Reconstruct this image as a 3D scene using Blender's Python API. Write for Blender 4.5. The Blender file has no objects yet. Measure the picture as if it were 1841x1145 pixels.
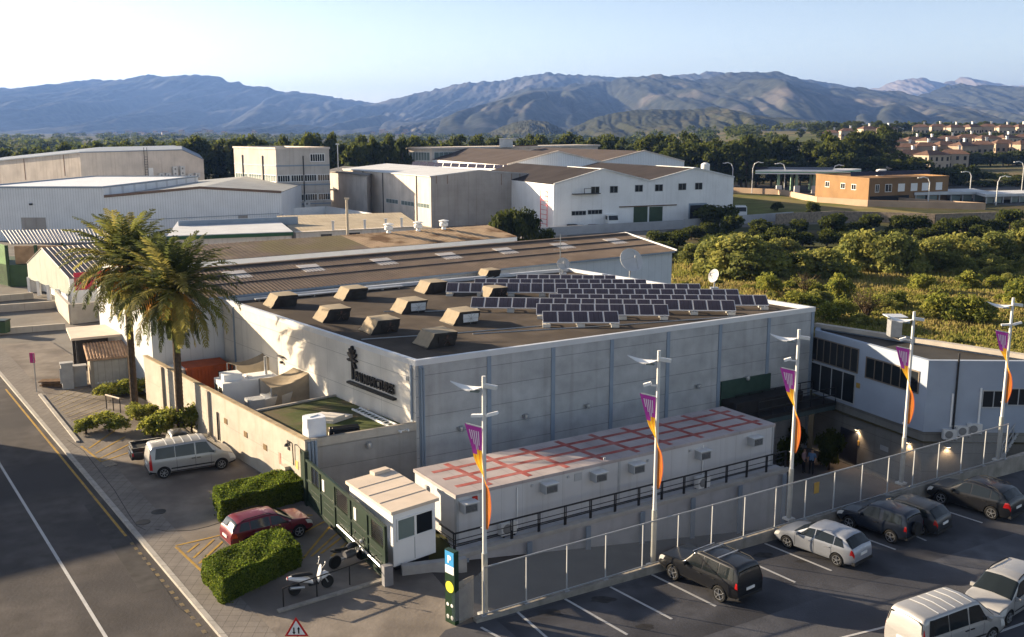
import bpy, bmesh, math, random
import numpy as np
from mathutils import Vector, Matrix, noise
R = math.radians
SC = bpy.context.scene
COL = SC.collection
rnd = random.Random(7)
# ------------------------------------------------------------------ camera maths
CX, CY, FPX, HC = 920.5, 572.5, 1780.0, 19.0
TH = math.atan(340.5 / FPX)
_ct, _st = math.cos(TH), math.sin(TH)
def ray(x, y):
    a = x - CX; b = CY - y
    return (a, FPX * _ct + b * _st, -FPX * _st + b * _ct)
def W(x, y, z=0.0):
    d = ray(x, y); t = (z - HC) / d[2]
    return Vector((d[0] * t, d[1] * t, z))
def WD(x, y, Y):
    d = ray(x, y); t = Y / d[1]
    return Vector((d[0] * t, Y, HC + d[2] * t))
def Zat(x, y, p):
    d = ray(x, y); return HC + d[2] * (p[1] / d[1])
cam = bpy.data.cameras.new('camera'); cam.sensor_width = 36; cam.lens = FPX / 1841 * 36
cam.clip_start = 0.5; cam.clip_end = 60000
co = bpy.data.objects.new('camera', cam); COL.objects.link(co)
co.location = (0, 0, HC); co.rotation_euler = (math.pi / 2 - TH, 0, 0)
SC.camera = co
# ------------------------------------------------------------------ light
SUN_EL, SUN_AZ = R(15), R(68)          # elevation; angle to the left of the view direction
sd = Vector((-math.sin(SUN_AZ) * math.cos(SUN_EL), math.cos(SUN_AZ) * math.cos(SUN_EL), math.sin(SUN_EL)))
sl = bpy.data.lights.new('sun', 'SUN'); sl.energy = 5.0; sl.angle = R(0.55); sl.color = (1.0, 0.80, 0.55)
so = bpy.data.objects.new('sun', sl); COL.objects.link(so)
so.rotation_euler = sd.to_track_quat('Z', 'Y').to_euler(); so.location = (-60, 30, 60)
wd = bpy.data.worlds.new('World'); SC.world = wd; wd.use_nodes = True
nt = wd.node_tree
sky = nt.nodes.new('ShaderNodeTexSky'); sky.sky_type = 'NISHITA'; sky.sun_disc = False
sky.sun_elevation = SUN_EL; sky.sun_rotation = -SUN_AZ
sky.air_density = 0.8; sky.dust_density = 1.0; sky.ozone_density = 2.0
bg = nt.nodes['Background']; bg.inputs['Strength'].default_value = 0.05
# whiter, brighter air towards the horizon, the same for every ray
tcw = nt.nodes.new('ShaderNodeTexCoord'); sxw = nt.nodes.new('ShaderNodeSeparateXYZ'); nt.links.new(tcw.outputs['Generated'], sxw.inputs[0])
mrw = nt.nodes.new('ShaderNodeMapRange'); mrw.interpolation_type = 'SMOOTHSTEP'; nt.links.new(sxw.outputs[2], mrw.inputs[0])
for i_, v_ in enumerate((-.02, .2, 1.9, 1.0)): mrw.inputs[i_ + 1].default_value = v_
hsv = nt.nodes.new('ShaderNodeHueSaturation'); hsv.inputs['Saturation'].default_value = .62; nt.links.new(sky.outputs[0], hsv.inputs['Color']); nt.links.new(mrw.outputs[0], hsv.inputs['Value'])
mw2 = nt.nodes.new('ShaderNodeMapRange'); nt.links.new(sxw.outputs[2], mw2.inputs[0])
for i_, v_ in enumerate((.0, .13, .9, 0.0)): mw2.inputs[i_ + 1].default_value = v_
mxw = nt.nodes.new('ShaderNodeMix'); mxw.data_type = 'RGBA'; mxw.blend_type = 'MULTIPLY'; nt.links.new(mw2.outputs[0], mxw.inputs[0]); nt.links.new(hsv.outputs[0], mxw.inputs[6]); mxw.inputs[7].default_value = (1.16, 1.02, .88, 1)
nt.links.new(mxw.outputs[2], bg.inputs[0])
SC.view_settings.view_transform = 'Standard'; SC.view_settings.look = 'None'
SC.view_settings.exposure = 1.95; SC.view_settings.gamma = 1
SC.cycles.use_denoising = True
SC.cycles.max_bounces = 6; SC.cycles.diffuse_bounces = 3; SC.cycles.transparent_max_bounces = 12
SC.cycles.volume_bounces = 0
# ------------------------------------------------------------------ materials
MATS = {}
def M(name, col, rough=0.8, var=0.12, scale=1.0, bump=0.0, metal=0.0, spec=0.3, stain=0.0, joints=(), alpha=1.0,
      col2=None, scale2=0.15, mix2=(0.45, 0.6), emit=0.0, coat=0.0, streak=0.0, streakc=(0.05, 0.04, 0.03), transl=0.0):
    """Principled material: noise-varied base colour, optional second colour in big patches, rust streaks and joint lines."""
    if name in MATS: return MATS[name]
    m = bpy.data.materials.new(name); m.use_nodes = True; MATS[name] = m
    n = m.node_tree.nodes; l = m.node_tree.links; b = n['Principled BSDF']
    b.inputs['Roughness'].default_value = rough; b.inputs['Metallic'].default_value = metal
    b.inputs['Specular IOR Level'].default_value = spec if rough < .78 or spec != .3 else .06
    if coat: b.inputs['Coat Weight'].default_value = coat; b.inputs['Coat Roughness'].default_value = 0.08
    if alpha < 1: b.inputs['Alpha'].default_value = alpha
    tc = n.new('ShaderNodeTexCoord'); src = tc.outputs['Object']
    def noi(sc, det=5, vec=None):
        q = n.new('ShaderNodeTexNoise'); q.inputs['Scale'].default_value = sc; q.inputs['Detail'].default_value = det
        l.new(vec or src, q.inputs['Vector']); return q.outputs['Fac']
    def mix(fac, a, bb):
        q = n.new('ShaderNodeMix'); q.data_type = 'RGBA'
        if hasattr(fac, 'default_value'): l.new(fac, q.inputs[0])
        else: q.inputs[0].default_value = fac
        for i, s in ((6, a), (7, bb)):
            if isinstance(s, (tuple, list)): q.inputs[i].default_value = (*s[:3], 1)
            else: l.new(s, q.inputs[i])
        return q.outputs[2]
    def rng(s, a, bb, lo=0.0, hi=1.0):
        q = n.new('ShaderNodeMapRange'); l.new(s, q.inputs[0])
        for i, vv in enumerate((a, bb, lo, hi)): q.inputs[i + 1].default_value = vv
        return q.outputs[0]
    lo = tuple(c * (1 - var) for c in col); hi = tuple(min(1, c * (1 + var)) for c in col)
    c = mix(rng(noi(scale), 0.3, 0.7), lo, hi) if var else None
    if col2:
        base = c if c is not None else col
        c = mix(rng(noi(scale2, 6), mix2[0], mix2[1]), base, col2)
    if stain:
        c = mix(rng(noi(0.35, 8), 0.45, 0.75, 0, stain), c if c is not None else col, tuple(x * 0.45 for x in col))
    if streak:
        mp = n.new('ShaderNodeMapping'); mp.inputs['Scale'].default_value = (2.2, 2.2, 0.09); l.new(src, mp.inputs[0])
        c = mix(rng(noi(1.0, 4, mp.outputs[0]), 0.52, 0.72, 0, streak), c if c is not None else col, streakc)
    if joints:
        sx = n.new('ShaderNodeSeparateXYZ'); l.new(src, sx.inputs[0])
        for ax, step, off, wdt, dark in joints:
            a = n.new('ShaderNodeMath'); a.operation = 'SUBTRACT'; l.new(sx.outputs[ax], a.inputs[0]); a.inputs[1].default_value = off
            p = n.new('ShaderNodeMath'); p.operation = 'PINGPONG'; l.new(a.outputs[0], p.inputs[0]); p.inputs[1].default_value = step / 2
            q = n.new('ShaderNodeMath'); q.operation = 'LESS_THAN'; l.new(p.outputs[0], q.inputs[0]); q.inputs[1].default_value = wdt / 2
            k = n.new('ShaderNodeMath'); k.operation = 'MULTIPLY'; l.new(q.outputs[0], k.inputs[0]); k.inputs[1].default_value = dark
            c = mix(k.outputs[0], c if c is not None else col, tuple(x * 0.3 for x in col))
    if c is None: b.inputs['Base Color'].default_value = (*col, 1)
    else: l.new(c, b.inputs['Base Color'])
    if bump:
        bp = n.new('ShaderNodeBump'); bp.inputs['Strength'].default_value = bump; bp.inputs['Distance'].default_value = 0.05
        l.new(noi(scale * 6, 6), bp.inputs['Height']); l.new(bp.outputs[0], b.inputs['Normal'])
    if emit:
        b.inputs['Emission Color'].default_value = (*col, 1); b.inputs['Emission Strength'].default_value = emit
    if transl:
        tr = n.new('ShaderNodeBsdfTranslucent')
        if c is None: tr.inputs['Color'].default_value = (*col, 1)
        else: l.new(c, tr.inputs['Color'])
        ms = n.new('ShaderNodeMixShader'); ms.inputs[0].default_value = transl
        l.new(b.outputs[0], ms.inputs[1]); l.new(tr.outputs[0], ms.inputs[2]); l.new(ms.outputs[0], n['Material Output'].inputs[0])
    return m
# ------------------------------------------------------------------ mesh builder
class MB:
    def __init__(s): s.v = []; s.f = []; s.m = []; s.g = []
    def add(s, vs, fs, mi=0):
        k = len(s.v); s.g.append((k, len(s.f))); s.v += [tuple(v) for v in vs]
        for f in fs: s.f.append([i + k for i in f]); s.m.append(mi)
        return s
    def box(s, c, d, rz=0, mi=0):
        cx, cy, cz = c; ca, sa = math.cos(rz), math.sin(rz); vs = []
        for z in (-.5, .5):
            for x, y in ((-.5, -.5), (.5, -.5), (.5, .5), (-.5, .5)):
                X, Y = x * d[0], y * d[1]
                vs.append((cx + X * ca - Y * sa, cy + X * sa + Y * ca, cz + z * d[2]))
        return s.add(vs, [(3, 2, 1, 0), (4, 5, 6, 7), (0, 1, 5, 4), (1, 2, 6, 5), (2, 3, 7, 6), (3, 0, 4, 7)], mi)
    def bar(s, p, q, w, z0, z1, mi=0, off=0.0):
        """box along p->q (plan), width w, from z0 to z1; off shifts it sideways (left of p->q is positive)"""
        p = Vector(p[:2]); q = Vector(q[:2]); d = (q - p).normalized(); n = Vector((-d.y, d.x))
        a = [p + n * (off - w / 2), q + n * (off - w / 2), q + n * (off + w / 2), p + n * (off + w / 2)]
        return s.prism(a, z0, z1, mi)
    def prism(s, poly, z0, z1, mi=0, mtop=None):
        n = len(poly)
        if sum(poly[i][0] * poly[(i + 1) % n][1] - poly[(i + 1) % n][0] * poly[i][1] for i in range(n)) < 0: poly = list(poly)[::-1]
        vs = [(p[0], p[1], z0) for p in poly] + [(p[0], p[1], z1) for p in poly]
        s.add(vs, [[i, (i + 1) % n, n + (i + 1) % n, n + i] for i in range(n)] + [list(range(n))[::-1]], mi)
        k = len(s.v) - 2 * n
        s.f.append([k + n + i for i in range(n)]); s.m.append(mi if mtop is None else mtop)
        return s
    def slab(s, pts, th, mi=0):
        """sheet of 3-D points given a thickness straight down"""
        n = len(pts); vs = [tuple(p) for p in pts] + [(p[0], p[1], p[2] - th) for p in pts]
        return s.add(vs, [list(range(n)), list(range(2 * n - 1, n - 1, -1))] + [[i, n + i, n + (i + 1) % n, (i + 1) % n] for i in range(n)], mi)
    def beam(s, p, q, w, h=None, mi=0):
        """square bar between two 3-D points"""
        h = h or w; p = Vector(p); q = Vector(q); d = (q - p).normalized()
        a = d.cross(Vector((0, 0, 1)))
        a = Vector((1, 0, 0)) if a.length < 1e-4 else a.normalized()
        b = a.cross(d).normalized(); vs = []
        for o in (p, q):
            for x, y in ((-1, -1), (1, -1), (1, 1), (-1, 1)): vs.append(o + a * (x * w / 2) + b * (y * h / 2))
        return s.add(vs, [(0, 1, 2, 3), (7, 6, 5, 4), (0, 4, 5, 1), (1, 5, 6, 2), (2, 6, 7, 3), (3, 7, 4, 0)], mi)
    def tube(s, pts, r, n=8, mi=0, cap=True):
        pts = [Vector(p) for p in pts]; rs = r if isinstance(r, (list, tuple)) else [r] * len(pts); vs = []
        for i, p in enumerate(pts):
            d = (pts[min(i + 1, len(pts) - 1)] - pts[max(i - 1, 0)]).normalized()
            a = d.cross(Vector((0.13, 0.31, 0.94))); a = a.normalized() if a.length > .05 else d.cross(Vector((1, 0, 0))).normalized()
            b = d.cross(a)
            for k in range(n):
                t = 2 * math.pi * k / n; vs.append(p + (a * math.cos(t) + b * math.sin(t)) * rs[i])
        fs = [[i * n + k, i * n + (k + 1) % n, (i + 1) * n + (k + 1) % n, (i + 1) * n + k] for i in range(len(pts) - 1) for k in range(n)]
        if cap: fs += [list(range(n))[::-1], [(len(pts) - 1) * n + k for k in range(n)]]
        return s.add(vs, fs, mi)
    def lathe(s, prof, c=(0, 0, 0), axis='z', n=20, mi=0):
        """profile of (radius, height) turned round an axis through c"""
        vs = []
        for r, h in prof:
            for k in range(n):
                t = 2 * math.pi * k / n; x, y = r * math.cos(t), r * math.sin(t)
                v = (x, y, h) if axis == 'z' else ((x, h, y) if axis == 'y' else (h, x, y))
                vs.append((c[0] + v[0], c[1] + v[1], c[2] + v[2]))
        fs = [[i * n + k, i * n + (k + 1) % n, (i + 1) * n + (k + 1) % n, (i + 1) * n + k] for i in range(len(prof) - 1) for k in range(n)]
        fs += [list(range(n))[::-1], [(len(prof) - 1) * n + k for k in range(n)]]
        return s.add(vs, fs, mi)
    def grid(s, P, mi=0, closed=False):
        h = len(P); w = len(P[0]); vs = [p for r in P for p in r]
        return s.add(vs, [[i * w + j, i * w + (j + 1) % w, (i + 1) * w + (j + 1) % w, (i + 1) * w + j] for i in range(h - 1) for j in range(w - (0 if closed else 1))], mi)
    def mesh(s, name, mats, loc=(0, 0, 0), rz=0, smooth=False, recalc=True):
        me = bpy.data.meshes.new(name)
        ca, sa = math.cos(-rz), math.sin(-rz)
        vs = [((x - loc[0]) * ca - (y - loc[1]) * sa, (x - loc[0]) * sa + (y - loc[1]) * ca, z - loc[2]) for x, y, z in s.v]
        me.from_pydata(vs, [], s.f)
        for q in (mats if isinstance(mats, (list, tuple)) else [mats]): me.materials.append(q)
        me.polygons.foreach_set('material_index', s.m)
        if recalc:
            bm = bmesh.new(); bm.from_mesh(me); bmesh.ops.recalc_face_normals(bm, faces=bm.faces); bm.to_mesh(me); bm.free()
        if smooth is not False and smooth is not None:
            me.polygons.foreach_set('use_smooth', [True] * len(me.polygons))
            if smooth is not True: me.set_sharp_from_angle(angle=R(smooth))
        me.update(); return me
    def split(s, name, mats, root, smooth=False):
        """every piece added becomes a part of its own"""
        e = s.g[1:] + [(len(s.v), len(s.f))]
        for (v0, f0_), (v1, f1_) in zip(s.g, e):
            q = MB(); q.add(s.v[v0:v1], [[i - v0 for i in f] for f in s.f[f0_:f1_]]); q.build(name, mats, root, smooth)
    def build(s, name, mats, root=None, smooth=False, recalc=True):
        """link as one object: a part of root (built in world coordinates) or a top-level object"""
        if root is not None:
            lv, rz = root['_l'], root['_r']
            r = ROOTS[root.name]
            o = bpy.data.objects.new(name, s.mesh(name, mats, lv, rz, smooth, recalc)); COL.objects.link(o); o.parent = r
            ROOTS[o.name] = o; o['_l'] = lv; o['_r'] = rz
        else:
            o = bpy.data.objects.new(name, s.mesh(name, mats, (0, 0, 0), 0, smooth, recalc)); COL.objects.link(o)
        return o
ROOTS = {}
def T(name, label, cat, loc=(0, 0, 0), rz=0, group=None):
    o = bpy.data.objects.new(name, None); COL.objects.link(o); o.empty_display_size = 0.3
    o.location = loc; o.rotation_euler = (0, 0, rz); o['label'] = label; o['category'] = cat
    if group: o['group'] = group
    o['_l'] = (loc[0], loc[1], loc[2] if len(loc) > 2 else 0); o['_r'] = rz; ROOTS[o.name] = o
    return o
def solo(mb, name, mats, label, cat, loc=None, rz=0, group=None, smooth=False, recalc=True):
    """a thing that is one mesh; origin at its base"""
    if loc is None:
        a = np.array(mb.v); loc = (float(a[:, 0].mean()), float(a[:, 1].mean()), float(a[:, 2].min()))
    o = bpy.data.objects.new(name, mb.mesh(name, mats, loc, rz, smooth, recalc)); COL.objects.link(o)
    o.location = loc; o.rotation_euler = (0, 0, rz); o['label'] = label; o['category'] = cat
    if group: o['group'] = group
    return o
def struct(mb, name, mats, smooth=False, kind='structure', recalc=True):
    o = mb.build(name, mats, None, smooth, recalc); o['kind'] = kind; return o
def dup(o, loc=None, rz=None, label=None, group=None, scale=None):
    c = o.copy(); COL.objects.link(c)
    if loc is not None: c.location = loc
    if rz is not None: c.rotation_euler = (0, 0, rz)
    if scale is not None: c.scale = scale if isinstance(scale, (tuple, list)) else (scale,) * 3
    if label: c['label'] = label
    if group: c['group'] = group
    def kids(a, b):
        for ch in [x for x in a.children]:
            d = ch.copy(); COL.objects.link(d); d.parent = b; kids(ch, d)
    kids(o, c); return c
class Wall:
    """vertical plane through plan points p,q; features are placed on it in metres or by sight-line"""
    def __init__(s, p, q):
        s.p = Vector(p[:2]); s.q = Vector(q[:2]); s.L = (s.q - s.p).length; s.d = (s.q - s.p) / s.L
        n = Vector((s.d.y, -s.d.x)); s.n = n if n.dot(-s.p) > 0 else -n      # towards the camera
    def hit(s, x, y):
        d = ray(x, y); den = d[0] * s.n.x + d[1] * s.n.y; t = s.p.dot(s.n) / den
        P = Vector((d[0] * t, d[1] * t)); return (P - s.p).dot(s.d), HC + d[2] * t
    def pt(s, a, z, o=0.0):
        P = s.p + s.d * a + s.n * o; return Vector((P.x, P.y, z))
    def rect(s, mb, a0, a1, z0, z1, o0=-0.02, o1=0.03, mi=0):
        vs = [s.pt(a, z, o) for o in (o0, o1) for a, z in ((a0, z0), (a1, z0), (a1, z1), (a0, z1))]
        return mb.add(vs, [(3, 2, 1, 0), (4, 5, 6, 7), (0, 1, 5, 4), (1, 2, 6, 5), (2, 3, 7, 6), (3, 0, 4, 7)], mi)
    def window(s, root, a0, a1, z0, z1, fr, gl, panes=2, o=0.0, fw=0.07, sub=True):
        """frame (with mullions) as a part, the glass as its sub-part"""
        f = MB()
        s.rect(f, a0 - fw, a1 + fw, z0 - fw, z0, o - .02, o + .06); s.rect(f, a0 - fw, a1 + fw, z1, z1 + fw, o - .02, o + .06)
        s.rect(f, a0 - fw, a0, z0, z1, o - .02, o + .055); s.rect(f, a1, a1 + fw, z0, z1, o - .02, o + .055)
        for k in range(1, panes):
            a = a0 + (a1 - a0) * k / panes; s.rect(f, a - fw * .4, a + fw * .4, z0, z1, o - .02, o + .05)
        fo = f.build('window', fr, root)
        g = MB(); s.rect(g, a0, a1, z0, z1, o - .02, o + .02); g.build('pane', gl, fo)
        return fo
def xy(v): return Vector((v[0], v[1]))
UA = R(32.0); U = Vector((math.cos(UA), math.sin(UA))); VA = R(128.5); V = Vector((math.cos(VA), math.sin(VA)))
HAZE_D = 0.00009
# ------------------------------------------------------------------ shared materials
m_conc_wall = M('concrete_panels', (.395, .4, .4), .75, .16, .9, .15, stain=.3, streak=.25, streakc=(.2, .18, .16), joints=((2, 1.16, 0.05, .035, .6),))
m_left_wall = M('sunlit_panels', (.66, .62, .56), .8, .08, .8, .1, stain=.2, streak=.15, streakc=(.35, .3, .25), joints=((2, 1.9, 0.0, .03, .6), (1, 3.1, .4, .03, .5)))  # same concrete as the front, lightened in colour where the sun falls
m_bound = M('boundary_render', (.43, .39, .335), .85, .1, 1.2, .2, stain=.3, streak=.3, streakc=(.3, .25, .18), joints=((2, 1.65, .0, .02, .5), (1, 4.1, .4, .02, .5)))
m_pil = M('bluish_grey_steel', (.23, .28, .34), .5, .08, 1)
m_cap = M('pale_metal_capping', (.6, .62, .65), .4, .05, 1, metal=.3)
m_roofmem = M('brown_roof_membrane', (.09, .074, .06), .9, .2, .5, .2, stain=.5, joints=((0, 1.15, 0, .035, .35), (1, 8.2, 1, .035, .35)), col2=(.06, .05, .042), scale2=.22)
m_grass_roof = M('mossy_green_roof', (.075, .09, .035), .95, .25, .9, .3, col2=(.12, .10, .06), scale2=.5)
m_white = M('white_paint', (.75, .75, .74), .5, .05, 1)
m_dirty_white = M('weathered_white', (.62, .62, .61), .6, .1, .8, stain=.3, streak=.3, streakc=(.35, .3, .25))
m_dark = M('dark_metal', (.02, .02, .022), .5, .1, 2)
m_black = M('black_rubber', (.012, .012, .012), .7, .1, 4)
m_steel = M('galvanised_steel', (.42, .43, .44), .38, .1, 3, metal=.7)
m_greysteel = M('grey_painted_steel', (.36, .37, .38), .45, .06, 2)
m_glass = M('dark_window_glass', (.015, .018, .021), .08, 0, spec=.4)
m_glass_t = M('grey_green_glass', (.16, .2, .19), .12, .2, .3, spec=.6)
m_red = M('red_paint', (.45, .03, .02), .6, .15, 3)
m_redstripe = M('faded_red_stripe', (.29, .085, .075), .85, .3, 2.5, col2=(.38, .22, .2), scale2=1.3, mix2=(.45, .95))
m_green = M('dark_green_steel', (.016, .03, .02), .45, .15, 1.5, stain=.3)
m_beige = M('beige_sheet', (.56, .47, .38), .7, .08, 1)
m_fabric = M('grey_brown_cover', (.30, .255, .19), .9, .15, 2, .3)
m_fabric_d = M('black_cover', (.028, .026, .025), .8, .2, 2, .3)
m_wood = M('weathered_wood', (.14, .09, .055), .85, .3, 4, .3)
m_trunk = M('palm_trunk', (.085, .062, .044), .95, .3, 6, .8)
m_bark = M('bark', (.09, .065, .045), .95, .3, 5, .6)
m_asph = M('street_asphalt', (.092, .084, .08), .92, .2, 1.2, .25, col2=(.064, .06, .06), scale2=.16, stain=.4)
m_asph2 = M('car_park_asphalt', (.105, .106, .116), .92, .2, 1.6, .25, col2=(.075, .076, .085), scale2=.2, stain=.45)
m_fore = M('forecourt_concrete', (.205, .18, .155), .92, .16, 1.0, .25, col2=(.14, .122, .108), scale2=.3, stain=.45)
m_pave = M('pavement_tiles', (.19, .172, .155), .92, .12, 2.0, .2, joints=((0, .45, 0, .03, .45), (1, .45, 0, .03, .45)), stain=.35)
m_kerb = M('kerb_stone', (.36, .34, .31), .9, .12, 2, .2, joints=((1, 1.0, 0, .03, .7),), stain=.3)
m_lane = M('lane_concrete', (.085, .075, .068), .92, .15, .8, .25, stain=.4)
m_court = M('courtyard_floor', (.13, .12, .115), .92, .15, .8, .2, stain=.3)
m_wline = M('road_paint_white', (.42, .42, .42), .75, .15, 3, col2=(.3, .3, .29), scale2=3, mix2=(.55, .75))
m_yline = M('road_paint_yellow', (.36, .23, .06), .8, .15, 3, col2=(.2, .15, .09), scale2=2.5, mix2=(.5, .75))
m_earth = M('dry_earth', (.055, .058, .024), .95, .25, .3, .3, col2=(.085, .07, .035), scale2=.05)
m_plain = M('far_plain', (.05, .06, .035), .95, .3, .01, col2=(.12, .11, .08), scale2=.004)
m_yard = M('industrial_yard', (.19, .175, .155), .95, .15, .3, .2, stain=.4)
m_stone = M('rubble_stone', (.26, .21, .16), .9, .35, 2.2, .8)
LEAFP = {}
def leafm(name, col, var=.25, transl=.54): 
    return M(name, col, .7, var, .6, spec=.08, transl=transl)
l_pine = [leafm('pine_leaf_a', (.06, .075, .017)), leafm('pine_leaf_b', (.085, .098, .021)), leafm('pine_leaf_c', (.036, .05, .014))]
l_olive = [leafm('olive_leaf_a', (.235, .245, .062)), leafm('olive_leaf_b', (.31, .30, .08)), leafm('olive_leaf_c', (.15, .17, .05))]
l_bush = [leafm('bush_leaf_a', (.215, .23, .042)), leafm('bush_leaf_b', (.29, .285, .055)), leafm('bush_leaf_c', (.13, .155, .034))]
l_hedge = [leafm('hedge_leaf_a', (.11, .16, .022)), leafm('hedge_leaf_b', (.17, .21, .03)), leafm('hedge_leaf_c', (.06, .095, .016))]
l_palm = [leafm('palm_leaf_a', (.14, .15, .038)), leafm('palm_leaf_b', (.24, .215, .06)), leafm('palm_leaf_c', (.075, .09, .028))]
l_dry = [leafm('dry_leaf_a', (.17, .13, .06)), leafm('dry_leaf_b', (.13, .11, .05))]
# ------------------------------------------------------------------ ground levels
GZ = -0.14
sA = W(747, 648, 6.75); sB = W(1465, 552, 6.75); sD = W(400, 537, 6.75); sC = sB + (sD - sA)
wC1 = W(1670, 648, 5.1); wC0 = sB + Vector((.15, .1, 0)); wC2 = None
f0 = xy(W(820, 1000)); f1 = xy(W(1415, 843)); Up = (f1 - f0).normalized(); Nn = Vector((-Up.y, Up.x))
def isect(p, d, q, e):
    den = d.x * e.y - d.y * e.x; r = q - p; t = (r.x * e.y - r.y * e.x) / den; return p + d * t
sAB = (xy(sB) - xy(sA)).normalized()
fb = isect(f1, Nn, xy(sA), sAB); fa = xy(sA) + sAB * .2
fe0 = xy(W(866, 1108, .15)); FD = (xy(W(1757, 838, .9)) - fe0).normalized()
fe1 = fe0 + FD * 37
laneA = f0 - Up * 1.6; laneB = fe0 - FD * .3
pit = [laneA, laneB, fe1, xy(wC1) + Vector((10, -.5)), xy(wC1), xy(sB), fb, f1, f0]
# ground sheet with the sunken lane and court left open
g = MB(); big = 14000; n = len(pit); cen = sum(pit, Vector((0, 0))) / n
ring1 = [cen + (p - cen).normalized() * 400 for p in pit]; ring2 = [cen + (p - cen).normalized() * big for p in pit]
vs = [(p.x, p.y, GZ) for p in pit] + [(p.x, p.y, GZ) for p in ring1] + [(p.x, p.y, GZ) for p in ring2]
# keep order by angle
order = sorted(range(n), key=lambda i: math.atan2((pit[i] - cen).y, (pit[i] - cen).x))
bm = bmesh.new(); outer = []
inner = [bm.verts.new((p.x, p.y, GZ)) for p in pit]
for k in range(48):
    a = 2 * math.pi * k / 48; outer.append(bm.verts.new((cen.x + big * math.cos(a), cen.y + big * math.sin(a), GZ)))
es = [bm.edges.new((inner[i], inner[(i + 1) % n])) for i in range(n)] + [bm.edges.new((outer[i], outer[(i + 1) % 48])) for i in range(48)]
bmesh.ops.triangle_fill(bm, edges=es, use_beauty=True)
for f in list(bm.faces):
    c = f.calc_center_median()
for f in bm.faces:
    if f.normal.z < 0: f.normal_flip()
me = bpy.data.meshes.new('ground'); bm.to_mesh(me); bm.free(); me.materials.append(m_earth)
o = bpy.data.objects.new('ground', me); COL.objects.link(o); o['kind'] = 'structure'
def sheet(name, poly, z, m, kind='structure'):
    b = MB(); b.add([(p[0], p[1], z) for p in poly], [list(range(len(poly)))]); o = b.build(name, m, recalc=False)
    if o.data.polygons[0].normal.z < 0: o.data.flip_normals()
    o['kind'] = kind; return o
# street
KD = Vector((math.cos(R(125.5)), math.sin(R(125.5)))); kp = xy(W(385, 1130)); KN = Vector((-KD.y, KD.x))   # KN points to the street side
sheet('street', [kp - KD * 60, kp + KD * 130, kp + KD * 130 + KN * 13, kp - KD * 60 + KN * 13], GZ + .008, m_asph)
cl = xy(W(190, 1145, GZ)); cq = xy(W(0, 835, GZ)); cd = (cq - cl).normalized()
b = MB(); b.bar(cl - cd * 30, cl + cd * 120, .13, GZ - .02, GZ + .016); struct(b, 'street_centre_line', m_wline)
b = MB(); yk = kp + KN * .32
b.bar(yk + KD * 11.5, yk + KD * 45, .12, GZ - .02, GZ + .016); 
for i in range(22): b.bar(yk + KD * (-4 + i * .68), yk + KD * (-4 + i * .68 + .3), .15, GZ - .02, GZ + .016, mi=1)
struct(b, 'street_yellow_line', [m_yline, M('worn_yellow', (.2, .155, .085), .85, .2, 3, col2=(.12, .1, .075), scale2=3)])
# street sidewalk / far industrial yard
ya = [(-200, 60), (-52, 70), (-36, 66), (-22, 78), (14, 100), (10, 130), (30, 190), (90, 214), (75, 300), (-120, 330), (-250, 250)]
sheet('industrial_ground', ya, GZ + .006, m_yard)
# kerb and pavement (raised slab), forecourt
b = MB(); b.bar(kp - KD * 6, kp + KD * 62, .22, -.3, .012, off=-.11); struct(b, 'kerb', m_kerb)
pv0 = kp - KN * .22; pw = 1.55
b = MB()
b.prism([pv0 - KD * 6, pv0 + KD * 62, pv0 + KD * 62 - KN * pw, pv0 - KD * 6 - KN * pw], -.3, 0.0); 
o = struct(b, 'pavement', m_pave)
bw0 = xy(W(548, 792, 3.3)); bw1 = xy(W(258, 640, 3.3)); BWD = (bw1 - bw0).normalized(); BWN = Vector((-BWD.y, BWD.x))
g0 = xy(W(562, 908)); g1 = xy(W(705, 1046)); GD = (g1 - g0).normalized()
fc0 = pv0 - KN * pw
b = MB()
fore = [fc0 - KD * 9, fc0 + KD * 62, bw1 + BWD * 26 , bw1, bw0, xy(sA), laneA + Nn * 5.4, laneA, laneB, laneB - FD * 1.3]
b.prism([xy(p) for p in fore], -.3, -.004); struct(b, 'forecourt', m_fore)
# car park
cp0 = laneB - FD * 1.3
b = MB(); b.prism([cp0, cp0 + FD * 60, cp0 + FD * 60 + Vector((30, -60)), cp0 + Vector((10, -50)), cp0 + Vector((-9, -30)), fc0 - KD * 9], -.3, 0.002)
struct(b, 'car_park', m_asph2)
# sunken lane (ramp) and court
b = MB(); P = []
def fline(s): return laneB + FD * s
for k in range(0, 13):
    s = k / 12; a = laneA + (f1 - laneA) * s; c = laneB + FD * ((f1 - laneA).length * s); z = -3.5 * s
    if k == 0: z = -.002
    P.append([(a.x, a.y, z), (c.x, c.y, z)])
b.grid(P); o = struct(b, 'ramp_lane', m_lane)
le = laneB + FD * (f1 - laneA).length
sheet('courtyard_floor', [f1, le, fe1, xy(wC1) + Vector((10, -.5)), xy(wC1), xy(sB), fb], -3.5, m_court)
b = MB(); b.prism([f0, f1, fb, fa], -3.8, -.001); struct(b, 'podium', M('podium_render', (.46, .46, .47), .8, .1, 1, .1, stain=.3, streak=.3, streakc=(.2, .2, .2)))
b = MB(); b.bar(f0 - Up * .1, f1 + Up * .12, .42, -.14, .07, off=.12); struct(b, 'podium_coping', M('podium_coping', (.42, .4, .37), .8, .12, 2, stain=.3))
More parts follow.
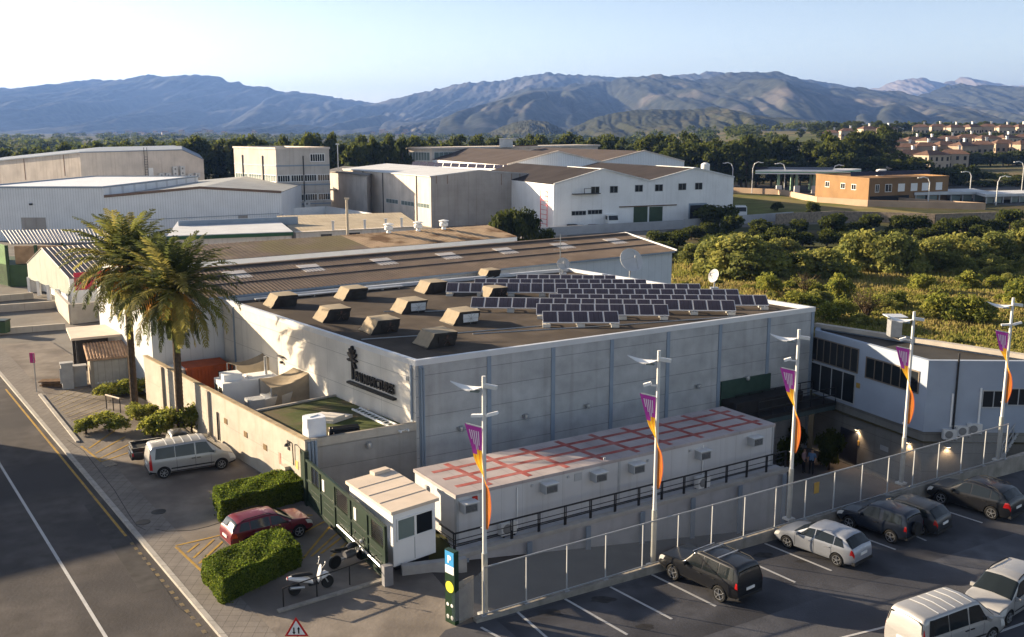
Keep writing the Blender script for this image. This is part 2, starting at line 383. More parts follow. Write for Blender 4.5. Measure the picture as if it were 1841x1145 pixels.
# retaining wall under the fence
b = MB(); ra = fe0 - FD * .3; L = 37.3
vs = []
for s in (0, L):
    top = .15 + .75 * max(0, s) / 34.0
    p = ra + FD * s; nn = Vector((FD.y, -FD.x))
    for o_ in (-.16, .16):
        for z in (-3.8, top): vs.append((p.x + nn.x * o_, p.y + nn.y * o_, z))
b.add(vs, [(0, 1, 3, 2), (4, 6, 7, 5), (0, 4, 5, 1), (2, 3, 7, 6), (1, 5, 7, 3), (0, 2, 6, 4)])
o = solo(b, 'retaining_wall', M('rough_concrete', (.3, .275, .24), .9, .2, 2.2, .5, stain=.5, streak=.4, streakc=(.1, .09, .07)), 'long low stained concrete wall under the mesh fence at the car park edge', 'wall')
# painted bays of the car park
b = MB()
def pline(x0, y0, x1, y1, w=.11, z=.012): b.bar(W(x0, y0), W(x1, y1), w, -.05, z)
for q in ((865, 1128, 905, 1150), (930, 1100, 1010, 1170), (1016, 1077, 1128, 1141), (1097, 1055, 1208, 1113), (1172, 1033, 1287, 1090), (1375, 977, 1495, 1026), (1352, 1012, 1430, 1047),
          (1549, 966, 1610, 988), (1640, 961, 1665, 972), (1698, 918, 1766, 940), (1440, 1165, 1600, 1125), (1724, 1162, 1841, 1120)): pline(*q)
struct(b, 'parking_lines', m_wline)
# worn tarmac patches (darker repair strips)
def blot(name, c, r, z, m, kind='structure', n=14, sq=1.0, rz=0):
    pts = []
    for k in range(n):
        a = 2 * math.pi * k / n; rr = r * rnd.uniform(.7, 1.15)
        pts.append((c[0] + math.cos(a + rz) * rr, c[1] + math.sin(a + rz) * rr * sq))
    return sheet(name, pts, z, m, kind)
m_oil = M('oil_stain', (.045, .043, .043), .8, .3, 3)
for (x, y, r) in ((1170, 1020, .5), (990, 1102, .55), (1372, 998, .55), (1085, 1078, .55), (1160, 1127, .4), (1440, 1010, .3)): blot('oil_stain', W(x, y), r, .0055, m_oil, sq=.6)
m_bay = M('bay_asphalt', (.088, .088, .096), .93, .22, 1.4, .25, col2=(.062, .062, .068), scale2=.35, stain=.5)
q_ = fe0 + Vector((FD.y, -FD.x)) * .3; s5 = Vector((FD.y, -FD.x)) * 5.1; sheet('parking_bays', [q_ + FD * .5, q_ + FD * 34, q_ + FD * 34 + s5, q_ + FD * .5 + s5], .0042, m_bay)
b = MB()
for pl_ in (((90, 770), (150, 850), (215, 935), (270, 1020), (300, 1062)), ((225, 905), (240, 950), (262, 985)), ((300, 1062), (318, 1090), (345, 1110))):
    for p, q in zip(pl_, pl_[1:]): b.bar(W(*p, GZ), W(*q, GZ), .045, GZ - .02, GZ + .0125)
struct(b, 'street_cracks', m_oil)
b = MB(); b.bar(W(168, 905, GZ), W(275, 1062, GZ), .9, GZ - .02, GZ + .0105); struct(b, 'street_repair_strip', M('tar_patch', (.07, .066, .064), .92, .2, 2, stain=.4))
# yellow hatching on the forecourt
b = MB(); zz = .008
def yl(x0, y0, x1, y1, w=.12): b.bar(W(x0, y0), W(x1, y1), w, -.05, zz)
for q in ((316, 981, 398, 962), (316, 983, 366, 1030), (337, 993, 357, 977), (348, 1003, 384, 970), (358, 1013, 404, 970), (384, 1004, 416, 981), (408, 1002, 426, 986),
          (545, 1004, 600, 938), (560, 1000, 618, 948), (577, 995, 628, 955), (596, 1000, 632, 968), (540, 960, 590, 934),
          (540 - 0, 926, 562, 926)): yl(*q)
for q in ((146, 802, 182, 830), (182, 830, 236, 812), (176, 826, 240, 795), (160, 806, 205, 775), (172, 815, 225, 785)): yl(*q)
struct(b, 'yellow_hatching', m_yline)
b = MB()
for i in range(8):
    t = i / 7; b.bar(W(88 + 35 * t, 718 + 38 * t), W(150 + 40 * t, 690 + 42 * t), .1, -.05, zz)
struct(b, 'faded_hatching', M('faded_yellow', (.33, .27, .17), .9, .2, 2, col2=(.2, .17, .13), scale2=2))
b = MB(); b.bar(W(72, 710), W(140, 795), .22, -.1, .10); struct(b, 'bed_kerb', m_kerb)
# manhole covers and drain
for (x, y, r) in ((285, 920, .36), (257, 939, .36)):
    b = MB(); c = W(x, y); b.lathe([(r, -.02), (r, .012), (r * .9, .016)], (c.x, c.y, 0), n=24); solo(b, 'manhole_cover', m_dark, 'round dark manhole cover on the forecourt ' + ('above' if y < 930 else 'below') + ' the other one, ' + ('further from' if y < 930 else 'nearer to') + ' the street', 'manhole cover', group='manhole covers')
b = MB(); c = W(196, 834); b.box((c.x, c.y, .003), (1.0, .7, .03), VA); solo(b, 'drain_grate', m_dark, 'dark square drain grate near the rear of the silver van', 'drain')
# cracks
b = MB()
pts = [W(*p) for p in ((120, 790), (150, 810), (172, 838), (205, 880), (232, 925), (246, 945), (262, 953))]
for p, q in zip(pts, pts[1:]): b.bar(p, q, .035, -.02, .003)
pts = [W(*p) for p in ((278, 951), (300, 955), (345, 953), (375, 946), (400, 938))]
for p, q in zip(pts, pts[1:]): b.bar(p, q, .05, -.02, .003)
struct(b, 'forecourt_cracks', m_oil)
# ------------------------------------------------------------------ main studio building
A2, B2, C2, D2 = xy(sA), xy(sB), xy(sC), xy(sD)
FW = Wall(A2, B2); LW = Wall(D2, A2)
fa_ang = math.atan2(sAB.y, sAB.x)
st = T('studio_building', 'big flat roofed concrete panel studio building with solar panels and covered coolers on its roof', 'building', (A2.x, A2.y, 0), fa_ang)
th_ = .3
wb = MB()
wb.prism([A2, B2, C2, D2], -3.65, 6.46)
wb.build('wall', m_conc_wall, st)
# palm side: same concrete, sunlight put into its paler colour, 3 cm proud
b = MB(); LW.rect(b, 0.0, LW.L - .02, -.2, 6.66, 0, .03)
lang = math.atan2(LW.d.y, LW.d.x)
lw = b.build('side_wall', m_left_wall, st); lw['label'] = 'concrete side wall coloured pale for sunlight, carrying the sign'
b = MB(); ins = .24
def inset(poly, d):
    cen = sum(poly, Vector((0, 0))) / len(poly); out = []; n = len(poly)
    for i in range(n):
        p0, p1, p2 = poly[i - 1], poly[i], poly[(i + 1) % n]
        d1 = (p1 - p0).normalized(); d2 = (p2 - p1).normalized()
        n1 = Vector((-d1.y, d1.x)); n2 = Vector((-d2.y, d2.x))
        if n1.dot(cen - p1) < 0: n1 = -n1
        if n2.dot(cen - p1) < 0: n2 = -n2
        out.append(isect(p1 + n1 * d, d1, p1 + n2 * d, d2))
    return out
def parapet(b, poly, w, z0, z1, over=.04):
    o_ = inset(poly, -over); i_ = inset(poly, w); n = len(poly); vs = []
    for P, z in ((o_, z0), (o_, z1), (i_, z1), (i_, z0)): vs += [(p.x, p.y, z) for p in P]
    b.add(vs, [[k * n + i, k * n + (i + 1) % n, ((k + 1) % 4) * n + (i + 1) % n, ((k + 1) % 4) * n + i] for k in range(4) for i in range(n)])
parapet(b, [A2, B2, C2, D2], .22, 6.44, 6.76); b.build('parapet_capping', m_cap, st)
b = MB(); b.prism(inset([A2, B2, C2, D2], .2), 6.40, 6.5); b.build('roof', m_roofmem, st)
# bluish strips over the panel joints
b = MB()
for x, yt in ((757, 660), (879, 640), (994, 620), (1099, 605), (1200, 592), (1293, 580), (1380, 568), (1460, 556)):
    s, z = FW.hit(x, yt + 60); s = max(.18, min(FW.L - .18, s)); FW.rect(b, s - .13, s + .13, -3.55, 6.43, 0, .06)
for x, y in ((741, 700), (421, 570)):
    s, z = LW.hit(x, y); s = min(LW.L - .14, s); LW.rect(b, s - .1, s + .1, -.1, 6.43, .02, .09)
b.split('joint_strip', m_pil, st)
b = MB()
for a, w in ((.02, FW), ): 
    for o_ in (.14, .30):
        b.tube([w.pt(.16 + o_ * .8, -.0, .13), w.pt(.16 + o_ * .8, 6.3, .13)], .055, 10)
b.tube([LW.pt(LW.L - .3, 3.4, .12), LW.pt(LW.L - .3, 6.3, .12)], .06, 10)
b.split('downpipe', m_pil, st, 40)
for x, y in ((824, 770), (941, 748), (1052, 729), (1156, 711), (1251, 694), (1339, 679)):
    s, z = FW.hit(x, y); b = MB(); FW.rect(b, s - .1, s + .02, z - .06, z + .1, 0, .1)
    c = FW.pt(s + .1, z, .2); b.lathe([(.05, -.16), (.13, -.12), (.15, 0), (.13, .12), (.05, .16)], c, n=12); b.build('wall_lamp', m_steel, st, 30)
for x, y in ((508, 641),):
    s, z = LW.hit(x, y); b = MB(); LW.rect(b, s - .35, s + .35, z, z + .07, 0, .25); LW.rect(b, s - .1, s + .1, z - .45, z - .3, 0, .2); b.build('wall_lamp', m_dark, st)
for x, y in ((733, 679), (662, 745)):
    s, z = LW.hit(x, y); b = MB(); LW.rect(b, s - .12, s + .12, z - .12, z + .12, 0.02, .2); b.build('vent', m_dirty_white, st)
# dark metal box terrace at the right of the front wall
q0 = FW.hit(1293, 748); q1 = FW.hit(1376, 720); b = MB()
FW.rect(b, q0[0], q1[0] + .3, .9, 2.55, .0, .12); b.build('awning', M('green_awning', (.03, .06, .045), .6, .15, 2), st)
q0 = FW.hit(1297, 760); q1 = FW.hit(1402, 720); b = MB(); FW.rect(b, q0[0] - .2, q1[0] + .6, -.35, 1.35, .0, 1.5); b.build('porch', M('dark_porch_sheet', (.022, .02, .02), .7, .2, 2), st)
# ------------------------------------------------------------------ sign on the side wall
ts = T('wall_sign', 'black palm shaped emblem and raised lettering on the sunlit side wall', 'sign', tuple(LW.pt(LW.hit(650, 680)[0], 3.5)), math.atan2(LW.d.y, LW.d.x))
def wallbox(b, w, pts, o0, o1):
    vs = [w.pt(a, z, o) for o in (o0, o1) for a, z in pts]; n = len(pts)
    b.add(vs, [list(range(n))[::-1], list(range(n, 2 * n))] + [[i, (i + 1) % n, n + (i + 1) % n, n + i] for i in range(n)])
b = MB(); tb = LW.hit(638, 681); tp = LW.hit(634, 622)
a0, z0, z1 = tb[0], tb[1], tp[1]; Hs = z1 - z0
tx = lambda dx, dz: (a0 + dx * Hs, z0 + dz * Hs)
wallbox(b, LW, [tx(-.035, 0), tx(.035, 0), tx(.035, .62), tx(-.035, .62)], .05, .2)
for (dx, dz, ang, ln, wd) in ((0, .88, 90, .15, .055), (-.07, .82, 128, .14, .05), (.07, .82, 52, .14, .05), (-.11, .72, 148, .15, .05), (.11, .72, 32, .15, .05),
                              (-.12, .585, 180, .15, .045), (.12, .585, 0, .15, .045), (.1, .46, -42, .15, .045), (0, .72, 90, .2, .08)):
    pts = []
    for k in range(12):
        t = 2 * math.pi * k / 12; x_, y_ = math.cos(t) * ln, math.sin(t) * wd; a = R(ang)
        pts.append(tx(dx + x_ * math.cos(a) - y_ * math.sin(a), dz + x_ * math.sin(a) + y_ * math.cos(a)))
    wallbox(b, LW, pts, .05 + .001 * abs(ang) / 10, .2 + .0015 * abs(ang) / 10)
b.build('emblem', m_dark, ts)
def text(name, s, size, mat, root, org, ax, up, depth=.03, extra=1.0, bold=0.0, align='LEFT', fit=0):
    """raised lettering, baked to a mesh, on the plane (ax, up) at org"""
    cu = bpy.data.curves.new('t', 'FONT'); cu.body = s; cu.size = size; cu.extrude = depth / 2; cu.align_x = align; cu.space_character = extra; cu.offset = bold
    cu.resolution_u = 3
    ob = bpy.data.objects.new('t', cu); COL.objects.link(ob)
    me = bpy.data.meshes.new_from_object(ob.evaluated_get(bpy.context.evaluated_depsgraph_get()))
    bpy.data.objects.remove(ob)
    ax = Vector(ax).normalized(); up = Vector(up).normalized(); nn = ax.cross(up); org = Vector(org)
    kx = fit / max(v.co.x for v in me.vertices) if fit else 1
    mb = MB(); mb.add([org + ax * v.co.x * kx + up * v.co.y + nn * v.co.z for v in me.vertices], [list(p.vertices) for p in me.polygons])
    bpy.data.meshes.remove(me)
    return mb.build(name, mat, root)
q0 = LW.hit(643, 683); q1 = LW.hit(712, 706); lw_ = q1[0] - q0[0]; ltop = LW.hit(645, 668)[1]; hgt = .78
text('lettering', 'PALMAPICTURES', .8, m_dark, ts, LW.pt(q0[0] + .05, q0[1] + .02, .16), (LW.d.x, LW.d.y, 0), (0, 0, 1), .12, .95, .012, 'LEFT', lw_)
b = MB(); s0 = LW.hit(632, 684); s1 = LW.hit(714, 711); LW.rect(b, s0[0] - .1, s1[0], q0[1] - .3, q0[1] - .17, .02, .3); b.build('support_rail', m_dark, ts)
# ------------------------------------------------------------------ annex with the mossy roof and the boundary wall
AH = 3.3
BW = Wall(bw0, bw1)
pA0 = bw0 - BW.n * .12; pA1 = A2 + LW.n * .03
fx = xy(W(437, 731, AH)); tA = (fx - bw0).dot(BWD)
pA2 = bw0 - BW.n * .12 + BWD * tA; pA3 = xy(W(603, 706, 2.95))
# where the annex meets the studio wall
aa = LW.hit(603, 706); pA3 = xy(LW.pt(aa[0], 0, .03))
an = T('annex', 'low concrete annex with mossy green flat roof in front of the studio side wall', 'building', (pA0.x, pA0.y, 0), math.atan2((pA1 - pA0).y, (pA1 - pA0).x))
ap = [pA0, pA1, pA3, pA2]
b = MB(); b.prism(ap, -.2, 2.85); b.build('wall', M('annex_concrete', (.31, .295, .275), .8, .14, .9, .15, stain=.4, streak=.35, streakc=(.2, .18, .15), joints=((2, 1.65, 0, .03, .6),)), an)
b = MB(); b.bar(pA0, pA1, .2, 2.8, AH, off=.1); b.bar(pA3, pA2, .16, 2.8, 3.0, off=.1); b.split('parapet', m_bound, an)
b = MB(); b.prism(inset(ap, .08), 2.8, 2.9); b.build('roof', m_grass_roof, an)
AW = Wall(pA0, pA1); s, z = AW.hit(662, 799)
b = MB(); c = AW.pt(s, z, .15); b.lathe([(.05, -.18), (.14, -.13), (.16, 0), (.14, .13), (.05, .18)], c, n=12); AW.rect(b, s - .15, s, z - .05, z + .05, 0, .1); b.build('wall_lamp', m_steel, an, 30)
b = MB()
for k in (.08, .26, .44): b.tube([AW.pt(k, -.1, .06), AW.pt(k, 3.2, .06)], .075, 10)
b.split('downpipe', m_pil, an, 30)
BW = Wall(bw0, bw1)
bt = T('boundary_wall', 'long sunlit cream boundary wall between the forecourt and the equipment yard', 'wall', (bw0.x, bw0.y, 0), VA)
b = MB(); b.bar(bw0, bw1, .24, -.2, AH, off=-.12 if (Vector((-BWD.y, BWD.x)).dot(BW.n) > 0) else .12); b.build('wall_body', m_bound, bt)
b = MB(); b.bar(bw0 - BWD * .03, bw1, .32, AH, AH + .05, off=-.11 if (Vector((-BWD.y, BWD.x)).dot(BW.n) > 0) else .11); b.build('coping', M('stained_coping', (.33, .26, .17), .9, .25, 1.5), bt)
b = MB()
for x, y in ((376, 730), (293, 680)):
    s, z = BW.hit(x, y); BW.rect(b, s - .17, s + .17, -.1, AH - .05, 0, .16)
b.split('buttress', m_bound, bt)
for x, y in ((406, 757), (442, 781), (477, 804)):
    s, z = BW.hit(x, y); b = MB(); BW.rect(b, s - .24, s + .24, z - .17, z + .17, 0, .02)
    for j in range(4): BW.rect(b, s - .2, s + .2, z - .13 + j * .075, z - .1 + j * .075, .015, .045)
    b.build('vent', M('brown_grille', (.2, .14, .08), .8, .2, 4), bt)
s, z = BW.hit(393, 762); b = MB(); b.tube([BW.pt(s, z - 1.0, .06), BW.pt(s, z + .75, .06)], .05, 8); b.build('downpipe', m_dark, bt)
# wall lamp bracket and stickers
s, z = BW.hit(528, 800); b = MB(); b.tube([BW.pt(s, z - 1.1, .05), BW.pt(s, z + .1, .08), BW.pt(s - .05, z + .22, .2), BW.pt(s - .15, z + .2, .42)], .03, 6); c = BW.pt(s - .18, z + .14, .5); b.lathe([(.13, -.05), (.1, .05), (.03, .1)], c, n=10); b.build('lamp_bracket', m_dark, bt)
s, z = BW.hit(519, 799); b = MB(); BW.rect(b, s - .16, s + .16, z - .05, z + .22, 0, .03); BW.rect(b, s - .12, s + .12, z - .3, z - .1, 0, .03); b.build('house_number', m_dark, bt)
s, z = BW.hit(503, 820); b = MB(); BW.rect(b, s - .12, s + .12, z - .45, z + .2, 0, .02); b.build('notice', M('faded_notice', (.5, .22, .17), .7, .25, 9), bt)
s, z = BW.hit(534, 835); b = MB(); BW.rect(b, s - .14, s + .14, z - .25, z + .2, 0, .02); b.build('notice', M('yellow_notice', (.6, .4, .12), .7, .2, 8), bt)
s, z = BW.hit(499, 853); b = MB(); BW.rect(b, s - .3, s + .25, z - .5, z + .15, 0, .3); o = solo(b, 'hose_box', m_red, 'red metal hose box on the cream boundary wall above the hedge', 'box', rz=VA)
s, z = BW.hit(517, 845); b = MB(); BW.rect(b, s - .3, s + .22, z - .55, z + .28, 0, .28); BW.rect(b, s - .33, s + .25, z + .28, z + .32, 0, .32); o = solo(b, 'meter_cabinet', M('cream_cabinet', (.5, .45, .37), .6, .1, 2), 'cream meter cabinet on the boundary wall right of the red box', 'cabinet', rz=VA)
# neighbour wall piece: continuation of the boundary towards the kiosk
# ------------------------------------------------------------------ sliding gate and guard house
GW = Wall(g0, g1); g0 = g0 + GW.n * .22; g1 = g1 + GW.n * .22; GW = Wall(g0, g1)
gt = T('sliding_gate', 'long dark green metal sliding gate with louvred panels beside the guard house', 'gate', (g0.x, g0.y, 0), math.atan2(GD.y, GD.x))
b = MB(); GL = GW.L
GW.rect(b, 0, GL, 2.42, 2.56, -.05, .08); GW.rect(b, 0, GL, .12, .28, -.05, .08); GW.rect(b, 0, GL, 1.38, 1.48, -.05, .07)
for k in range(6):
    s = GL * k / 5; GW.rect(b, max(0, s - .07), min(GL, s + .07), .1, 2.55, -.05, .075)
b.build('gate_frame', m_green, gt)
b = MB()
lv = [(.07, .19), (.42, .56), (.84, .97)]
segs = [(0.01, .07), (.19, .42), (.56, .84), (.97, .99)]
GW.rect(b, 0, GL, .25, 1.4, -.02, .02)
for s0, s1 in segs: GW.rect(b, GL * s0, GL * s1, 1.45, 2.45, -.02, .02)
for k in range(5): GW.rect(b, .6 + k * 1.9, 2.1 + k * 1.9, 1.02, 1.08, .0, .05)
for k in range(5): GW.rect(b, .6 + k * 1.9, 2.1 + k * 1.9, .72, .77, .0, .05)
b.split('gate_panel', m_green, gt)
b = MB()
for s0, s1 in lv:
    for k in range(9):
        z = 1.5 + k * .1; b.add([GW.pt(GL * s0, z, -.04), GW.pt(GL * s1, z, -.04), GW.pt(GL * s1, z + .06, .05), GW.pt(GL * s0, z + .06, .05)], [(0, 1, 2, 3)])
b.build('louvre', M('louvre_steel', (.2, .17, .12), .5, .1, 2), gt)
for s in (.25, .66):
    b = MB(); GW.rect(b, GL * s - .16, GL * s + .12, 1.62, 2.2, .01, .05); b.build('notice', m_dirty_white, gt)
b = MB(); b.tube([GW.pt(GL * .45, .62, .12), GW.pt(GL * .97, .62, .12)], .06, 8); b.build('rail', m_steel, gt)
b = MB(); GW.rect(b, -.25, 0, -.1, 2.9, -.12, .12); b.bar(g0, xy(BW.pt(.1, 0)), .12, -.1, 2.5); GW.rect(b, -1.1, -.25, -.1, 2.75, -.08, -.02); b.split('gate_post', m_green, gt)
b = MB(); GW.rect(b, GL, GL + .3, -.12, .9, -.15, .25); b.build('gate_motor', M('motor_grey', (.2, .2, .21), .5, .1, 3), gt)
k0 = xy(W(618, 868, 2.9)); k1 = xy(W(695, 922, 2.9)); k2 = xy(W(782, 895, 2.9)); k0 = k0 + (k2 - k1).normalized() * .3; k1 = k1 + (k2 - k1).normalized() * .3; k3 = k0 + (k2 - k1)
gh = T('guard_house', 'small white prefabricated guard house with flat beige roof behind the green gate', 'cabin', (k1.x, k1.y, 0), math.atan2((k2 - k1).y, (k2 - k1).x))
b = MB(); b.prism([k0, k1, k2, k3], .32, 2.78); b.build('wall', m_white, gh)
b = MB(); b.prism(inset([k0, k1, k2, k3], -.14), 2.77, 2.92); b.build('roof', m_beige, gh)
b = MB(); e = (k2 - k1).normalized(); e2 = (k0 - k1).normalized()
for t in (.25, .5, .75): b.bar(k1 + e2 * 4.4 * t - e * .1, k2 + e2 * 4.4 * t + e * .1, .08, 2.9, 2.945)
b.split('roof_seam', m_beige, gh)
b = MB(); b.box(((k3 + (k0 - k3) * .25).x, (k3 + (k0 - k3) * .25).y, 2.99), (.9, .4, .16), gh['_r']); b.build('roof_unit', m_beige, gh)
b = MB(); b.prism(inset([k0, k1, k2, k3], .25), -.15, .33); b.build('base', m_dark, gh)
KW = Wall(k1, k2); KWL = KW.L
KW.window(gh, .25, KWL * .5 - .03, 1.5, 2.4, m_white, m_glass_t, 1, fw=.06)
fo = KW.window(gh, KWL * .5 + .08, KWL - .2, 1.5, 2.4, m_white, m_glass, 1, fw=.06)
b = MB(); KW.rect(b, KWL * .5 - .015, KWL * .5 + .015, .4, 1.4, 0, .012); b.build('panel_seam', m_greysteel, gh)
# concrete ramp edge beside the guard house
b = MB(); b.bar(W(722, 1032), W(838, 1018), .35, -.2, .42); solo(b, 'ramp_kerb', M('ramp_kerb_concrete', (.36, .35, .34), .9, .12, 2, stain=.3), 'low grey concrete upstand below the guard house at the driveway mouth', 'wall')
# ------------------------------------------------------------------ portacabin row on the podium
ct0 = xy(W(820, 890, 2.5)); ct1 = xy(W(1392, 762, 2.5)); ct3 = xy(W(725, 848, 2.5)); cn = (ct1 - ct0).normalized()
perp = Vector((-cn.y, cn.x)); wd_ = (ct3 - ct0).dot(perp); ct3 = ct0 + perp * wd_; ct2 = ct1 + perp * wd_
pc = T('portacabin_row', 'long white prefabricated cabin row with red stripes painted across its flat roof', 'cabin', (ct0.x, ct0.y, 0), math.atan2(cn.y, cn.x))
b = MB(); b.prism([ct0, ct1, ct2, ct3], .12, 2.36); b.build('wall', M('cabin_white', (.5, .5, .51), .55, .06, .6, stain=.15, streak=.25, streakc=(.3, .27, .24), joints=((0, 1.18, .1, .02, .35),)), pc)
b = MB(); b.prism(inset([ct0, ct1, ct2, ct3], .15), -.1, .13); b.build('base', m_dark, pc)
b = MB(); b.prism(inset([ct0, ct1, ct2, ct3], -.06), 2.36, 2.52); b.build('roof', M('cabin_roof', (.37, .325, .32), .7, .14, .6, stain=.55, joints=((0, 1.2, 0, .04, .3),)), pc)
b = MB(); CL = (ct1 - ct0).length
for t in (.22, .5, .78): 
    p = ct0 + perp * wd_ * t; b.bar(p + cn * .5, p + cn * (CL - .3), .3, 2.50, 2.526)
for k in range(9):
    s = 2.0 + k * 2.25; b.bar(ct0 + cn * s + perp * .25, ct0 + cn * (s - .35) + perp * (wd_ - .15), .3, 2.50, 2.531)
b.split('roof_stripe', m_redstripe, pc)
CW = Wall(ct0, ct1); CE = Wall(ct3, ct0)
b = MB()
for x, y in ((1113, 850),): 
    s, z = CW.hit(x, y); CW.rect(b, s - .07, s + .07, .15, 2.34, 0, .03)
CW.rect(b, 0, .12, .13, 2.35, 0, .03); CW.rect(b, CL - .14, CL, .13, 2.35, 0, .03); CE.rect(b, CE.L - .12, CE.L, .13, 2.35, 0, .03)
s, z = CE.hit(769, 886); CE.rect(b, s - .1, s + .1, 1.5, 2.1, 0, .12)
b.split('corner_post', m_greysteel, pc)
b = MB()
for x, y in ((929, 900), (1262, 838)):
    s, z = CW.hit(x, y); b.tube([CW.pt(s, .15, .05), CW.pt(s, 2.2, .05)], .035, 8)
b.split('conduit', m_white, pc)
b = MB()
for x, y in ((956, 873), (1021, 857), (1086, 824), (1240, 810), (1164, 828)):
    s, z = CW.hit(x, y); CW.rect(b, s - .06, s + .06, z - .06, z + .06, 0, .06)
b.split('outlet', m_greysteel, pc)
b = MB(); s, z = CW.hit(1039, 857); CW.rect(b, s - .22, s + .22, z - .2, z + .2, 0, .03); b.build('grille', m_greysteel, pc)
b = MB(); s, z = CW.hit(853, 896); CW.rect(b, s - .12, s + .12, z - .12, z + .12, 0, .1); b.build('alarm_box', m_red, pc)
acn = ['nearest the cabin corner', 'second from the cabin corner', 'third along, right of the small grille', 'left of the white conduit', 'highest and farthest along the row']
def window_ac(wl, x, y, label, sc=1.0):
    s, z = wl.hit(x, y); p = wl.pt(s, z, 0)
    t = T('window_air_conditioner', label, 'air conditioner', tuple(p), math.atan2(wl.d.y, wl.d.x), 'air conditioners through the cabin wall')
    b = MB(); wl.rect(b, s - .36, s + .36, z - .24, z + .22, 0, .5); b.build('casing', m_greysteel, t)
    b = MB(); wl.rect(b, s - .3, s + .3, z - .19, z + .14, .49, .52)
    b.build('grille', m_dark, t)
    b = MB(); 
    for k in range(6): wl.rect(b, s - .3, s + .3, z - .16 + k * .055, z - .15 + k * .055, .51, .535)
    b.build('slats', m_greysteel, t)
    b = MB(); wl.rect(b, s - .4, s + .4, z + .22, z + .25, 0, .56); b.build('rain_hood', m_dirty_white, t)
for (x, y), l in zip(((838, 907), (982, 873), (1071, 853), (1139, 838), (1258, 814), (1352, 790)), acn + ['']):
    window_ac(CW, x, y, 'boxy window air conditioner on the cabin wall, ' + (l or 'at the far end of the row'))
def split_unit(p, ang, label, group, fans=1, size=(.85, .35, .62)):
    t = T('outdoor_unit', label, 'air conditioner', p, ang, group)
    ca, sa = math.cos(ang), math.sin(ang)
    b = MB(); b.box((p[0], p[1], p[2] + .08 + size[2] * fans / 2), (size[0], size[1], size[2] * fans), ang); b.build('casing', m_dirty_white, t)
    for k in range(fans):
        b = MB(); o_ = -size[1] / 2; cx_, cy_ = -.1, o_
        c = (p[0] + cx_ * ca - cy_ * sa, p[1] + cx_ * sa + cy_ * ca, p[2] + .08 + size[2] * (k + .5))
        q = MB(); q.lathe([(.24, -.02), (.24, .02), (.2, .03)], (0, 0, 0), 'y', 18)
        b.add([(c[0] + v[0] * ca + v[1] * sa, c[1] + v[0] * sa - v[1] * ca, c[2] + v[2]) for v in q.v], q.f); b.build('fan_grille', M('ac_grille', (.2, .2, .2), .6, .1, 5), t)
    b = MB()
    for sx in (-.3, .3):
        c = (p[0] + sx * ca, p[1] + sx * sa); b.box((c[0], c[1], p[2] + .04), (.06, size[1] + .04, .09), ang)
    b.split('foot', m_dark, t)
    return t
for (x, y), l in zip(((912, 962), (1262, 878)), ('white outdoor unit standing by the podium railing near its left end', 'white outdoor unit standing by the podium railing under the white conduit')):
    p = W(x, y); split_unit((p.x, p.y, .0), math.atan2(cn.y, cn.x), l, 'outdoor units on the podium')
b = MB(); PWl = Wall(f0 - Nn * .1, f1 - Nn * .1)
for k in range(7): s = .4 + (PWl.L - .8) * k / 6; PWl.rect(b, s - .14, s + .14, -3.6, -.16, .08, .14)
b.split('pilaster', m_pil, pc)
# podium railing
pr = T('podium_railing', 'black steel railing along the podium edge in front of the cabins', 'railing', (f0.x, f0.y, .07), math.atan2(Up.y, Up.x))
r0 = f0 + Nn * .14; r1 = f1 + Nn * .14; RL = (r1 - r0).length
b = MB(); b.bar(r0, r1, .07, 1.0, 1.06); b.bar(r0, r0 + Nn * 1.4, .07, 1.0, 1.06); b.build('top_rail', m_dark, pr)
b = MB()
for z in (.38, .68): b.bar(r0, r1, .025, z, z + .03)
for z in (.38, .68): b.bar(r0, r0 + Nn * 1.4, .025, z, z + .03)
b.split('bar', m_dark, pr)
for k in range(15):
    p = r0 + (r1 - r0) * (k / 14); b = MB()
    for o_ in (-.05, .05): b.box((p.x + Up.x * o_, p.y + Up.y * o_, .53), (.03, .06, 1.0), pr['_r'])
    b.box((p.x, p.y, .26), (.13, .05, .44), pr['_r'])
    b.build('baluster', m_dark, pr)
# ------------------------------------------------------------------ bluish wing at the right
WH = 5.1
w0, w1 = xy(wC0), xy(wC1)
far0 = xy(W(1470, 585, WH)); far1 = xy(W(1841, 641, WH)); w2 = isect(far0, far1 - far0, w1, Vector((1, -.03)))
wg = T('office_wing', 'bluish rendered office wing with strip windows right of the studio', 'building', (w1.x, w1.y, -3.5), math.atan2((w1 - w0).y, (w1 - w0).x))
wp = [w0, w1, w2, far0]
m_wing = M('bluish_render', (.31, .355, .43), .8, .07, .6, .1, stain=.12)
m_wingl = M('wing_concrete', (.22, .215, .2), .85, .14, .8, .15, stain=.4, streak=.4, streakc=(.15, .13, .11), joints=((2, 1.2, .2, .03, .5),))
b = MB(); b.prism(inset(wp, .25), -3.65, .9); lo = b.build('wall', m_wingl, wg); lo['label'] = 'bare grey concrete lower storey'
WF = Wall(w0, w1); WS = Wall(w1, w2)
b = MB(); b.prism(wp, .55, WH - .22); up_ = b.build('wall', m_wing, wg); up_['label'] = 'smooth bluish upper storey'
b = MB(); parapet(b, wp, .3, WH - .24, WH, .02); b.build('parapet', m_wing, wg)
b = MB(); b.prism(inset(wp, .28), WH - .3, WH - .2); b.build('roof', M('wing_roof', (.06, .058, .056), .9, .15, .6, stain=.3), wg)
b = MB(); b.bar(far0, w2, .5, WH - .05, WH + .22, off=-.3); b.build('roof_edge', M('rear_parapet', (.42, .38, .33), .9, .15, 1), wg)
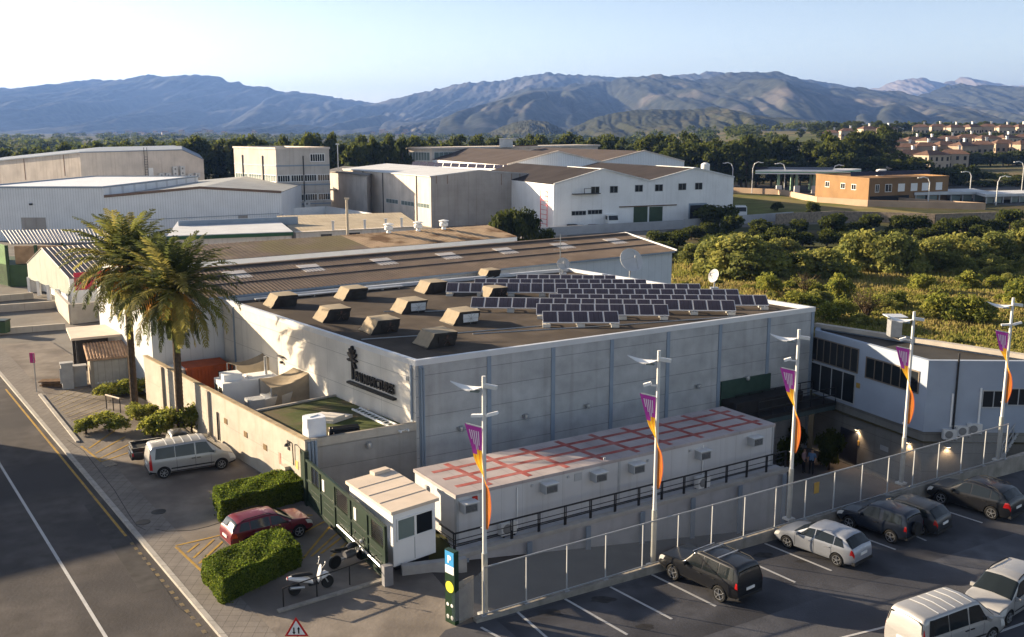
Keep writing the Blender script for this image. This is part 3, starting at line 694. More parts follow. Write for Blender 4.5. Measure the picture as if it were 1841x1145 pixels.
def winpx(wl, root, x0, y0, x1, y1, fr, gl, panes, z0=None, z1=None):
    a, za = wl.hit(x0, y0); c, zc = wl.hit(x1, y1); a, c = min(a, c), max(a, c)
    return wl.window(root, a, c, z0 if z0 is not None else min(za, zc), z1 if z1 is not None else max(za, zc), fr, gl, panes)
m_brown = M('brown_frame', (.16, .13, .1), .6, .1, 2)
winpx(WF, wg, 1457, 650, 1541, 670, m_brown, m_glass, 7, 3.0, 4.55)
a, _ = WF.hit(1455, 690); c, _ = WF.hit(1536, 700)
WF.window(wg, a, c, .8, 2.75, m_greysteel, m_glass, 4)
winpx(WF, wg, 1558, 660, 1651, 690, m_brown, m_glass, 6, 2.9, 4.2)
winpx(WS, wg, 1768, 703, 1806, 707, m_greysteel, m_glass, 2, 2.2, 3.2)
winpx(WS, wg, 1815, 690, 1850, 700, m_greysteel, m_glass, 2, 2.35, 3.35)
b = MB(); a, _ = WF.hit(1506, 790); c, _ = WF.hit(1537, 800); WF.rect(b, a, c, -3.5, -1.2, -.25, -.2); b.build('door', M('dark_blue_door', (.03, .035, .05), .5, .1, 2), wg)
b = MB(); s, z = WS.hit(1722, 660); b.tube([WS.pt(s, .0, .08), WS.pt(s, WH + .5, .08)], .06, 8); b.build('downpipe', m_dark, wg)
b = MB()
for x, y in ((1711, 730), (1762, 720)):
    s, z = WS.hit(x, y); WS.rect(b, s - .05, s + .05, .9, z + .8, 0, .08)
s0, _ = WS.hit(1711, 760); s1, _ = WS.hit(1760, 745); WS.rect(b, s0, s1, .9, 1.0, 0, .08); b.split('conduit', m_white, wg)
m_lampglow = M('lamp_glow', (1.0, .72, .42), .5, 0, emit=6)
def bulkhead(wl, x, y, o_, root):
    s, z = wl.hit(x, y); b = MB(); wl.rect(b, s - .14, s + .14, z - .08, z + .08, o_, o_ + .26); lp = b.build('wall_lamp', m_steel, root)
    b = MB(); wl.rect(b, s - .1, s + .1, z - .1, z - .078, o_ + .06, o_ + .24); b.build('bulb', m_lampglow, lp)
    L_ = bpy.data.lights.new('wall_lamp_light', 'SPOT'); L_.energy = 45; L_.color = (1, .66, .36); L_.spot_size = R(120); L_.spot_blend = .7; L_.shadow_soft_size = .08
    lo_ = bpy.data.objects.new('wall_lamp_light', L_); COL.objects.link(lo_); lo_.location = wl.pt(s, z - .14, o_ + .15)
WFl = Wall(*[inset(wp, .25)[i] for i in (0, 1)]); WSl = Wall(*[inset(wp, .25)[i] for i in (1, 2)])
bulkhead(WFl, 1544, 770, 0, wg); bulkhead(WFl, 1636, 793, 0, wg); bulkhead(WSl, 1703, 800, 0, wg)
for i, ((x, y), l) in enumerate(zip(((1703, 778), (1727, 772), (1747, 768)), ('left', 'middle', 'right'))):
    s, z = WSl.hit(x, y); p = WSl.pt(s, z - .35, .35)
    split_unit((p.x, p.y, p.z), math.atan2(WS.d.y, WS.d.x), l + ' one of three white outdoor units hung on the wing wall', 'outdoor units on the wing wall')
for x, y, w in ((1543, 693, WF), (1542, 796, WFl)):
    s, z = w.hit(x, y); b = MB(); c = w.pt(s, z, .03); w.rect(b, s - .17, s + .17, z - .17, z + .17, 0, .03); solo(b, 'warning_sign', m_yline, 'small yellow warning plate on the wing wall, ' + ('upper, by the glazed doors' if y < 700 else 'lower, by the dark door'), 'sign', group='yellow plates on the wing')
s, z = WFl.hit(1590, 806); b = MB(); WFl.rect(b, s - .35, s + .35, z - .16, z + .16, 0, .04); b.build('name_plate', m_greysteel, wg)
# bridge to the glazed doors
br = T('footbridge', 'dark steel footbridge leading to the glazed doors of the wing', 'bridge', (w0.x, w0.y, .3), fa_ang)
bd0 = FW.pt(FW.hit(1400, 735)[0], 0, .5); bq = WF.pt(WF.hit(1495, 735)[0], 0, .1)
bp0 = xy(bd0) - sAB * 4.5 + FW.n * .9; bp1 = xy(bq) - FW.n * 0 
bp1 = isect(bp0, sAB, xy(w0), WF.d) - sAB * .15
b = MB(); b.bar(bp0, bp1, 2.2, .28, .5); b.build('deck', m_dark, br)
b = MB(); b.bar(bp0 + FW.n * 1.0, bp1 + FW.n * 1.0, .1, -.05, .32); b.bar(bp0 - FW.n * 1.0, bp1 - FW.n * 1.0, .1, -.05, .32); b.build('girder', M('blue_green_steel', (.05, .08, .085), .5, .1, 2), br)
for sgn in (1, -1):
    b = MB(); e = FW.n * 1.05 * sgn
    for z in (1.5, 1.0): b.bar(bp0 + e, bp1 + e, .05, z, z + .05)
    n_ = 6
    for k in range(n_ + 1):
        p = bp0 + e + (bp1 - bp0) * (k / n_) * .995; b.box((p.x, p.y, 1.02), (.05, .05, 1.05), fa_ang)
    b.build('railing', m_dark, br)
# roof lantern on the wing
p = W(1607, 604, WH + .2); t = T('chimney_cowl', 'square metal chimney cowl with flat lid on the rear edge of the wing roof', 'chimney', tuple(p))
b = MB(); b.box((p.x, p.y, p.z + .55), (.75, .75, 1.1)); b.build('shaft', m_steel, t)
for sx in (-.35, .35):
    for sy in (-.35, .35): 
        b = MB(); b.box((p.x + sx, p.y + sy, p.z + 1.22), (.04, .04, .28)); b.build('leg', m_steel, t)
b = MB(); b.box((p.x, p.y, p.z + 1.38), (1.25, 1.25, .06)); b.build('lid', m_cap, t)
# outside stair at the far right
stp = T('outside_stair', 'grey steel outside stair climbing beside the wing', 'stairs', tuple(W(1800, 828, -.5)), 0)
s0 = W(1800, 826, -1.0); s1 = WD(1850, 745, s0.y + 1.2); 
b = MB()
for dy in (0, 1.1):
    b.beam(s0 + Vector((0, dy, 0)), s1 + Vector((0, dy, 0)), .08, .22); b.beam(s0 + Vector((0, dy, 1)), s1 + Vector((0, dy, 1)), .05); b.beam(s0 + Vector((0, dy, .55)), s1 + Vector((0, dy, .55)), .04)
    for k in range(6): q = s0.lerp(s1, k / 5) + Vector((0, dy, 0)); b.box((q.x, q.y, q.z + .5), (.05, .05, 1.0))
b.build('stringer', m_greysteel, stp)
for k in range(11): q = s0.lerp(s1, (k + .5) / 11); b = MB(); b.box((q.x, q.y + .55, q.z + .04), (.3, 1.1, .04)); b.build('tread', m_dark, stp)
# ------------------------------------------------------------------ roof coolers
m_cloth = M('beige_cover', (.27, .225, .165), .9, .12, 2, .3, stain=.25)
m_shade_dark = M('shade_dark_cover', (.045, .04, .036), .8, .25, 2, .3)  # cover fabric with shade put into its colour; also the dark fan panels
m_filter = M('white_filter_panel', (.62, .64, .66), .6, .05, 3)
def cooler(px, label, cover, face, sc=1.0):
    """covered roof cooler: fabric hood over a sloping duct, fan or filter face on the near right side"""
    p = W(px[0], px[1], 6.5); t = T('roof_cooler', label, 'roof cooler', tuple(p), fa_ang, 'covered coolers on the studio roof')
    b = MB(); u = sAB; v = Vector((-u.y, u.x)); L_, D_, H_ = 1.0 * sc, .86 * sc, .8 * sc
    def P(x, y, z): q = xy(p) + u * x + v * y; return (q.x, q.y, p.z + z)
    # hood: a chunky box with slightly sagging top and a skirt sloping out towards the sun
    lo = [(-D_ - .3 * sc, -L_ * .95), (D_ * .8, -L_ * .9), (D_ * .8, L_ * .9), (-D_ - .3 * sc, L_ * .95)]
    hi = [(-D_ * .7, -L_ * .9), (D_, -L_ * 1.02), (D_, L_ * .96), (-D_ * .7, L_ * .85)]
    lo = [(y, x) if False else (x, y) for x, y in lo]
    n = 6; G = []
    for k in range(n + 1):
        f = k / n; row = []
        for i in range(4):
            for j in range(3):
                g_ = j / 3; a = lo[i]; c = lo[(i + 1) % 4]; e = hi[i]; h = hi[(i + 1) % 4]
                x0 = a[0] + (c[0] - a[0]) * g_; y0 = a[1] + (c[1] - a[1]) * g_; x1 = e[0] + (h[0] - e[0]) * g_; y1 = e[1] + (h[1] - e[1]) * g_
                ff = f ** .85; wob = .035 * math.sin(j * 2.1 + i * 1.3 + k * 1.7 + px[0])
                row.append(P(x0 + (x1 - x0) * ff + wob, y0 + (y1 - y0) * ff + wob * .7, .06 + f * H_))
        G.append(row)
    b.grid(G, closed=True); b.m = [(0 if (i % 12) // 3 == 3 else 1) for i in range(len(b.f))]; top = [q for q in G[-1]]; cz = sum(q[2] for q in top) / 12  # sun side stays beige, the other three take the shade-darkened copy
    cx_ = sum(q[0] for q in top) / 12; cy_ = sum(q[1] for q in top) / 12
    b.add(top + [(cx_, cy_, cz + .05)], [[i, (i + 1) % 12, 12] for i in range(12)], 2)
    b.build('cover', [cover, m_shade_dark, m_fabric], t, 50)
    b = MB(); b.add([P(x * .97, y * .97, 0.0) for x, y in lo] + [P(x * .97, y * .97, .1) for x, y in lo], [(0, 1, 5, 4), (1, 2, 6, 5), (2, 3, 7, 6), (3, 0, 4, 7), (4, 5, 6, 7)]); b.build('base', m_dark, t)
    # face towards the front wall side (v negative), right half
    b = MB(); fy0, fy1 = -L_ * .9 - .035, -L_ * 1.0 - .05
    xa, xb = (-D_ * .45, D_ * .8)
    b.add([P(xa, fy0 - .02, .16), P(xb, fy0 - .02, .16), P(xb, fy1 - .01, H_ - .1), P(xa - .03, fy1 + .04, H_ - .1), P(xa, fy0 + .12, .16), P(xb, fy0 + .12, .16), P(xb, fy1 + .13, H_ - .1), P(xa, fy1 + .13, H_ - .1)],
          [(0, 1, 2, 3), (7, 6, 5, 4), (0, 4, 5, 1), (1, 5, 6, 2), (2, 6, 7, 3), (3, 7, 4, 0)])
    if face == 'filter':
        fo = b.build('filter_panel', m_filter, t)
        b = MB(); c = P((xa + xb) / 2, fy0 - .08, H_ * .5)
        for k in range(8):
            a = math.pi * k / 4; b.beam(c, P((xa + xb) / 2 + .36 * math.cos(a), fy0 - .07 - .06 * math.sin(a), H_ * .5 + .36 * math.sin(a)), .02)
        b.beam(P(xa, fy0 - .06, H_ * .5), P(xb, fy0 - .06, H_ * .5), .03); b.build('wire', m_greysteel, fo)
    elif face == 'fan':
        fo = b.build('fan_panel', m_shade_dark, t)
        b = MB(); mx = (xa + xb) / 2
        for k in range(5):
            a = 2 * math.pi * k / 5 + .3; q0 = P(mx + .08 * math.cos(a), fy0 - .07, H_ * .5 + .08 * math.sin(a)); q1 = P(mx + .33 * math.cos(a), fy0 - .07 - .05 * math.sin(a), H_ * .5 + .33 * math.sin(a)); b.beam(q0, q1, .12, .015)
        b.build('fan_blade', M('fan_brown', (.09, .045, .035), .5, .1, 3), fo)
    else:
        b.build('side_panel', m_shade_dark, t)
for a in (((508, 549), 'covered roof cooler at the far left end, nearest the palms', m_cloth, 'plain'),
          ((634, 536), 'covered roof cooler by the rear gutter, second from the left end', m_cloth, 'plain'),
          ((777, 524), 'covered roof cooler by the rear gutter, just left of the solar panels', m_cloth, 'plain'),
          ((600, 574), 'beige covered roof cooler with open dark fan, left of the other two fan coolers', m_cloth, 'fan'),
          ((686, 595), 'half shaded roof cooler with open fan, middle of the front row', m_cloth, 'fan'),
          ((786, 619), 'dark shaded roof cooler nearest the building corner', m_cloth, 'fan'),
          ((738, 559), 'beige roof cooler with white filter face, behind the other white faced one', m_cloth, 'filter'),
          ((830, 579), 'beige roof cooler with white filter face beside the front solar rows', m_cloth, 'filter'),
          ((888, 532), 'covered roof cooler standing between two solar rows', m_cloth, 'fan', .85),
          ((880, 498), 'small covered roof cooler behind the rearmost left solar row', m_cloth, 'plain', .8)): cooler(*a)
# ------------------------------------------------------------------ solar rows
m_cell = M('solar_cell_blue', (.03, .024, .034), .22, .25, .8, spec=.5, joints=((0, .32, .04, .02, .6),))
m_alu = M('aluminium_frame', (.5, .5, .52), .4, .04, 1)
m_block = M('ballast_block', (.52, .5, .46), .9, .1, 2)
CR7 = lambda X, Y: (800 + X / 2.707, 400 + Y / 2.707)
RZ = 6.5
def solar_row(bl, br, tl, n, label):
    a = W(*CR7(*bl), RZ + .32); c = W(*CR7(*br), RZ + .32); d = xy(c) - xy(a); L_ = d.length; d = d / L_
    ang = math.atan2(d.y, d.x); nrm = Vector((-d.y, d.x))
    t = T('solar_row', label, 'solar panels', (a.x, a.y, RZ), ang, 'solar rows on the studio roof')
    pw_ = L_ / n; D_ = 1.1; H_ = .56
    global PROTO_PANEL
    for k in range(n):
        if k == 0 and 'pm%.2f' % pw_ not in PM:
            b = MB(); b.slab([(0.008, 0, 0), (pw_ - .008, 0, 0), (pw_ - .008, D_, H_), (0.008, D_, H_)], .04); m1 = b.mesh('panel', m_alu)
            b = MB(); f_ = .05; e = .002
            y0, z0 = f_, f_ * H_ / D_; y1, z1 = D_ - f_, H_ - f_ * H_ / D_; ov = Vector((0, -H_, D_)).normalized() * .004
            b.add([(f_, y0 + ov.y, z0 + ov.z), (pw_ - f_, y0 + ov.y, z0 + ov.z), (pw_ - f_, y1 + ov.y, z1 + ov.z), (f_, y1 + ov.y, z1 + ov.z)], [(0, 1, 2, 3)]); m2 = b.mesh('cells', m_cell, recalc=False)
            PM['pm%.2f' % pw_] = (m1, m2)
        m1, m2 = PM['pm%.2f' % pw_]
        o = bpy.data.objects.new('panel', m1); COL.objects.link(o); o.parent = t; o.location = (k * pw_, 0, .32)
        o2 = bpy.data.objects.new('cells', m2); COL.objects.link(o2); o2.parent = o
    def P(x, y, z): q = xy(a) + d * x + nrm * y; return (q.x, q.y, RZ + z)
    nb = max(3, int(n / 2.2)); b = MB(); s_ = MB()
    for k in range(nb):
        x = L_ * (k + .12) / (nb - .76); x = min(x, L_ - .15)
        for y in (.12, D_ - .12): b.box(P(x, y, .11), (.5, .3, .22), ang)
        s_.beam(P(x, .05, .32), P(x, D_, .27), .05); s_.beam(P(x, D_ - .06, .2), P(x, D_ - .03, H_ + .28), .05); s_.beam(P(x, .04, .2), P(x, .04, .34), .05)
    b.split('ballast_block', m_block, t); s_.split('support', m_alu, t)
PM = {}
for bl, br, tl, n, l in (((475, 487), (850, 487), 0, 5, 'short front row of five solar panels nearest the parapet'),
                         ((443, 447), (1092, 452), 0, 9, 'second solar row from the front, nine panels, just behind the short row'),
                         ((122, 413), (1418, 430), 0, 19, 'long third solar row reaching left past the white faced cooler'),
                         ((505, 396), (1578, 403), 0, 16, 'solar row that reaches farthest right towards the roof corner'),
                         ((545, 368), (1438, 372), 0, 14, 'solar row in the middle of the field, behind the farthest reaching one'),
                         ((3, 338), (1250, 344), 0, 21, 'solar row that reaches farthest left, ending by the rear gutter cooler'),
                         ((140, 316), (985, 320), 0, 15, 'second to last solar row before the hall roof'),
                         ((345, 294), (832, 299), 0, 9, 'rearmost short solar row in front of the satellite dish')): solar_row(bl, br, tl, n, l)
# ------------------------------------------------------------------ dishes, antenna, rear gutter rail
def dish(px, z, r, label, look, pole=.9):
    p = W(px[0], px[1], z); t = T('satellite_dish', label, 'satellite dish', (p.x, p.y, z), 0)
    b = MB(); b.tube([(p.x, p.y, z), (p.x, p.y, z + pole + r * .6)], .07, 8); b.box((p.x, p.y, z + .08), (.6, .6, .16)); b.build('mast', m_steel, t)
    b = MB(); c = Vector((p.x, p.y, z + pole + r)); ax = Vector(look).normalized(); e1 = ax.cross(Vector((0, 0, 1))).normalized(); e2 = ax.cross(e1)
    G = []
    for sgn in (0, 1):
        rings = range(9) if sgn == 0 else range(8, -1, -1)
        for i in rings:
            rr = r * i / 8; row = []
            for k in range(28):
                a = 2 * math.pi * k / 28; row.append(tuple(c + (e1 * math.cos(a) + e2 * math.sin(a)) * max(rr, .002) + ax * (.28 * r * (i / 8) ** 2 - (.03 if sgn else 0))))
            G.append(row)
    b.grid(G, closed=True); b.build('reflector', M('dish_grey', (.5, .5, .5), .6, .06, 1), t, 50)
    b = MB(); f_ = c + ax * r * 1.0
    for a in (0, 2.1, 4.2): b.beam(c + (e1 * math.cos(a) + e2 * math.sin(a)) * r * .9 + ax * .22 * r, f_, .03)
    b.lathe([(.08, -.1), (.08, .1)], f_, n=8); b.build('feed_arm', m_steel, t)
dish((1132, 502), 6.5, 1.05, 'large pale satellite dish behind the solar rows', (.35, -.85, .5), .5)
dish((1012, 494), 6.5, .55, 'small satellite dish beside the thin antenna mast at the hall roof', (.1, -.9, .4), .4)
dish((1284, 520), 6.5, .55, 'round white dish on a post at the right edge of the studio roof', (-.8, -.5, .35), .5)
p = W(1007, 494, 6.5); b = MB(); b.tube([p, p + Vector((0, 0, 3.6))], .04, 6)
for z in (2.2, 2.6, 3.0, 3.4): b.beam(p + Vector((-.6, 0, z)), p + Vector((.6, 0, z)), .03)
solo(b, 'antenna', m_steel, 'thin rooftop antenna mast with cross bars beside the small dish', 'antenna')
BWl = Wall(D2, C2)
b = MB(); q0 = D2 + sAB * 3 - Vector((sAB.y * -1, sAB.x)) * 0; nb_ = (A2 - D2).normalized()
b.bar(D2 + nb_ * .9 + sAB * 2, D2 + nb_ * .9 + sAB * 14, .5, 6.62, 6.7)
for k in range(9): c = D2 + nb_ * .9 + sAB * (2.3 + k * 1.42); b.box((c.x, c.y, 6.55), (.1, .4, .16), fa_ang)
solo(b, 'cable_tray', m_steel, 'long galvanised cable tray along the rear edge of the studio roof', 'cable tray', rz=fa_ang)
# ------------------------------------------------------------------ things on the annex roof
def on(x, y, z): return W(x, y, z)
p = on(566, 792, 2.9); t = T('wrapped_pallet', 'tall white plastic wrapped pallet load at the annex corner', 'pallet load', tuple(p), fa_ang)
b = MB(); b.box((p.x, p.y, p.z + .07), (1.1, 1.0, .14), fa_ang); b.build('pallet', m_wood, t)
b = MB(); G = []
for k in range(7):
    f = k / 6; row = []
    for i in range(24):
        a = 2 * math.pi * i / 24; ca, sa = math.cos(a), math.sin(a); q = (abs(ca) ** 6 + abs(sa) ** 6) ** (-1 / 6)
        x, y = q * ca * .55 * (1 - .04 * f), q * sa * .5 * (1 - .04 * f); wv = .015 * math.sin(i * 1.7 + k)
        X = x * math.cos(fa_ang) - y * math.sin(fa_ang) + wv; Y = x * math.sin(fa_ang) + y * math.cos(fa_ang) - wv
        row.append((p.x + X, p.y + Y, p.z + .14 + f * 1.2))
    G.append(row)
b.grid(G, closed=True); b.add(G[-1], [list(range(24))]); b.build('wrapping', M('white_wrap', (.7, .72, .76), .35, .05, 3, spec=.5), t, 50)
b = MB(); b.box((p.x - .1, p.y + .05, p.z + 1.36), (.6, .3, .05), fa_ang + .4); b.build('lid', m_white, t)
a, c, d = on(552, 752, 3.0), on(604, 767, 3.0), on(632, 747, 3.0)
a, c, d = xy(on(556, 757, 2.9)), xy(on(598, 762, 2.9)), xy(on(634, 750, 2.9)); e = a + (d - c)
for i, (z0, sh, l) in enumerate(((2.9, 0, 'flat pale slab lying lowest on the mossy annex roof'), (3.07, .25, 'second pale slab stacked askew on the one lying on the annex roof'))):
    b = MB(); s_ = Vector((sh, sh * .6)); cc = (a + d) / 2
    pl = [a, c, d, e] if i == 0 else [c + (a - c) * .98, c, c + (d - c) * .55, a + (d - c) * .55]
    b.prism([q + s_ * (.3 if i else 0) for q in pl], z0, z0 + .165); solo(b, 'slab', M('pale_slab', (.6, .56, .5), .8, .08, 2), l, 'slab', group='slabs on the annex roof', rz=fa_ang)
p = on(620, 783, 2.9); t = T('pipe_stack', 'stack of black pipes with pale cut ends on the annex roof', 'pipes', tuple(p), fa_ang)
hd = Vector((math.cos(fa_ang - .15), math.sin(fa_ang - .15), 0)); sd_ = Vector((-hd.y, hd.x, 0)); kk = 0
for lay, n in enumerate((5, 4, 3)):
    for k in range(n):
        c = Vector((p.x, p.y, p.z + .1 + lay * .165)) + sd_ * ((k - (n - 1) / 2) * .19); ln = .75 + .12 * math.sin(kk * 2.3); kk += 1
        b = MB(); b.tube([c - hd * ln, c + hd * .75], .094, 10); po = b.build('pipe', m_black, t, 50)
        b = MB(); b.tube([c - hd * (ln + .012), c - hd * (ln - .02)], .085, 10); b.build('cut_end', m_beige, po)
l0 = LW.hit(640, 733); t = None
la = on(640, 735, 2.95); lb = on(728, 776, 2.95); ld = (xy(lb) - xy(la)); LLn = ld.length; ld /= LLn; ln_ = Vector((-ld.y, ld.x))
t = T('ladder', 'white ladder lying along the foot of the sign wall', 'ladder', (la.x, la.y, 2.9), math.atan2(ld.y, ld.x))
for s_ in (-.24, .24):
    b = MB(); b.bar(xy(la) + ln_ * s_, xy(lb) + ln_ * s_, .08, 2.93, 3.03); b.build('rail', m_white, t)
for k in range(14):
    c = xy(la) + ld * (LLn * (k + .5) / 14); b = MB(); b.bar(c - ln_ * .24, c + ln_ * .24, .05, 2.96, 3.0); b.build('rung', m_white, t)
# ------------------------------------------------------------------ equipment yard between boundary wall and studio
def obox(name, px, z, dims, rz, m, label, cat, zb=0.0):
    p = W(px[0], px[1], z); b = MB(); b.box((p.x, p.y, zb + dims[2] / 2), dims, rz); return p, b
hq_ = D2 - Vector((-sAB.y, sAB.x)) * 1.4
pc_ = isect(hq_, sAB, Vector((0, 0)), xy(W(366, 655, 1.3))); p = Vector((pc_.x, pc_.y, 0)); t = T('orange_container', 'orange steel container standing in the yard behind the boundary wall', 'container', (p.x, p.y, 0), fa_ang)
CWd, CDp, CHt = 3.0, 2.3, 2.45
b = MB(); b.box((p.x, p.y, CHt / 2), (CWd, CDp, CHt), fa_ang)
m_or = M('orange_rust_paint', (.42, .085, .022), .65, .2, 1.5, stain=.35, streak=.2)
b.build('body', m_or, t)
def LP(p, a, x, y, z): return (p[0] + x * math.cos(a) - y * math.sin(a), p[1] + x * math.sin(a) + y * math.cos(a), z)
b = MB()
for k in range(15): b.box(LP(p, fa_ang, -CWd / 2 + .15 + k * .236, -CDp / 2 - .01, CHt / 2), (.09, .05, CHt - .3), fa_ang)
b.build('rib', m_or, t)
b = MB(); b.box(LP(p, fa_ang, 1.15, -CDp / 2 - .04, CHt * .55), (.9, .04, 1.3), fa_ang); b.build('vent', m_dark, t)
b = MB(); 
for z in (.1, CHt - .06): b.box(LP(p, fa_ang, 0, -CDp / 2 - .015, z), (CWd + .04, .08, .14), fa_ang)
b.split('edge_beam', m_or, t)
# cream cabinet and white tank near the container
pc_ = isect(hq_, sAB, Vector((0, 0)), xy(W(314, 655, 1.3))); p = Vector((pc_.x, pc_.y, 0)); t = T('white_cabin', 'white box cabin left of the orange container in the yard', 'cabin', (p.x, p.y, 0), fa_ang)
b = MB(); b.box((p.x, p.y, 1.15), (2.0, 1.8, 2.3), fa_ang); b.build('body', m_dirty_white, t); b = MB(); b.box((p.x, p.y, 2.34), (2.15, 1.95, .1), fa_ang); b.build('roof', m_white, t); b = MB(); b.box(LP(p, fa_ang, .3, -.91, 1.0), (.8, .05, 1.8), fa_ang); b.build('door', m_greysteel, t)
# white box van in the yard
p = W(395, 684, 3.1) + Vector((sAB.x, sAB.y, 0)) * 1.75; t = T('box_trailer', 'white box trailer with roof unit in the yard, its twin rear windows facing left', 'trailer', (p.x, p.y, 0), fa_ang)
TL, TW_, THh = 3.7, 2.0, 2.55
b = MB(); b.box((p.x, p.y, .55 + THh / 2), (TL, TW_, THh), fa_ang); b.build('box', m_white, t)
b = MB(); b.box(LP(p, fa_ang, 0, 0, .45), (TL - .2, TW_ * .8, .25), fa_ang); b.build('chassis', m_dark, t)
b = MB()
for y in (-.5, .5): b.box(LP(p, fa_ang, -TL / 2 - .02, y, 2.35), (.05, .55, .9), fa_ang)
b.split('rear_window', m_glass, t)
b = MB(); b.box(LP(p, fa_ang, -1.0, .1, .55 + THh + .2), (1.2, 1.1, .4), fa_ang); b.box(LP(p, fa_ang, .8, .0, .55 + THh + .05), (1.6, 1.0, .1), fa_ang); b.split('roof_unit', m_white, t)
b = MB(); b.tube([LP(p, fa_ang, 1.2, -.3, .55 + THh), LP(p, fa_ang, 1.2, -.3, .55 + THh + 1.3)], .1, 8); b.build('flue', m_steel, t)
for x in (-TL / 2 + .8, TL / 2 - .8):
    for y in (-TW_ / 2 + .1, TW_ / 2 - .1):
        b = MB(); c = LP(p, fa_ang, x, y, .42); q = MB(); q.lathe([(.42, -.12), (.42, .12), (.2, .13)], (0, 0, 0), 'y', 16); b.add([LP(c, fa_ang, v[0], v[1], c[2] + v[2]) for v in q.v], q.f); b.build('wheel', m_black, t)
# canvas canopies
def canopy(pts, zs, label, rim):
    """sagging tarpaulin roof on posts with hanging side"""
    P_ = [W(x, y, z) for (x, y), z in zip(pts, zs)]
    c = sum(P_, Vector((0, 0, 0))) / 4; t = T('canvas_canopy', label, 'canopy', (c.x, c.y, 0), fa_ang)
    b = MB(); G = []
    for side in (0, 1):
        for i in (range(9) if side == 0 else range(8, -1, -1)):
            u_ = i / 8; row = []
            for j in range(9):
                v_ = j / 8; q = P_[0].lerp(P_[1], u_).lerp(P_[3].lerp(P_[2], u_), v_)
                sag = -.2 * math.sin(math.pi * u_) * math.sin(math.pi * v_) - .22 * math.sin(math.pi * u_)
                row.append((q.x, q.y, q.z + sag - side * .02))
            G.append(row)
    b.grid(G); b.build('roof', m_cloth, t, True)
    b = MB(); rows = [G[i] for i in range(9)]
    edge = [r[0] for r in rows]; b.grid([edge, [(x, y, .15) for x, y, z in edge]]); edge = rows[-1]; b.grid([edge, [(x, y, .15) for x, y, z in edge]])
    b.split('side_curtain', m_fabric, t, True)
    b = MB()
    for q in P_: b.tube([(q.x, q.y, 0), (q.x, q.y, q.z - .02)], .05, 6)
    b.split('post', m_greysteel, t)
canopy([(487, 697), (557, 669), (530, 659), (466, 680)], [3.2, 3.72, 3.7, 3.2], 'sagging beige canvas canopy beside the annex roof', 0)
canopy([(424, 657), (486, 641), (477, 632), (408, 652)], [3.2, 3.72, 3.9, 3.2], 'sagging beige canvas canopy behind the white box trailer', 0)
# air handling units by the annex
for (x, y), l in (((458, 712), 'left one of two grey air handling ducts with dark outlets beside the annex'), ((486, 705), 'right one of two grey air handling ducts with dark outlets beside the annex')):
    p = W(x, y + 4, 2.6); t = T('air_handler', l, 'air handler', (p.x, p.y, 0), fa_ang, 'air handlers beside the annex')
    b = MB(); b.box((p.x, p.y, 1.3), (1.0, 1.0, 2.6), fa_ang); b.build('casing', m_greysteel, t)
    b = MB(); q = [LP(p, fa_ang, x_, y_, z_) for x_, y_, z_ in ((.5, -.5, 2.55), (.5, .5, 2.55), (1.3, .5, 2.7), (1.3, -.5, 2.7), (.5, -.5, 1.7), (.5, .5, 1.7), (1.05, .5, 2.0), (1.05, -.5, 2.0))]
    b.add(q, [(0, 1, 2, 3), (4, 7, 6, 5), (0, 4, 5, 1), (1, 5, 6, 2), (3, 7, 4, 0)]); b.build('duct', m_steel, t)
    b = MB(); q2 = [LP(p, fa_ang, x_, y_, z_) for x_, y_, z_ in ((1.27, -.46, 2.63), (1.27, .46, 2.63), (1.05, .46, 2.05), (1.05, -.46, 2.05))]; b.add(q2, [(0, 1, 2, 3)]); b.build('outlet', m_black, t)
p = W(400, 712, 1.6); t = T('generator', 'dark box generator with pale roof against the boundary wall', 'generator', (p.x, p.y, 0), fa_ang)
b = MB(); b.box((p.x, p.y, .9), (1.6, 1.4, 1.8), fa_ang); b.build('casing', m_dark, t); b = MB(); b.box((p.x, p.y, 1.86), (1.7, 1.5, .1), fa_ang); b.build('lid', m_cloth, t); b = MB(); b.box(LP(p, fa_ang, .2, -.71, .9), (.8, .04, .9), fa_ang); b.build('grille', m_greysteel, t)
p = W(425, 722, 1.3); t = T('cooling_plinth', 'low grey machine housing in front of the air handlers', 'machine', (p.x, p.y, 0), fa_ang)
b = MB(); b.box((p.x, p.y, .8), (2.2, 1.7, 1.6), fa_ang); b.build('casing', M('grey_housing', (.33, .33, .33), .7, .1, 1, stain=.3), t); b = MB(); b.box((p.x, p.y, 1.63), (2.3, 1.8, .06), fa_ang); b.build('lid', m_beige, t)
# ------------------------------------------------------------------ mesh fence
FL = 33.2; fs0 = fe0 + FD * .1
def ftop(s): return .15 + .75 * max(0, s) / 34
ft = T('mesh_fence', 'tall see-through mesh fence with pale posts along the car park', 'fence', (fs0.x, fs0.y, 0), math.atan2(FD.y, FD.x))
m_mesh = M('fence_mesh', (.3, .29, .285), .7, 0, alpha=.4)
NP = 17
for k in range(NP + 1):
    s = FL * k / NP; p = fs0 + FD * s; b = MB(); z = ftop(s); b.box((p.x, p.y, z + 1.03), (.045, .045, 2.06), ft['_r']); b.box((p.x, p.y, z + .01), (.22, .2, .03), ft['_r']); b.build('post', m_greysteel, ft)
for k in range(NP):
    s0, s1 = FL * k / NP + .05, FL * (k + 1) / NP - .05; p, q = fs0 + FD * s0, fs0 + FD * s1; b = MB()
    b.add([(p.x, p.y, ftop(s0) + .08), (q.x, q.y, ftop(s1) + .08), (q.x, q.y, ftop(s1) + 2.0), (p.x, p.y, ftop(s0) + 2.0)], [(0, 1, 2, 3)])
    b.build('mesh_panel', m_mesh, ft)
b = MB()
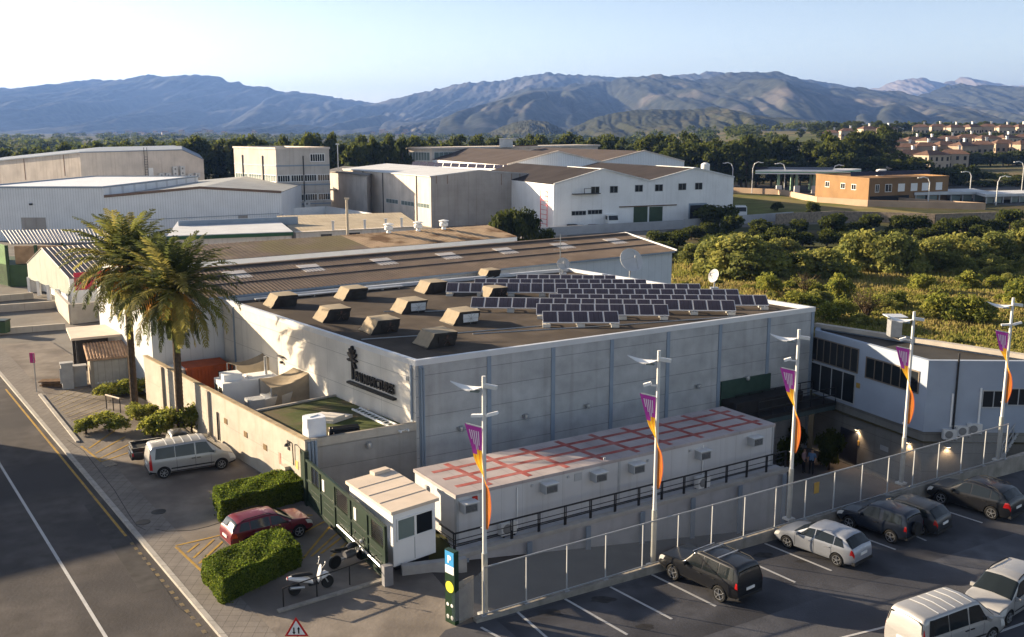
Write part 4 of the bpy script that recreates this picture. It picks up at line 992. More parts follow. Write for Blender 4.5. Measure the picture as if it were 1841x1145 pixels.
for zz in (.07, 2.03): b.beam((fs0.x, fs0.y, ftop(0) + zz), (fs0.x + FD.x * FL, fs0.y + FD.y * FL, ftop(FL) + zz), .05)
b.split('rail', m_steel, ft)
# return piece over the ramp wall
b = MB()
q0 = fs0; q1 = fs0 - FD * 1.4
b.add([(q0.x, q0.y, .2), (q1.x, q1.y, .25), (q1.x, q1.y, 1.35), (q0.x, q0.y, 2.1)], [(0, 1, 2, 3)]); b.build('mesh_panel', m_mesh, ft)
# warning plate on the fence, information totem
s = (xy(W(1400, 905, 2)) - fs0).dot(FD); p = fs0 + FD * (FL * 9.35 / NP); b = MB(); c = p + Vector((FD.y, -FD.x)) * .04; z = ftop(FL * .55); b.bar(c - FD * .16, c + FD * .16, .02, z + 1.2, z + 1.75); solo(b, 'warning_sign', m_yline, 'small yellow plate hung on the mesh fence near the third lamp post', 'sign', rz=ft['_r'])
pl = W(811, 1122, 0); tt = T('information_totem', 'tall dark green information totem with blue header and yellow disc at the driveway', 'sign', tuple(pl), 0)
TA = Wall(W(800, 1116), W(817, 1124)); td = TA.d; tz = 3.3
tH = Zat(801, 986, W(801, 1116)); ta = xy(W(801, 1116)); tb_ = xy(W(818, 1125)); tdir = (tb_ - ta).normalized(); tdep = Vector((-tdir.y, tdir.x))
TWd = (tb_ - ta).length
TA = Wall(ta, tb_)
b = MB(); b.prism([ta, tb_, tb_ + tdep * .22, ta + tdep * .22], 0, tH); b.build('body', M('totem_green', (.014, .035, .018), .35, .1, 1), tt)
b = MB(); TA.rect(b, .03, TWd - .03, tH - .62, tH - .04, .0, .012); b.build('header', M('totem_blue', (.05, .28, .58), .4, 0), tt)
b = MB(); TA.rect(b, .03, TWd - .03, tH - .95, tH - .62, .0, .0125); b.build('header_band', m_white, tt)
b = MB(); c = TA.pt(TWd / 2, tH - 1.5, .0); n3 = Vector((TA.n.x, TA.n.y, 0)); d3 = Vector((TA.d.x, TA.d.y, 0))
rr = TWd * .42; cv = [c + n3 * .013 + d3 * (math.cos(2 * math.pi * k / 28) * rr) + Vector((0, 0, math.sin(2 * math.pi * k / 28) * rr)) for k in range(28)]
b.add(cv, [list(range(28))]); b.build('yellow_disc', M('totem_yellow', (.72, .66, .06), .4, 0), tt)
text('letter', 'P', .42, m_white, tt, TA.pt(TWd * .5, tH - .5, .016), d3, (0, 0, 1), .008, 1, .012, 'CENTER')
b = MB()
for r_ in range(3): TA.rect(b, .1, TWd - .1, tH - .74 - r_ * .07, tH - .715 - r_ * .07, 0, .016)
b.build('text_line', M('totem_blue', (.05, .28, .58)), tt)
for j, z in enumerate((tH - 2.25, tH - 2.75, tH - 3.08, tH - 3.55)):
    if z < .2: z = .25
    for k in (.28, .72):
        b = MB(); c = TA.pt(TWd * k, z, .013); cv = [c + d3 * (math.cos(2 * math.pi * i / 14) * .075) + Vector((0, 0, math.sin(2 * math.pi * i / 14) * .075)) for i in range(14)]
        b.add(cv, [list(range(14))]); b.build('pictogram', m_white, tt)
# rough concrete block behind the totem
b = MB(); qa = tb_ + tdep * .25; b.prism([xy(W(820, 1124)), xy(W(842, 1112)), xy(W(842, 1112)) + tdep * .3, xy(W(820, 1124)) + tdep * .3], 0, 1.75); solo(b, 'concrete_pier', MATS['rough_concrete'], 'rough concrete pier between the green totem and the mesh fence', 'pier')
# ------------------------------------------------------------------ light masts with banners
m_purple = M('banner_purple', (.34, .045, .3), .7, .1, 2, transl=.4); m_orange = M('banner_orange', (.68, .25, .02), .7, .1, 2, transl=.4); m_yel = M('banner_yellow', (.72, .42, .03), .7, .08, 2, transl=.4); m_redb = M('banner_red', (.55, .10, .03), .7, .1, 2, transl=.4)
m_mast = M('pale_mast_paint', (.6, .6, .58), .4, .05, 2)
def mast(px, top, label, spot):
    p = W(px[0], px[1], 0); h = Zat(top[0], top[1], p); zb = .0
    t = T('light_mast', label, 'street lamp', (p.x, p.y, zb), math.atan2(FD.y, FD.x), 'light masts along the car park fence')
    b = MB(); b.tube([(p.x, p.y, -.05), (p.x, p.y, 2.6)], [.12, .12], 12); b.build('pole_base', M('mast_base', (.36, .36, .33), .5, .1, 3), t, 40)
    b = MB(); b.tube([(p.x, p.y, 2.6), (p.x, p.y, h * .72), (p.x, p.y, h)], [.09, .08, .075], 12); b.box((p.x, p.y, -.0), (.45, .45, .1), t['_r']); b.build('pole', m_mast, t, 40)
    # wing shaped lamp arm to the left, small counter lamp to the right (in the fence direction)
    dr = Vector((FD.x * .25 - .97, FD.y * .25 + .1, 0)).normalized(); sd2 = Vector((-dr.y, dr.x, 0)); c = Vector((p.x, p.y, h - .42))
    b = MB(); G = []
    for side in (0, 1):
        for i in (range(9) if not side else range(8, -1, -1)):
            f = i / 8; row = []
            for j in range(7):
                g_ = j / 6 * 2 - 1; wdt = .34 * math.sin(math.pi * min(1, .12 + .88 * (1 - f))) ** .8 * (1 - f) + .02
                q = c + dr * (.05 + 1.3 * f) + sd2 * (g_ * wdt - .1 * math.sin(math.pi * f)) + Vector((0, 0, -.22 * math.sin(math.pi * f) * (.4 + .6 * abs(g_)) + .14 * f - side * .035))
                row.append(tuple(q))
            G.append(row)
    b.grid(G); b.build('lamp_wing', M('white_lamp_shell', (.74, .75, .76), .35, .04, 2), t, 40)
    b = MB(); q = c + dr * .35 - Vector((0, 0, .19)); b.box((q.x, q.y, q.z), (.35, .25, .06), math.atan2(dr.y, dr.x)); b.build('lens', m_glass_t, t)
    b = MB(); b.beam(c + Vector((0, 0, .05)), c - dr * .52 + Vector((0, 0, .0)), .2, .14); b.build('counter_lamp', m_mast, t)
    b = MB(); z = h - 1.55; q = Vector((p.x, p.y, z))
    if spot == 2:
        b.beam(q - dr * .1, q - dr * .55 + Vector((0, 0, .15)), .2, .1); b.beam(q, q + dr * .5 - Vector((0, 0, .05)), .16, .1)
    else:
        b.beam(q, q + dr * .3, .05); b.beam(q + dr * .3 + Vector((0, 0, .1)), q + dr * .62 - Vector((0, 0, .02)), .17, .13)
    b.split('spotlight', m_white, t)
    # banner
    zt = h - 2.05; zb2 = h - 6.15
    arm = dr * .72
    b = MB(); b.beam((p.x, p.y, zt), Vector((p.x, p.y, zt + .12)) + arm, .04); b.beam((p.x, p.y, zb2), Vector((p.x, p.y, zb2 + .02)) + dr * .16, .04); b.split('banner_arm', m_mast, t)
    G = []; NN = 22
    for i in range(NN + 1):
        f = i / NN; row = []
        for j in range(7):
            g_ = j / 6
            wdt = .7 * (1 - f) ** 1.0
            tw = R(150) * max(0, min(1, (f - .25) / .35)); wdt2 = .07 + .63 * abs(1 - f * 2.0) if f < .5 else .07 + .24 * math.sin(math.pi * (f - .5) / .5 * .95)
            dd = Vector((dr.x * math.cos(tw) - dr.y * math.sin(tw), dr.x * math.sin(tw) + dr.y * math.cos(tw), 0))
            q = Vector((p.x, p.y, zt + (zb2 - zt) * f)) + dd * (.09 + g_ * wdt2) + Vector((0, 0, .12 * g_ * (1 - f)))
            row.append(tuple(q))
        G.append(row)
    b = MB(); b.grid(G)
    b.m = []
    for i in range(NN):
        for j in range(6):
            f = i / NN; b.m.append(0 if f < .23 + .08 * (j / 6 - .5) else (1 + (j % 2) * 2 if f > .5 else 2 - (j % 3 == 1)))
    bo = b.build('banner', [m_purple, m_orange, m_yel, m_redb], t, True, recalc=False)
    # pale castle-like mark on the purple part
    b = MB()
    for k, (g_, ln) in enumerate(((.22, .34), (.36, .52), (.5, .62), (.64, .46), (.78, .3))):
        for i0 in range(0, 4):
            if i0 / 6 > ln: continue
            def gp(ii, gg):
                r0_ = G[ii]; x = gg * 6; j0 = min(5, int(x)); w_ = x - j0; return Vector(r0_[j0]).lerp(Vector(r0_[j0 + 1]), w_)
            n_ = dr.cross(Vector((0, 0, 1))); 
            if n_.dot(Vector((-p.x, -p.y, 0))) < 0: n_ = -n_
            q = [gp(i0 + 1, g_ - .035), gp(i0 + 1, g_ + .035), gp(i0 + 2, g_ + .035), gp(i0 + 2, g_ - .035)]
            b.add([v + n_ * .012 for v in q], [(0, 1, 2, 3)])
    b.build('emblem', M('banner_white', (.7, .66, .7), .7, .05, 2), bo)
    return t
for a in (((872, 1104), (868, 676), 'nearest banner light mast, in front of the cabin roof', 2), ((1174, 1016), (1185, 630), 'second banner light mast from the totem, by the large cabins', 1),
          ((1418, 932), (1437, 592), 'third banner light mast, at the end of the podium', 1), ((1620, 868), (1640, 560), 'fourth banner light mast, against the bluish wing', 1), ((1794, 826), (1818, 535), 'farthest banner light mast, at the right edge by the outside stair', 2)): mast(*a)
# triangular road sign near the bottom edge
p = W(536, 1190, 0); t = T('road_sign', 'red bordered triangular two-way traffic sign at the bottom edge', 'sign', (p.x, p.y, 0), 0)
zc = Zat(536, 1131, p); b = MB(); b.tube([(p.x, p.y, 0), (p.x, p.y, zc + .2)], .03, 8); b.build('post', m_steel, t)
def tri(r, y, mat, name, z0=0):
    b = MB(); c = [(p.x + r * math.cos(a), y, zc + z0 + r * math.sin(a)) for a in (R(90), R(210), R(330))]
    b.add(c + [(x, y_ + .012, z) for x, y_, z in c], [(0, 1, 2), (5, 4, 3), (0, 3, 4, 1), (1, 4, 5, 2), (2, 5, 3, 0)]); return b.build(name, mat, t)
tri(.5, p.y - .05, M('sign_red', (.5, .02, .02), .4, 0), 'border'); tri(.36, p.y - .066, m_white, 'face')
for s_, up in ((-1, -1), (1, 1)):
    b = MB(); x = p.x + s_ * .085; y = p.y - .074; zc2 = zc - .02
    b.add([(x - .025, y, zc2 - .12), (x + .025, y, zc2 - .12), (x + .025, y, zc2 + .12), (x - .025, y, zc2 + .12)], [(0, 1, 2, 3)])
    b.add([(x - .06, y - .001, zc2 + .05 * up), (x + .06, y - .001, zc2 + .05 * up), (x, y - .001, zc2 + .15 * up)], [(0, 1, 2)]); b.build('arrow', m_black, t)

for k, (x0, y0, x1, y1) in enumerate(((650, 610, 980, 585), (690, 560, 850, 556), (850, 600, 1330, 568))):
    b = MB(); b.tube([W(x0, y0, 6.53), W((x0 + x1) / 2, (y0 + y1) / 2 + 1.5, 6.53), W(x1, y1, 6.53)], .035, 6); solo(b, 'roof_conduit', m_greysteel, ('thin grey conduit across the roof from the front cooler to the short solar row', 'thin grey conduit between the two white faced coolers', 'thin grey conduit running along below the solar rows near the front parapet')[k], 'conduit')
# ------------------------------------------------------------------ cars
m_lens_r = M('red_lamp_lens', (.45, .012, .012), .15, 0, spec=.6, coat=.5); m_lens_w = M('clear_lamp_lens', (.6, .6, .58), .12, 0, spec=.6, coat=.5)
m_rim = M('alloy_rim', (.45, .46, .48), .35, .08, 4, metal=.7); m_plate = M('number_plate', (.7, .7, .68), .5, 0)
m_cargl = M('car_glass', (.012, .016, .018), .06, 0, spec=.35); m_trim = M('black_car_trim', (.02, .02, .021), .55, .1, 4)
def paint(n, c, metal=.35): return M(n, c, .35, .04, 1.5, metal=metal, spec=.35, coat=.35)
def car(name, label, cat, sp, pnt, loc, ang, scale=.97, extras=()):
    t = T(name, label, cat, (0, 0, 0), 0); t['_r'] = 0
    L_, Wd, zb = sp['L'], sp['W'] / 2, sp['zb']; tx, tz = zip(*sp['top']); bx, bz = zip(*sp['belt']); tum = sp.get('tum', .3)
    xs = np.linspace(-L_ / 2, L_ / 2, 241)
    ker = np.exp(-np.linspace(-2, 2, 13) ** 2); ker /= ker.sum()
    def sm(a): return np.convolve(np.pad(a, 6, mode='edge'), ker, mode='valid')
    ztop = sm(np.interp(xs, tx, tz)); zbelt = sm(np.interp(xs, bx, bz))
    f = np.clip((L_ / 2 - np.abs(xs)) / (L_ * .16), 0, 1); pw = Wd * (1 - sp.get('taper', .13) * (1 - f) ** 2.2)
    zbt = zb + sp.get('lift', .1) * (1 - np.clip((L_ / 2 - np.abs(xs)) / .5, 0, 1)) ** 2
    def S(x, v):
        w = np.interp(x, xs, pw); zt = np.interp(x, xs, ztop); z0 = np.interp(x, xs, zbt); ze = min(np.interp(x, xs, zbelt), zt - .05)
        cab = zt - ze; wt = w - tum * max(0, cab - .05) - .02
        kv = [0, .06, .14, .3, .44, .5, .56, .74, .80, .86, 1]
        kw = [.86 * w, .95 * w, .985 * w, w, .995 * w, .975 * w, .975 * w + (wt - .975 * w) * .15, wt, wt - .05, wt * .8, 0]
        kz = [z0, z0 + .05, z0 + .14, z0 + (ze - z0) * .5, ze - .08 * min(1, (ze - z0) * 2), ze, ze + cab * .14, zt - min(.09, cab * .45), zt - min(.035, cab * .25), zt - .012, zt + sp.get('crown', .03)]
        return Vector((x, np.interp(v, kv, kw), np.interp(v, kv, kz)))
    vv = [0, .03, .06, .1, .14, .22, .3, .37, .44, .47, .5, .53, .56, .62, .68, .74, .77, .80, .83, .86, .93, 1]
    xi = np.concatenate([np.linspace(-L_ / 2, -L_ / 2 + .5, 14), np.linspace(-L_ / 2 + .5, L_ / 2 - .5, 44)[1:-1], np.linspace(L_ / 2 - .5, L_ / 2, 14)])
    b = MB(); G = []
    for x in xi:
        h = [S(x, v) for v in vv]; G.append([tuple(p) for p in h] + [(p.x, -p.y, p.z) for p in h[-2::-1]])
    b.grid(G, closed=True); b.add(G[0], [list(range(len(G[0])))[::-1]]); b.add(G[-1], [list(range(len(G[0])))])
    me = b.mesh('body', [pnt, m_trim], smooth=None)
    bm = bmesh.new(); bm.from_mesh(me); bmesh.ops.remove_doubles(bm, verts=bm.verts, dist=.0008); bmesh.ops.recalc_face_normals(bm, faces=bm.faces); bm.to_mesh(me); bm.free()
    bo = bpy.data.objects.new('tmp', me); COL.objects.link(bo); cut = []
    rw = sp['rw']
    for ax in sp['axles']:
        for sg in (1, -1):
            pr_ = [(rw * 1.16, -.28), (rw * 1.16, .4)] if sg > 0 else [(rw * 1.16, -.4), (rw * 1.16, .28)]
            c = MB(); c.lathe(pr_, (ax, sg * (Wd + .02), rw), 'y', 28); cm = c.mesh('cut', [m_trim])
            co_ = bpy.data.objects.new('cut', cm); COL.objects.link(co_); cut.append(co_)
            md = bo.modifiers.new('b', 'BOOLEAN'); md.object = co_; md.operation = 'DIFFERENCE'; md.solver = 'EXACT'
            try: md.material_mode = 'TRANSFER'
            except Exception: pass
    me2 = bpy.data.meshes.new_from_object(bo.evaluated_get(bpy.context.evaluated_depsgraph_get()))
    if len(me2.polygons) < 200: me2 = me.copy()
    for c in cut: bpy.data.objects.remove(c)
    bpy.data.objects.remove(bo)
    me2.polygons.foreach_set('use_smooth', [True] * len(me2.polygons)); me2.set_sharp_from_angle(angle=R(38)); me2.name = 'body'
    o = bpy.data.objects.new('body', me2); COL.objects.link(o); o.parent = t; ROOTS[o.name] = o
    def part(nm, mb, mat, par=None, smooth=40):
        oo = bpy.data.objects.new(nm, mb.mesh(nm, mat, smooth=smooth)); COL.objects.link(oo); oo.parent = par or t; return oo
    def nrm(x, v):
        a = S(x + .02, v) - S(x - .02, v); c = S(x, min(1, v + .015)) - S(x, max(0, v - .015)); n = a.cross(c)
        n = n.normalized() if n.length > 1e-9 else Vector((0, 0, 1))
        return n if (n.y + n.z * .6) > -.2 else -n
    def patch(mb, xb0, xb1, xt0, xt1, v0, v1, off=.012, sides=(1, -1), nx=10, nv=5):
        for sg in sides:
            G1 = []; 
            for i in range(nv + 1):
                g = i / nv; v = v0 + (v1 - v0) * g; row = []
                for j in range(nx + 1):
                    h = j / nx; x0 = xb0 + (xt0 - xb0) * g; x1 = xb1 + (xt1 - xb1) * g; x = x0 + (x1 - x0) * h
                    p = S(x, v) + nrm(x, v) * off; row.append((p.x, p.y * sg, p.z))
                G1.append(row)
            mb.grid(G1)
    def toppatch(mb, xa, xb, wa=.95, wb=.95, off=.012, v0=.74):
        G1 = []
        for i in range(9):
            x = xa + (xb - xa) * i / 8; k = wa + (wb - wa) * i / 8; row = []
            for j in range(-8, 9):
                g = j / 8; v = v0 + (1 - v0) * (1 - abs(g) * k); v = max(v0, min(1, v))
                p = S(x, v) + nrm(x, v) * off; row.append((p.x, p.y * (1 if g >= 0 else -1), p.z))
            G1.append(row)
        mb.grid(G1)
    for w in sp['windows']:
        for sg in (1, -1):
            mb = MB(); patch(mb, *w, .535, .735, sides=(sg,)); part('side_window', mb, m_cargl)
    mb = MB(); toppatch(mb, *sp['screen']); part('windscreen', mb, m_cargl)
    mb = MB(); toppatch(mb, *sp['rear'], wa=.9, wb=.88); part('rear_window', mb, m_cargl)
    mb = MB()
    for x in sp['seams']: patch(mb, x - .008, x + .008, x - .008, x + .008, .12, .5, .004, nx=1, nv=8)
    part('door_seam', mb, m_trim)
    for x in sp['handles']:
        for sg in (1, -1):
            mb = MB(); p = S(x, .42); mb.box((p.x, sg * (p.y + .015), p.z), (.2, .05, .035)); part('door_handle', mb, sp.get('hm', m_trim))
    if sp.get('clad'):
        mb = MB(); patch(mb, -L_ / 2 + .02, sp['axles'][0] - rw * 1.2, -L_ / 2 + .02, sp['axles'][0] - rw * 1.2, 0, .14, .01); patch(mb, sp['axles'][0] + rw * 1.2, sp['axles'][1] - rw * 1.2, sp['axles'][0] + rw * 1.2, sp['axles'][1] - rw * 1.2, 0, .13, .01)
        patch(mb, sp['axles'][1] + rw * 1.2, L_ / 2 - .02, sp['axles'][1] + rw * 1.2, L_ / 2 - .02, 0, .14, .01); part('sill_cladding', mb, m_trim)
    if 'strip' in sp:
        mb = MB(); patch(mb, sp['axles'][0] + rw * 1.2, sp['axles'][1] - rw * 1.2, sp['axles'][0] + rw * 1.2, sp['axles'][1] - rw * 1.2, sp['strip'], sp['strip'] + .045, .016, nv=1); part('side_strip', mb, m_trim)
    for ax in sp['axles']:
        for sg in (1, -1):
            mb = MB(); y0 = sg * (Wd - .115)
            mb.lathe([(rw * .62, -.1), (rw * .9, -.11), (rw, -.07), (rw, .07), (rw * .9, .11), (rw * .62, .1)], (ax, y0, rw), 'y', 26); wo = part('wheel', mb, m_black)
            mb = MB(); yo = y0 + sg * .095
            for k in range(sp.get('spokes', 5)):
                a = 2 * math.pi * k / sp.get('spokes', 5) + .3; d = Vector((math.cos(a), 0, math.sin(a)))
                mb.beam(Vector((ax, yo, rw)) + d * .03, Vector((ax, yo, rw)) + d * rw * .63, .085, .025)
            mb.lathe([(rw * .16, -.02), (rw * .16, .02)], (ax, yo, rw), 'y', 12)
            G1 = []
            for r_, h in ((rw * .6, .012), (rw * .66, .014), (rw * .66, -.02), (rw * .6, -.02), (rw * .6, .012)):
                G1.append([(ax + r_ * math.cos(2 * math.pi * k / 26), yo + sg * h, rw + r_ * math.sin(2 * math.pi * k / 26)) for k in range(26)])
            mb.grid(G1, closed=True); part('rim', mb, sp.get('rim', m_rim), wo)
            mb = MB(); mb.lathe([(rw * .6, -.01), (rw * .6, .0)], (ax, yo - sg * .03, rw), 'y', 20); part('hub_disc', mb, m_trim, wo)
    for sg in (1, -1):
        mb = MB(); xm = sp['mirror']; p = S(xm, .56); mb.box((xm, sg * (p.y + .1), p.z + .03), (.1, .2, .15)); mb.box((xm, sg * (p.y + .01), p.z), (.06, .1, .05)); part('mirror', mb, sp.get('mm', pnt))
        mb = MB(); v0, v1 = sp.get('hl', (.36, .49)); x1 = L_ / 2 - .03; patch(mb, x1 - .3, x1, x1 - .42, x1 - .02, v0, v1, .012, (sg,)); part('headlight', mb, m_lens_w)
        mb = MB(); x0 = -L_ / 2 + .015; ta, tb2, tl = sp.get('tl', (.34, .52, .25)); patch(mb, x0, x0 + tl, x0 + sp.get('tls', 0), x0 + tl * .8 + sp.get('tls', 0), ta, tb2, .014, (sg,))
        if sp.get('tlbox', True):
            p = S(x0, (ta + min(.5, tb2)) / 2); mb.box((x0 + .03, sg * (p.y - .09), p.z), (.05, .15, .15))
        part('tail_light', mb, m_lens_r)
    mb = MB(); zc = sp.get('plz', .62); mb.box((-L_ / 2 - .02, 0, zc), (.03, .52, .12)); part('number_plate', mb, m_plate)
    mb = MB(); mb.box((L_ / 2 + .005, 0, .42), (.03, .52, .11)); part('number_plate', mb, m_plate)
    mb = MB(); mb.box((L_ / 2 - .03, 0, .58), (.07, Wd * 1.1, .1)); mb.box((L_ / 2 - .03, 0, .34), (.08, Wd * 1.3, .1)); part('grille', mb, m_trim)
    mb = MB(); mb.box((-L_ / 2 + .05, 0, zb + .12), (.16, Wd * 1.72, .14)); part('rear_bumper', mb, sp.get('bm', m_trim))
    if 'ribs' in extras:
        mb = MB()
        for k in range(5):
            x = -1.35 + k * .46; G1 = [[tuple(S(x + e, v) + Vector((0, 0, .018))) for v in (.84, .93, 1)] for e in (-.03, .03)]
            for e in (0,):
                mb.grid([[p for p in r] + [(p[0], -p[1], p[2]) for p in r[-2::-1]] for r in G1])
        part('roof_rib', mb, m_plate)
    if 'rails' in extras:
        for sg in (1, -1):
            x0, x1 = sp['rail']; mb = MB(); pts = []
            for k in range(9):
                x = x0 + (x1 - x0) * k / 8; p = S(x, .81); pts.append((x, sg * p.y, p.z + (.07 if 0 < k < 8 else 0)))
            mb.tube(pts, .022, 6); part('roof_rail', mb, m_trim)
    if 'spare' in extras:
        mb = MB(); mb.lathe([(.12, -.1), (.3, -.1), (.33, -.06), (.33, .06), (.28, .1), (.1, .11)], (-L_ / 2 - .12, .1, .88), 'x', 24); part('spare_wheel', mb, m_black)
    if 'rack' in extras:
        mb = MB()
        for x in (-1.0, -.2, .35): p = S(x, .81); mb.bar((x, -p.y), (x, p.y), .05, p.z + .07, p.z + .11)
        part('roof_bar', mb, m_rim)
    if 'bed' in extras:
        mb = MB(); x0, x1 = -L_ / 2 + .08, -.36; z = float(np.interp(-1, xs, ztop)) + .045
        mb.prism([(x0, -Wd * .8), (x1, -Wd * .8), (x1, Wd * .8), (x0, Wd * .8)], z - .02, z); part('cargo_bed', mb, m_black)
        mb = MB()
        for sg in (1, -1): mb.bar((x0, sg * Wd * .86), (x1, sg * Wd * .86), .09, z - .05, z + .12)
        mb.bar((x0, -Wd * .86), (x0, Wd * .86), .08, z - .05, z + .12); part('bed_rail', mb, pnt)
    t.location = (loc[0], loc[1], loc[2] if len(loc) > 2 else 0.0); t.rotation_euler = (0, 0, ang); t.scale = (scale,) * 3
    return t
def by_wheels(rear, front, sp, side, z=0.0):
    """centre and heading from the ground contacts of the rear and front wheel on the visible side ('R' or 'L')"""
    a, c = xy(W(*rear, z)), xy(W(*front, z)); d = (c - a).normalized(); n = Vector((-d.y, d.x)) * (1 if side == 'R' else -1)
    mid = (a + c) / 2 - d * (sp['axles'][0] + sp['axles'][1]) / 2 * .97 + n * (sp['W'] / 2 - .12)
    return (mid.x, mid.y, z), math.atan2(d.y, d.x)
VAN = dict(L=4.75, W=1.9, zb=.26, rw=.335, axles=(-1.62, 1.55), taper=.1, tum=.2, crown=.035,
  top=[(-2.375, .9), (-2.36, 1.05), (-2.26, 1.74), (-2.1, 1.85), (.5, 1.9), (.85, 1.86), (1.62, 1.2), (1.75, 1.12), (2.2, .96), (2.34, .78), (2.375, .6)],
  belt=[(-2.375, 1.1), (.9, 1.08), (1.7, 1.04), (2.375, .85)], windows=[(-2.05, -.98, -1.95, -.98), (-.94, .1, -.94, .1), (.18, 1.28, .18, .78)], screen=(1.58, .84), rear=(-2.365, -2.24),
  seams=(.12, .98, -.9), handles=(.0, .3), mirror=1.2, hl=(.3, .49), tl=(.2, .68, .16), tlbox=False, strip=.2, clad=True, plz=.8, spokes=7)
HATCH = dict(L=4.25, W=1.78, zb=.2, rw=.315, axles=(-1.3, 1.32), tum=.36, taper=.17,
  top=[(-2.125, .62), (-2.1, .88), (-2.02, .98), (-1.66, 1.34), (-1.4, 1.42), (-.3, 1.48), (.25, 1.43), (1.0, 1.0), (1.12, .96), (1.85, .8), (2.06, .66), (2.125, .48)],
  belt=[(-2.125, .96), (-1, .93), (1, .9), (2.125, .7)], windows=[(-1.62, -1.1, -1.45, -1.1), (-1.05, -.12, -1.05, -.12), (-.06, .86, -.06, .32)], screen=(.98, .3), rear=(-1.98, -1.6),
  seams=(-.1, .9, -1.0), handles=(-.82, .1), hm=None, mirror=.78, tl=(.36, .52, .2), plz=.7)
HATCH['hm'] = m_rim
SUV = dict(L=4.5, W=1.82, zb=.36, rw=.37, axles=(-1.32, 1.33), tum=.26, taper=.1, crown=.03,
  top=[(-2.25, .75), (-2.24, 1.12), (-2.12, 1.66), (-1.98, 1.75), (0, 1.79), (.25, 1.74), (.72, 1.22), (.85, 1.15), (2.0, 1.06), (2.2, .95), (2.25, .6)],
  belt=[(-2.25, 1.13), (2.25, 1.0)], windows=[(-2.0, -1.2, -1.92, -1.2), (-1.13, -.35, -1.13, -.35), (-.28, .62, -.28, .28)], screen=(.7, .28), rear=(-2.225, -2.12),
  seams=(-.31, .62, -1.16), handles=(-.98, -.2), mirror=.55, tl=(.36, .52, .12), clad=True, plz=.78, rail=(-1.9, .1))
CROSS = dict(SUV, L=4.48, W=1.86, zb=.24, rw=.355, taper=.15, tum=.32, axles=(-1.32, 1.35),
  top=[(-2.24, .7), (-2.2, 1.05), (-2.05, 1.18), (-1.72, 1.5), (-1.4, 1.6), (-.2, 1.66), (.25, 1.6), (.95, 1.12), (1.1, 1.06), (1.95, .95), (2.18, .75), (2.24, .5)],
  belt=[(-2.24, 1.1), (-.9, 1.02), (2.24, .85)], windows=[(-1.75, -1.2, -1.5, -1.2), (-1.13, -.2, -1.13, -.2), (-.13, .85, -.13, .36)], screen=(.93, .3), rear=(-2.03, -1.7), seams=(-.17, .86, -1.1), handles=(-.9, .05), mirror=.75, tl=(.36, .5, .35), rail=(-1.5, .1))
CACT = dict(HATCH, L=4.16, W=1.74, zb=.22, rw=.33, axles=(-1.28, 1.3),
  top=[(-2.08, .7), (-2.05, .95), (-1.98, 1.05), (-1.72, 1.38), (-1.5, 1.46), (-.3, 1.5), (.3, 1.44), (1.0, 1.04), (1.1, 1.0), (1.8, .92), (2.03, .78), (2.08, .5)],
  belt=[(-2.08, 1.0), (2.08, .86)], windows=[(-1.7, -1.15, -1.55, -1.15), (-1.1, -.15, -1.1, -.15), (-.08, .88, -.08, .38)], rear=(-1.96, -1.7), seams=(-.12, .92, -1.05), clad=True, strip=.26, handles=(-.85, .1), rail=(-1.5, .1), tl=(.36, .48, .3), spokes=5)
MPV = dict(HATCH, L=4.03, W=1.74, zb=.2, rw=.315, axles=(-1.28, 1.32), tum=.24,
  top=[(-2.01, .7), (-1.99, 1.0), (-1.86, 1.48), (-1.65, 1.58), (-.2, 1.64), (.35, 1.58), (1.2, 1.02), (1.35, .96), (1.8, .84), (1.98, .7), (2.015, .45)],
  belt=[(-2.01, .98), (2.01, .85)], windows=[(-1.75, -1.15, -1.68, -1.15), (-1.1, -.1, -1.1, -.1), (-.03, 1.0, -.03, .5)], screen=(1.18, .42), rear=(-1.97, -1.85), seams=(-.06, 1.0, -1.0), rail=(-1.5, .3), mirror=.85, strip=.22, handles=(-.8, .15), hl=(.3, .48))
RAV = dict(SUV, L=3.75, W=1.7, rw=.35, zb=.33, axles=(-1.1, 1.12),
  top=[(-1.87, .7), (-1.86, 1.05), (-1.76, 1.5), (-1.6, 1.6), (-.2, 1.65), (.2, 1.58), (.72, 1.1), (.85, 1.05), (1.62, .95), (1.84, .8), (1.875, .55)],
  belt=[(-1.87, 1.05), (1.87, .9)], windows=[(-1.6, -.62, -1.52, -.62), (-.42, .6, -.42, .22)], screen=(.7, .24), rear=(-1.845, -1.76), seams=(-.5, .62), handles=(-.3,), mirror=.5)
PICK = dict(SUV, L=5.0, W=1.75, zb=.35, rw=.35, axles=(-1.5, 1.5), tum=.25,
  top=[(-2.5, .8), (-2.48, .95), (-.36, .97), (-.3, 1.05), (-.2, 1.55), (0, 1.64), (.55, 1.65), (.85, 1.57), (1.3, 1.12), (1.42, 1.05), (2.25, .95), (2.47, .75), (2.5, .5)],
  belt=[(-2.5, .93), (2.5, .93)], windows=[(-.12, 1.18, -.08, .85)], screen=(1.28, .88), rear=(-.29, -.2), seams=(-.2, 1.2), handles=(.0,), mirror=1.05, tl=(.3, .48, .1), plz=.7)
p_silver = paint('silver_paint', (.36, .355, .35)); p_silver2 = paint('pale_silver_paint', (.3, .32, .36)); p_wine = paint('burgundy_paint', (.13, .008, .02), .2)
p_blk = paint('black_paint', (.012, .013, .016), .1); p_navy = paint('navy_paint', (.014, .02, .034), .2); p_grey = paint('dark_grey_paint', (.03, .033, .038), .2); p_olive = paint('dark_pickup_paint', (.045, .04, .033), .2)
l1, a1 = by_wheels((294, 860), (400, 843), VAN, 'R'); car('parked_van', 'silver passenger van with ribbed roof parked beside the cream boundary wall', 'van', VAN, p_silver, l1, a1, .99, ('ribs',))
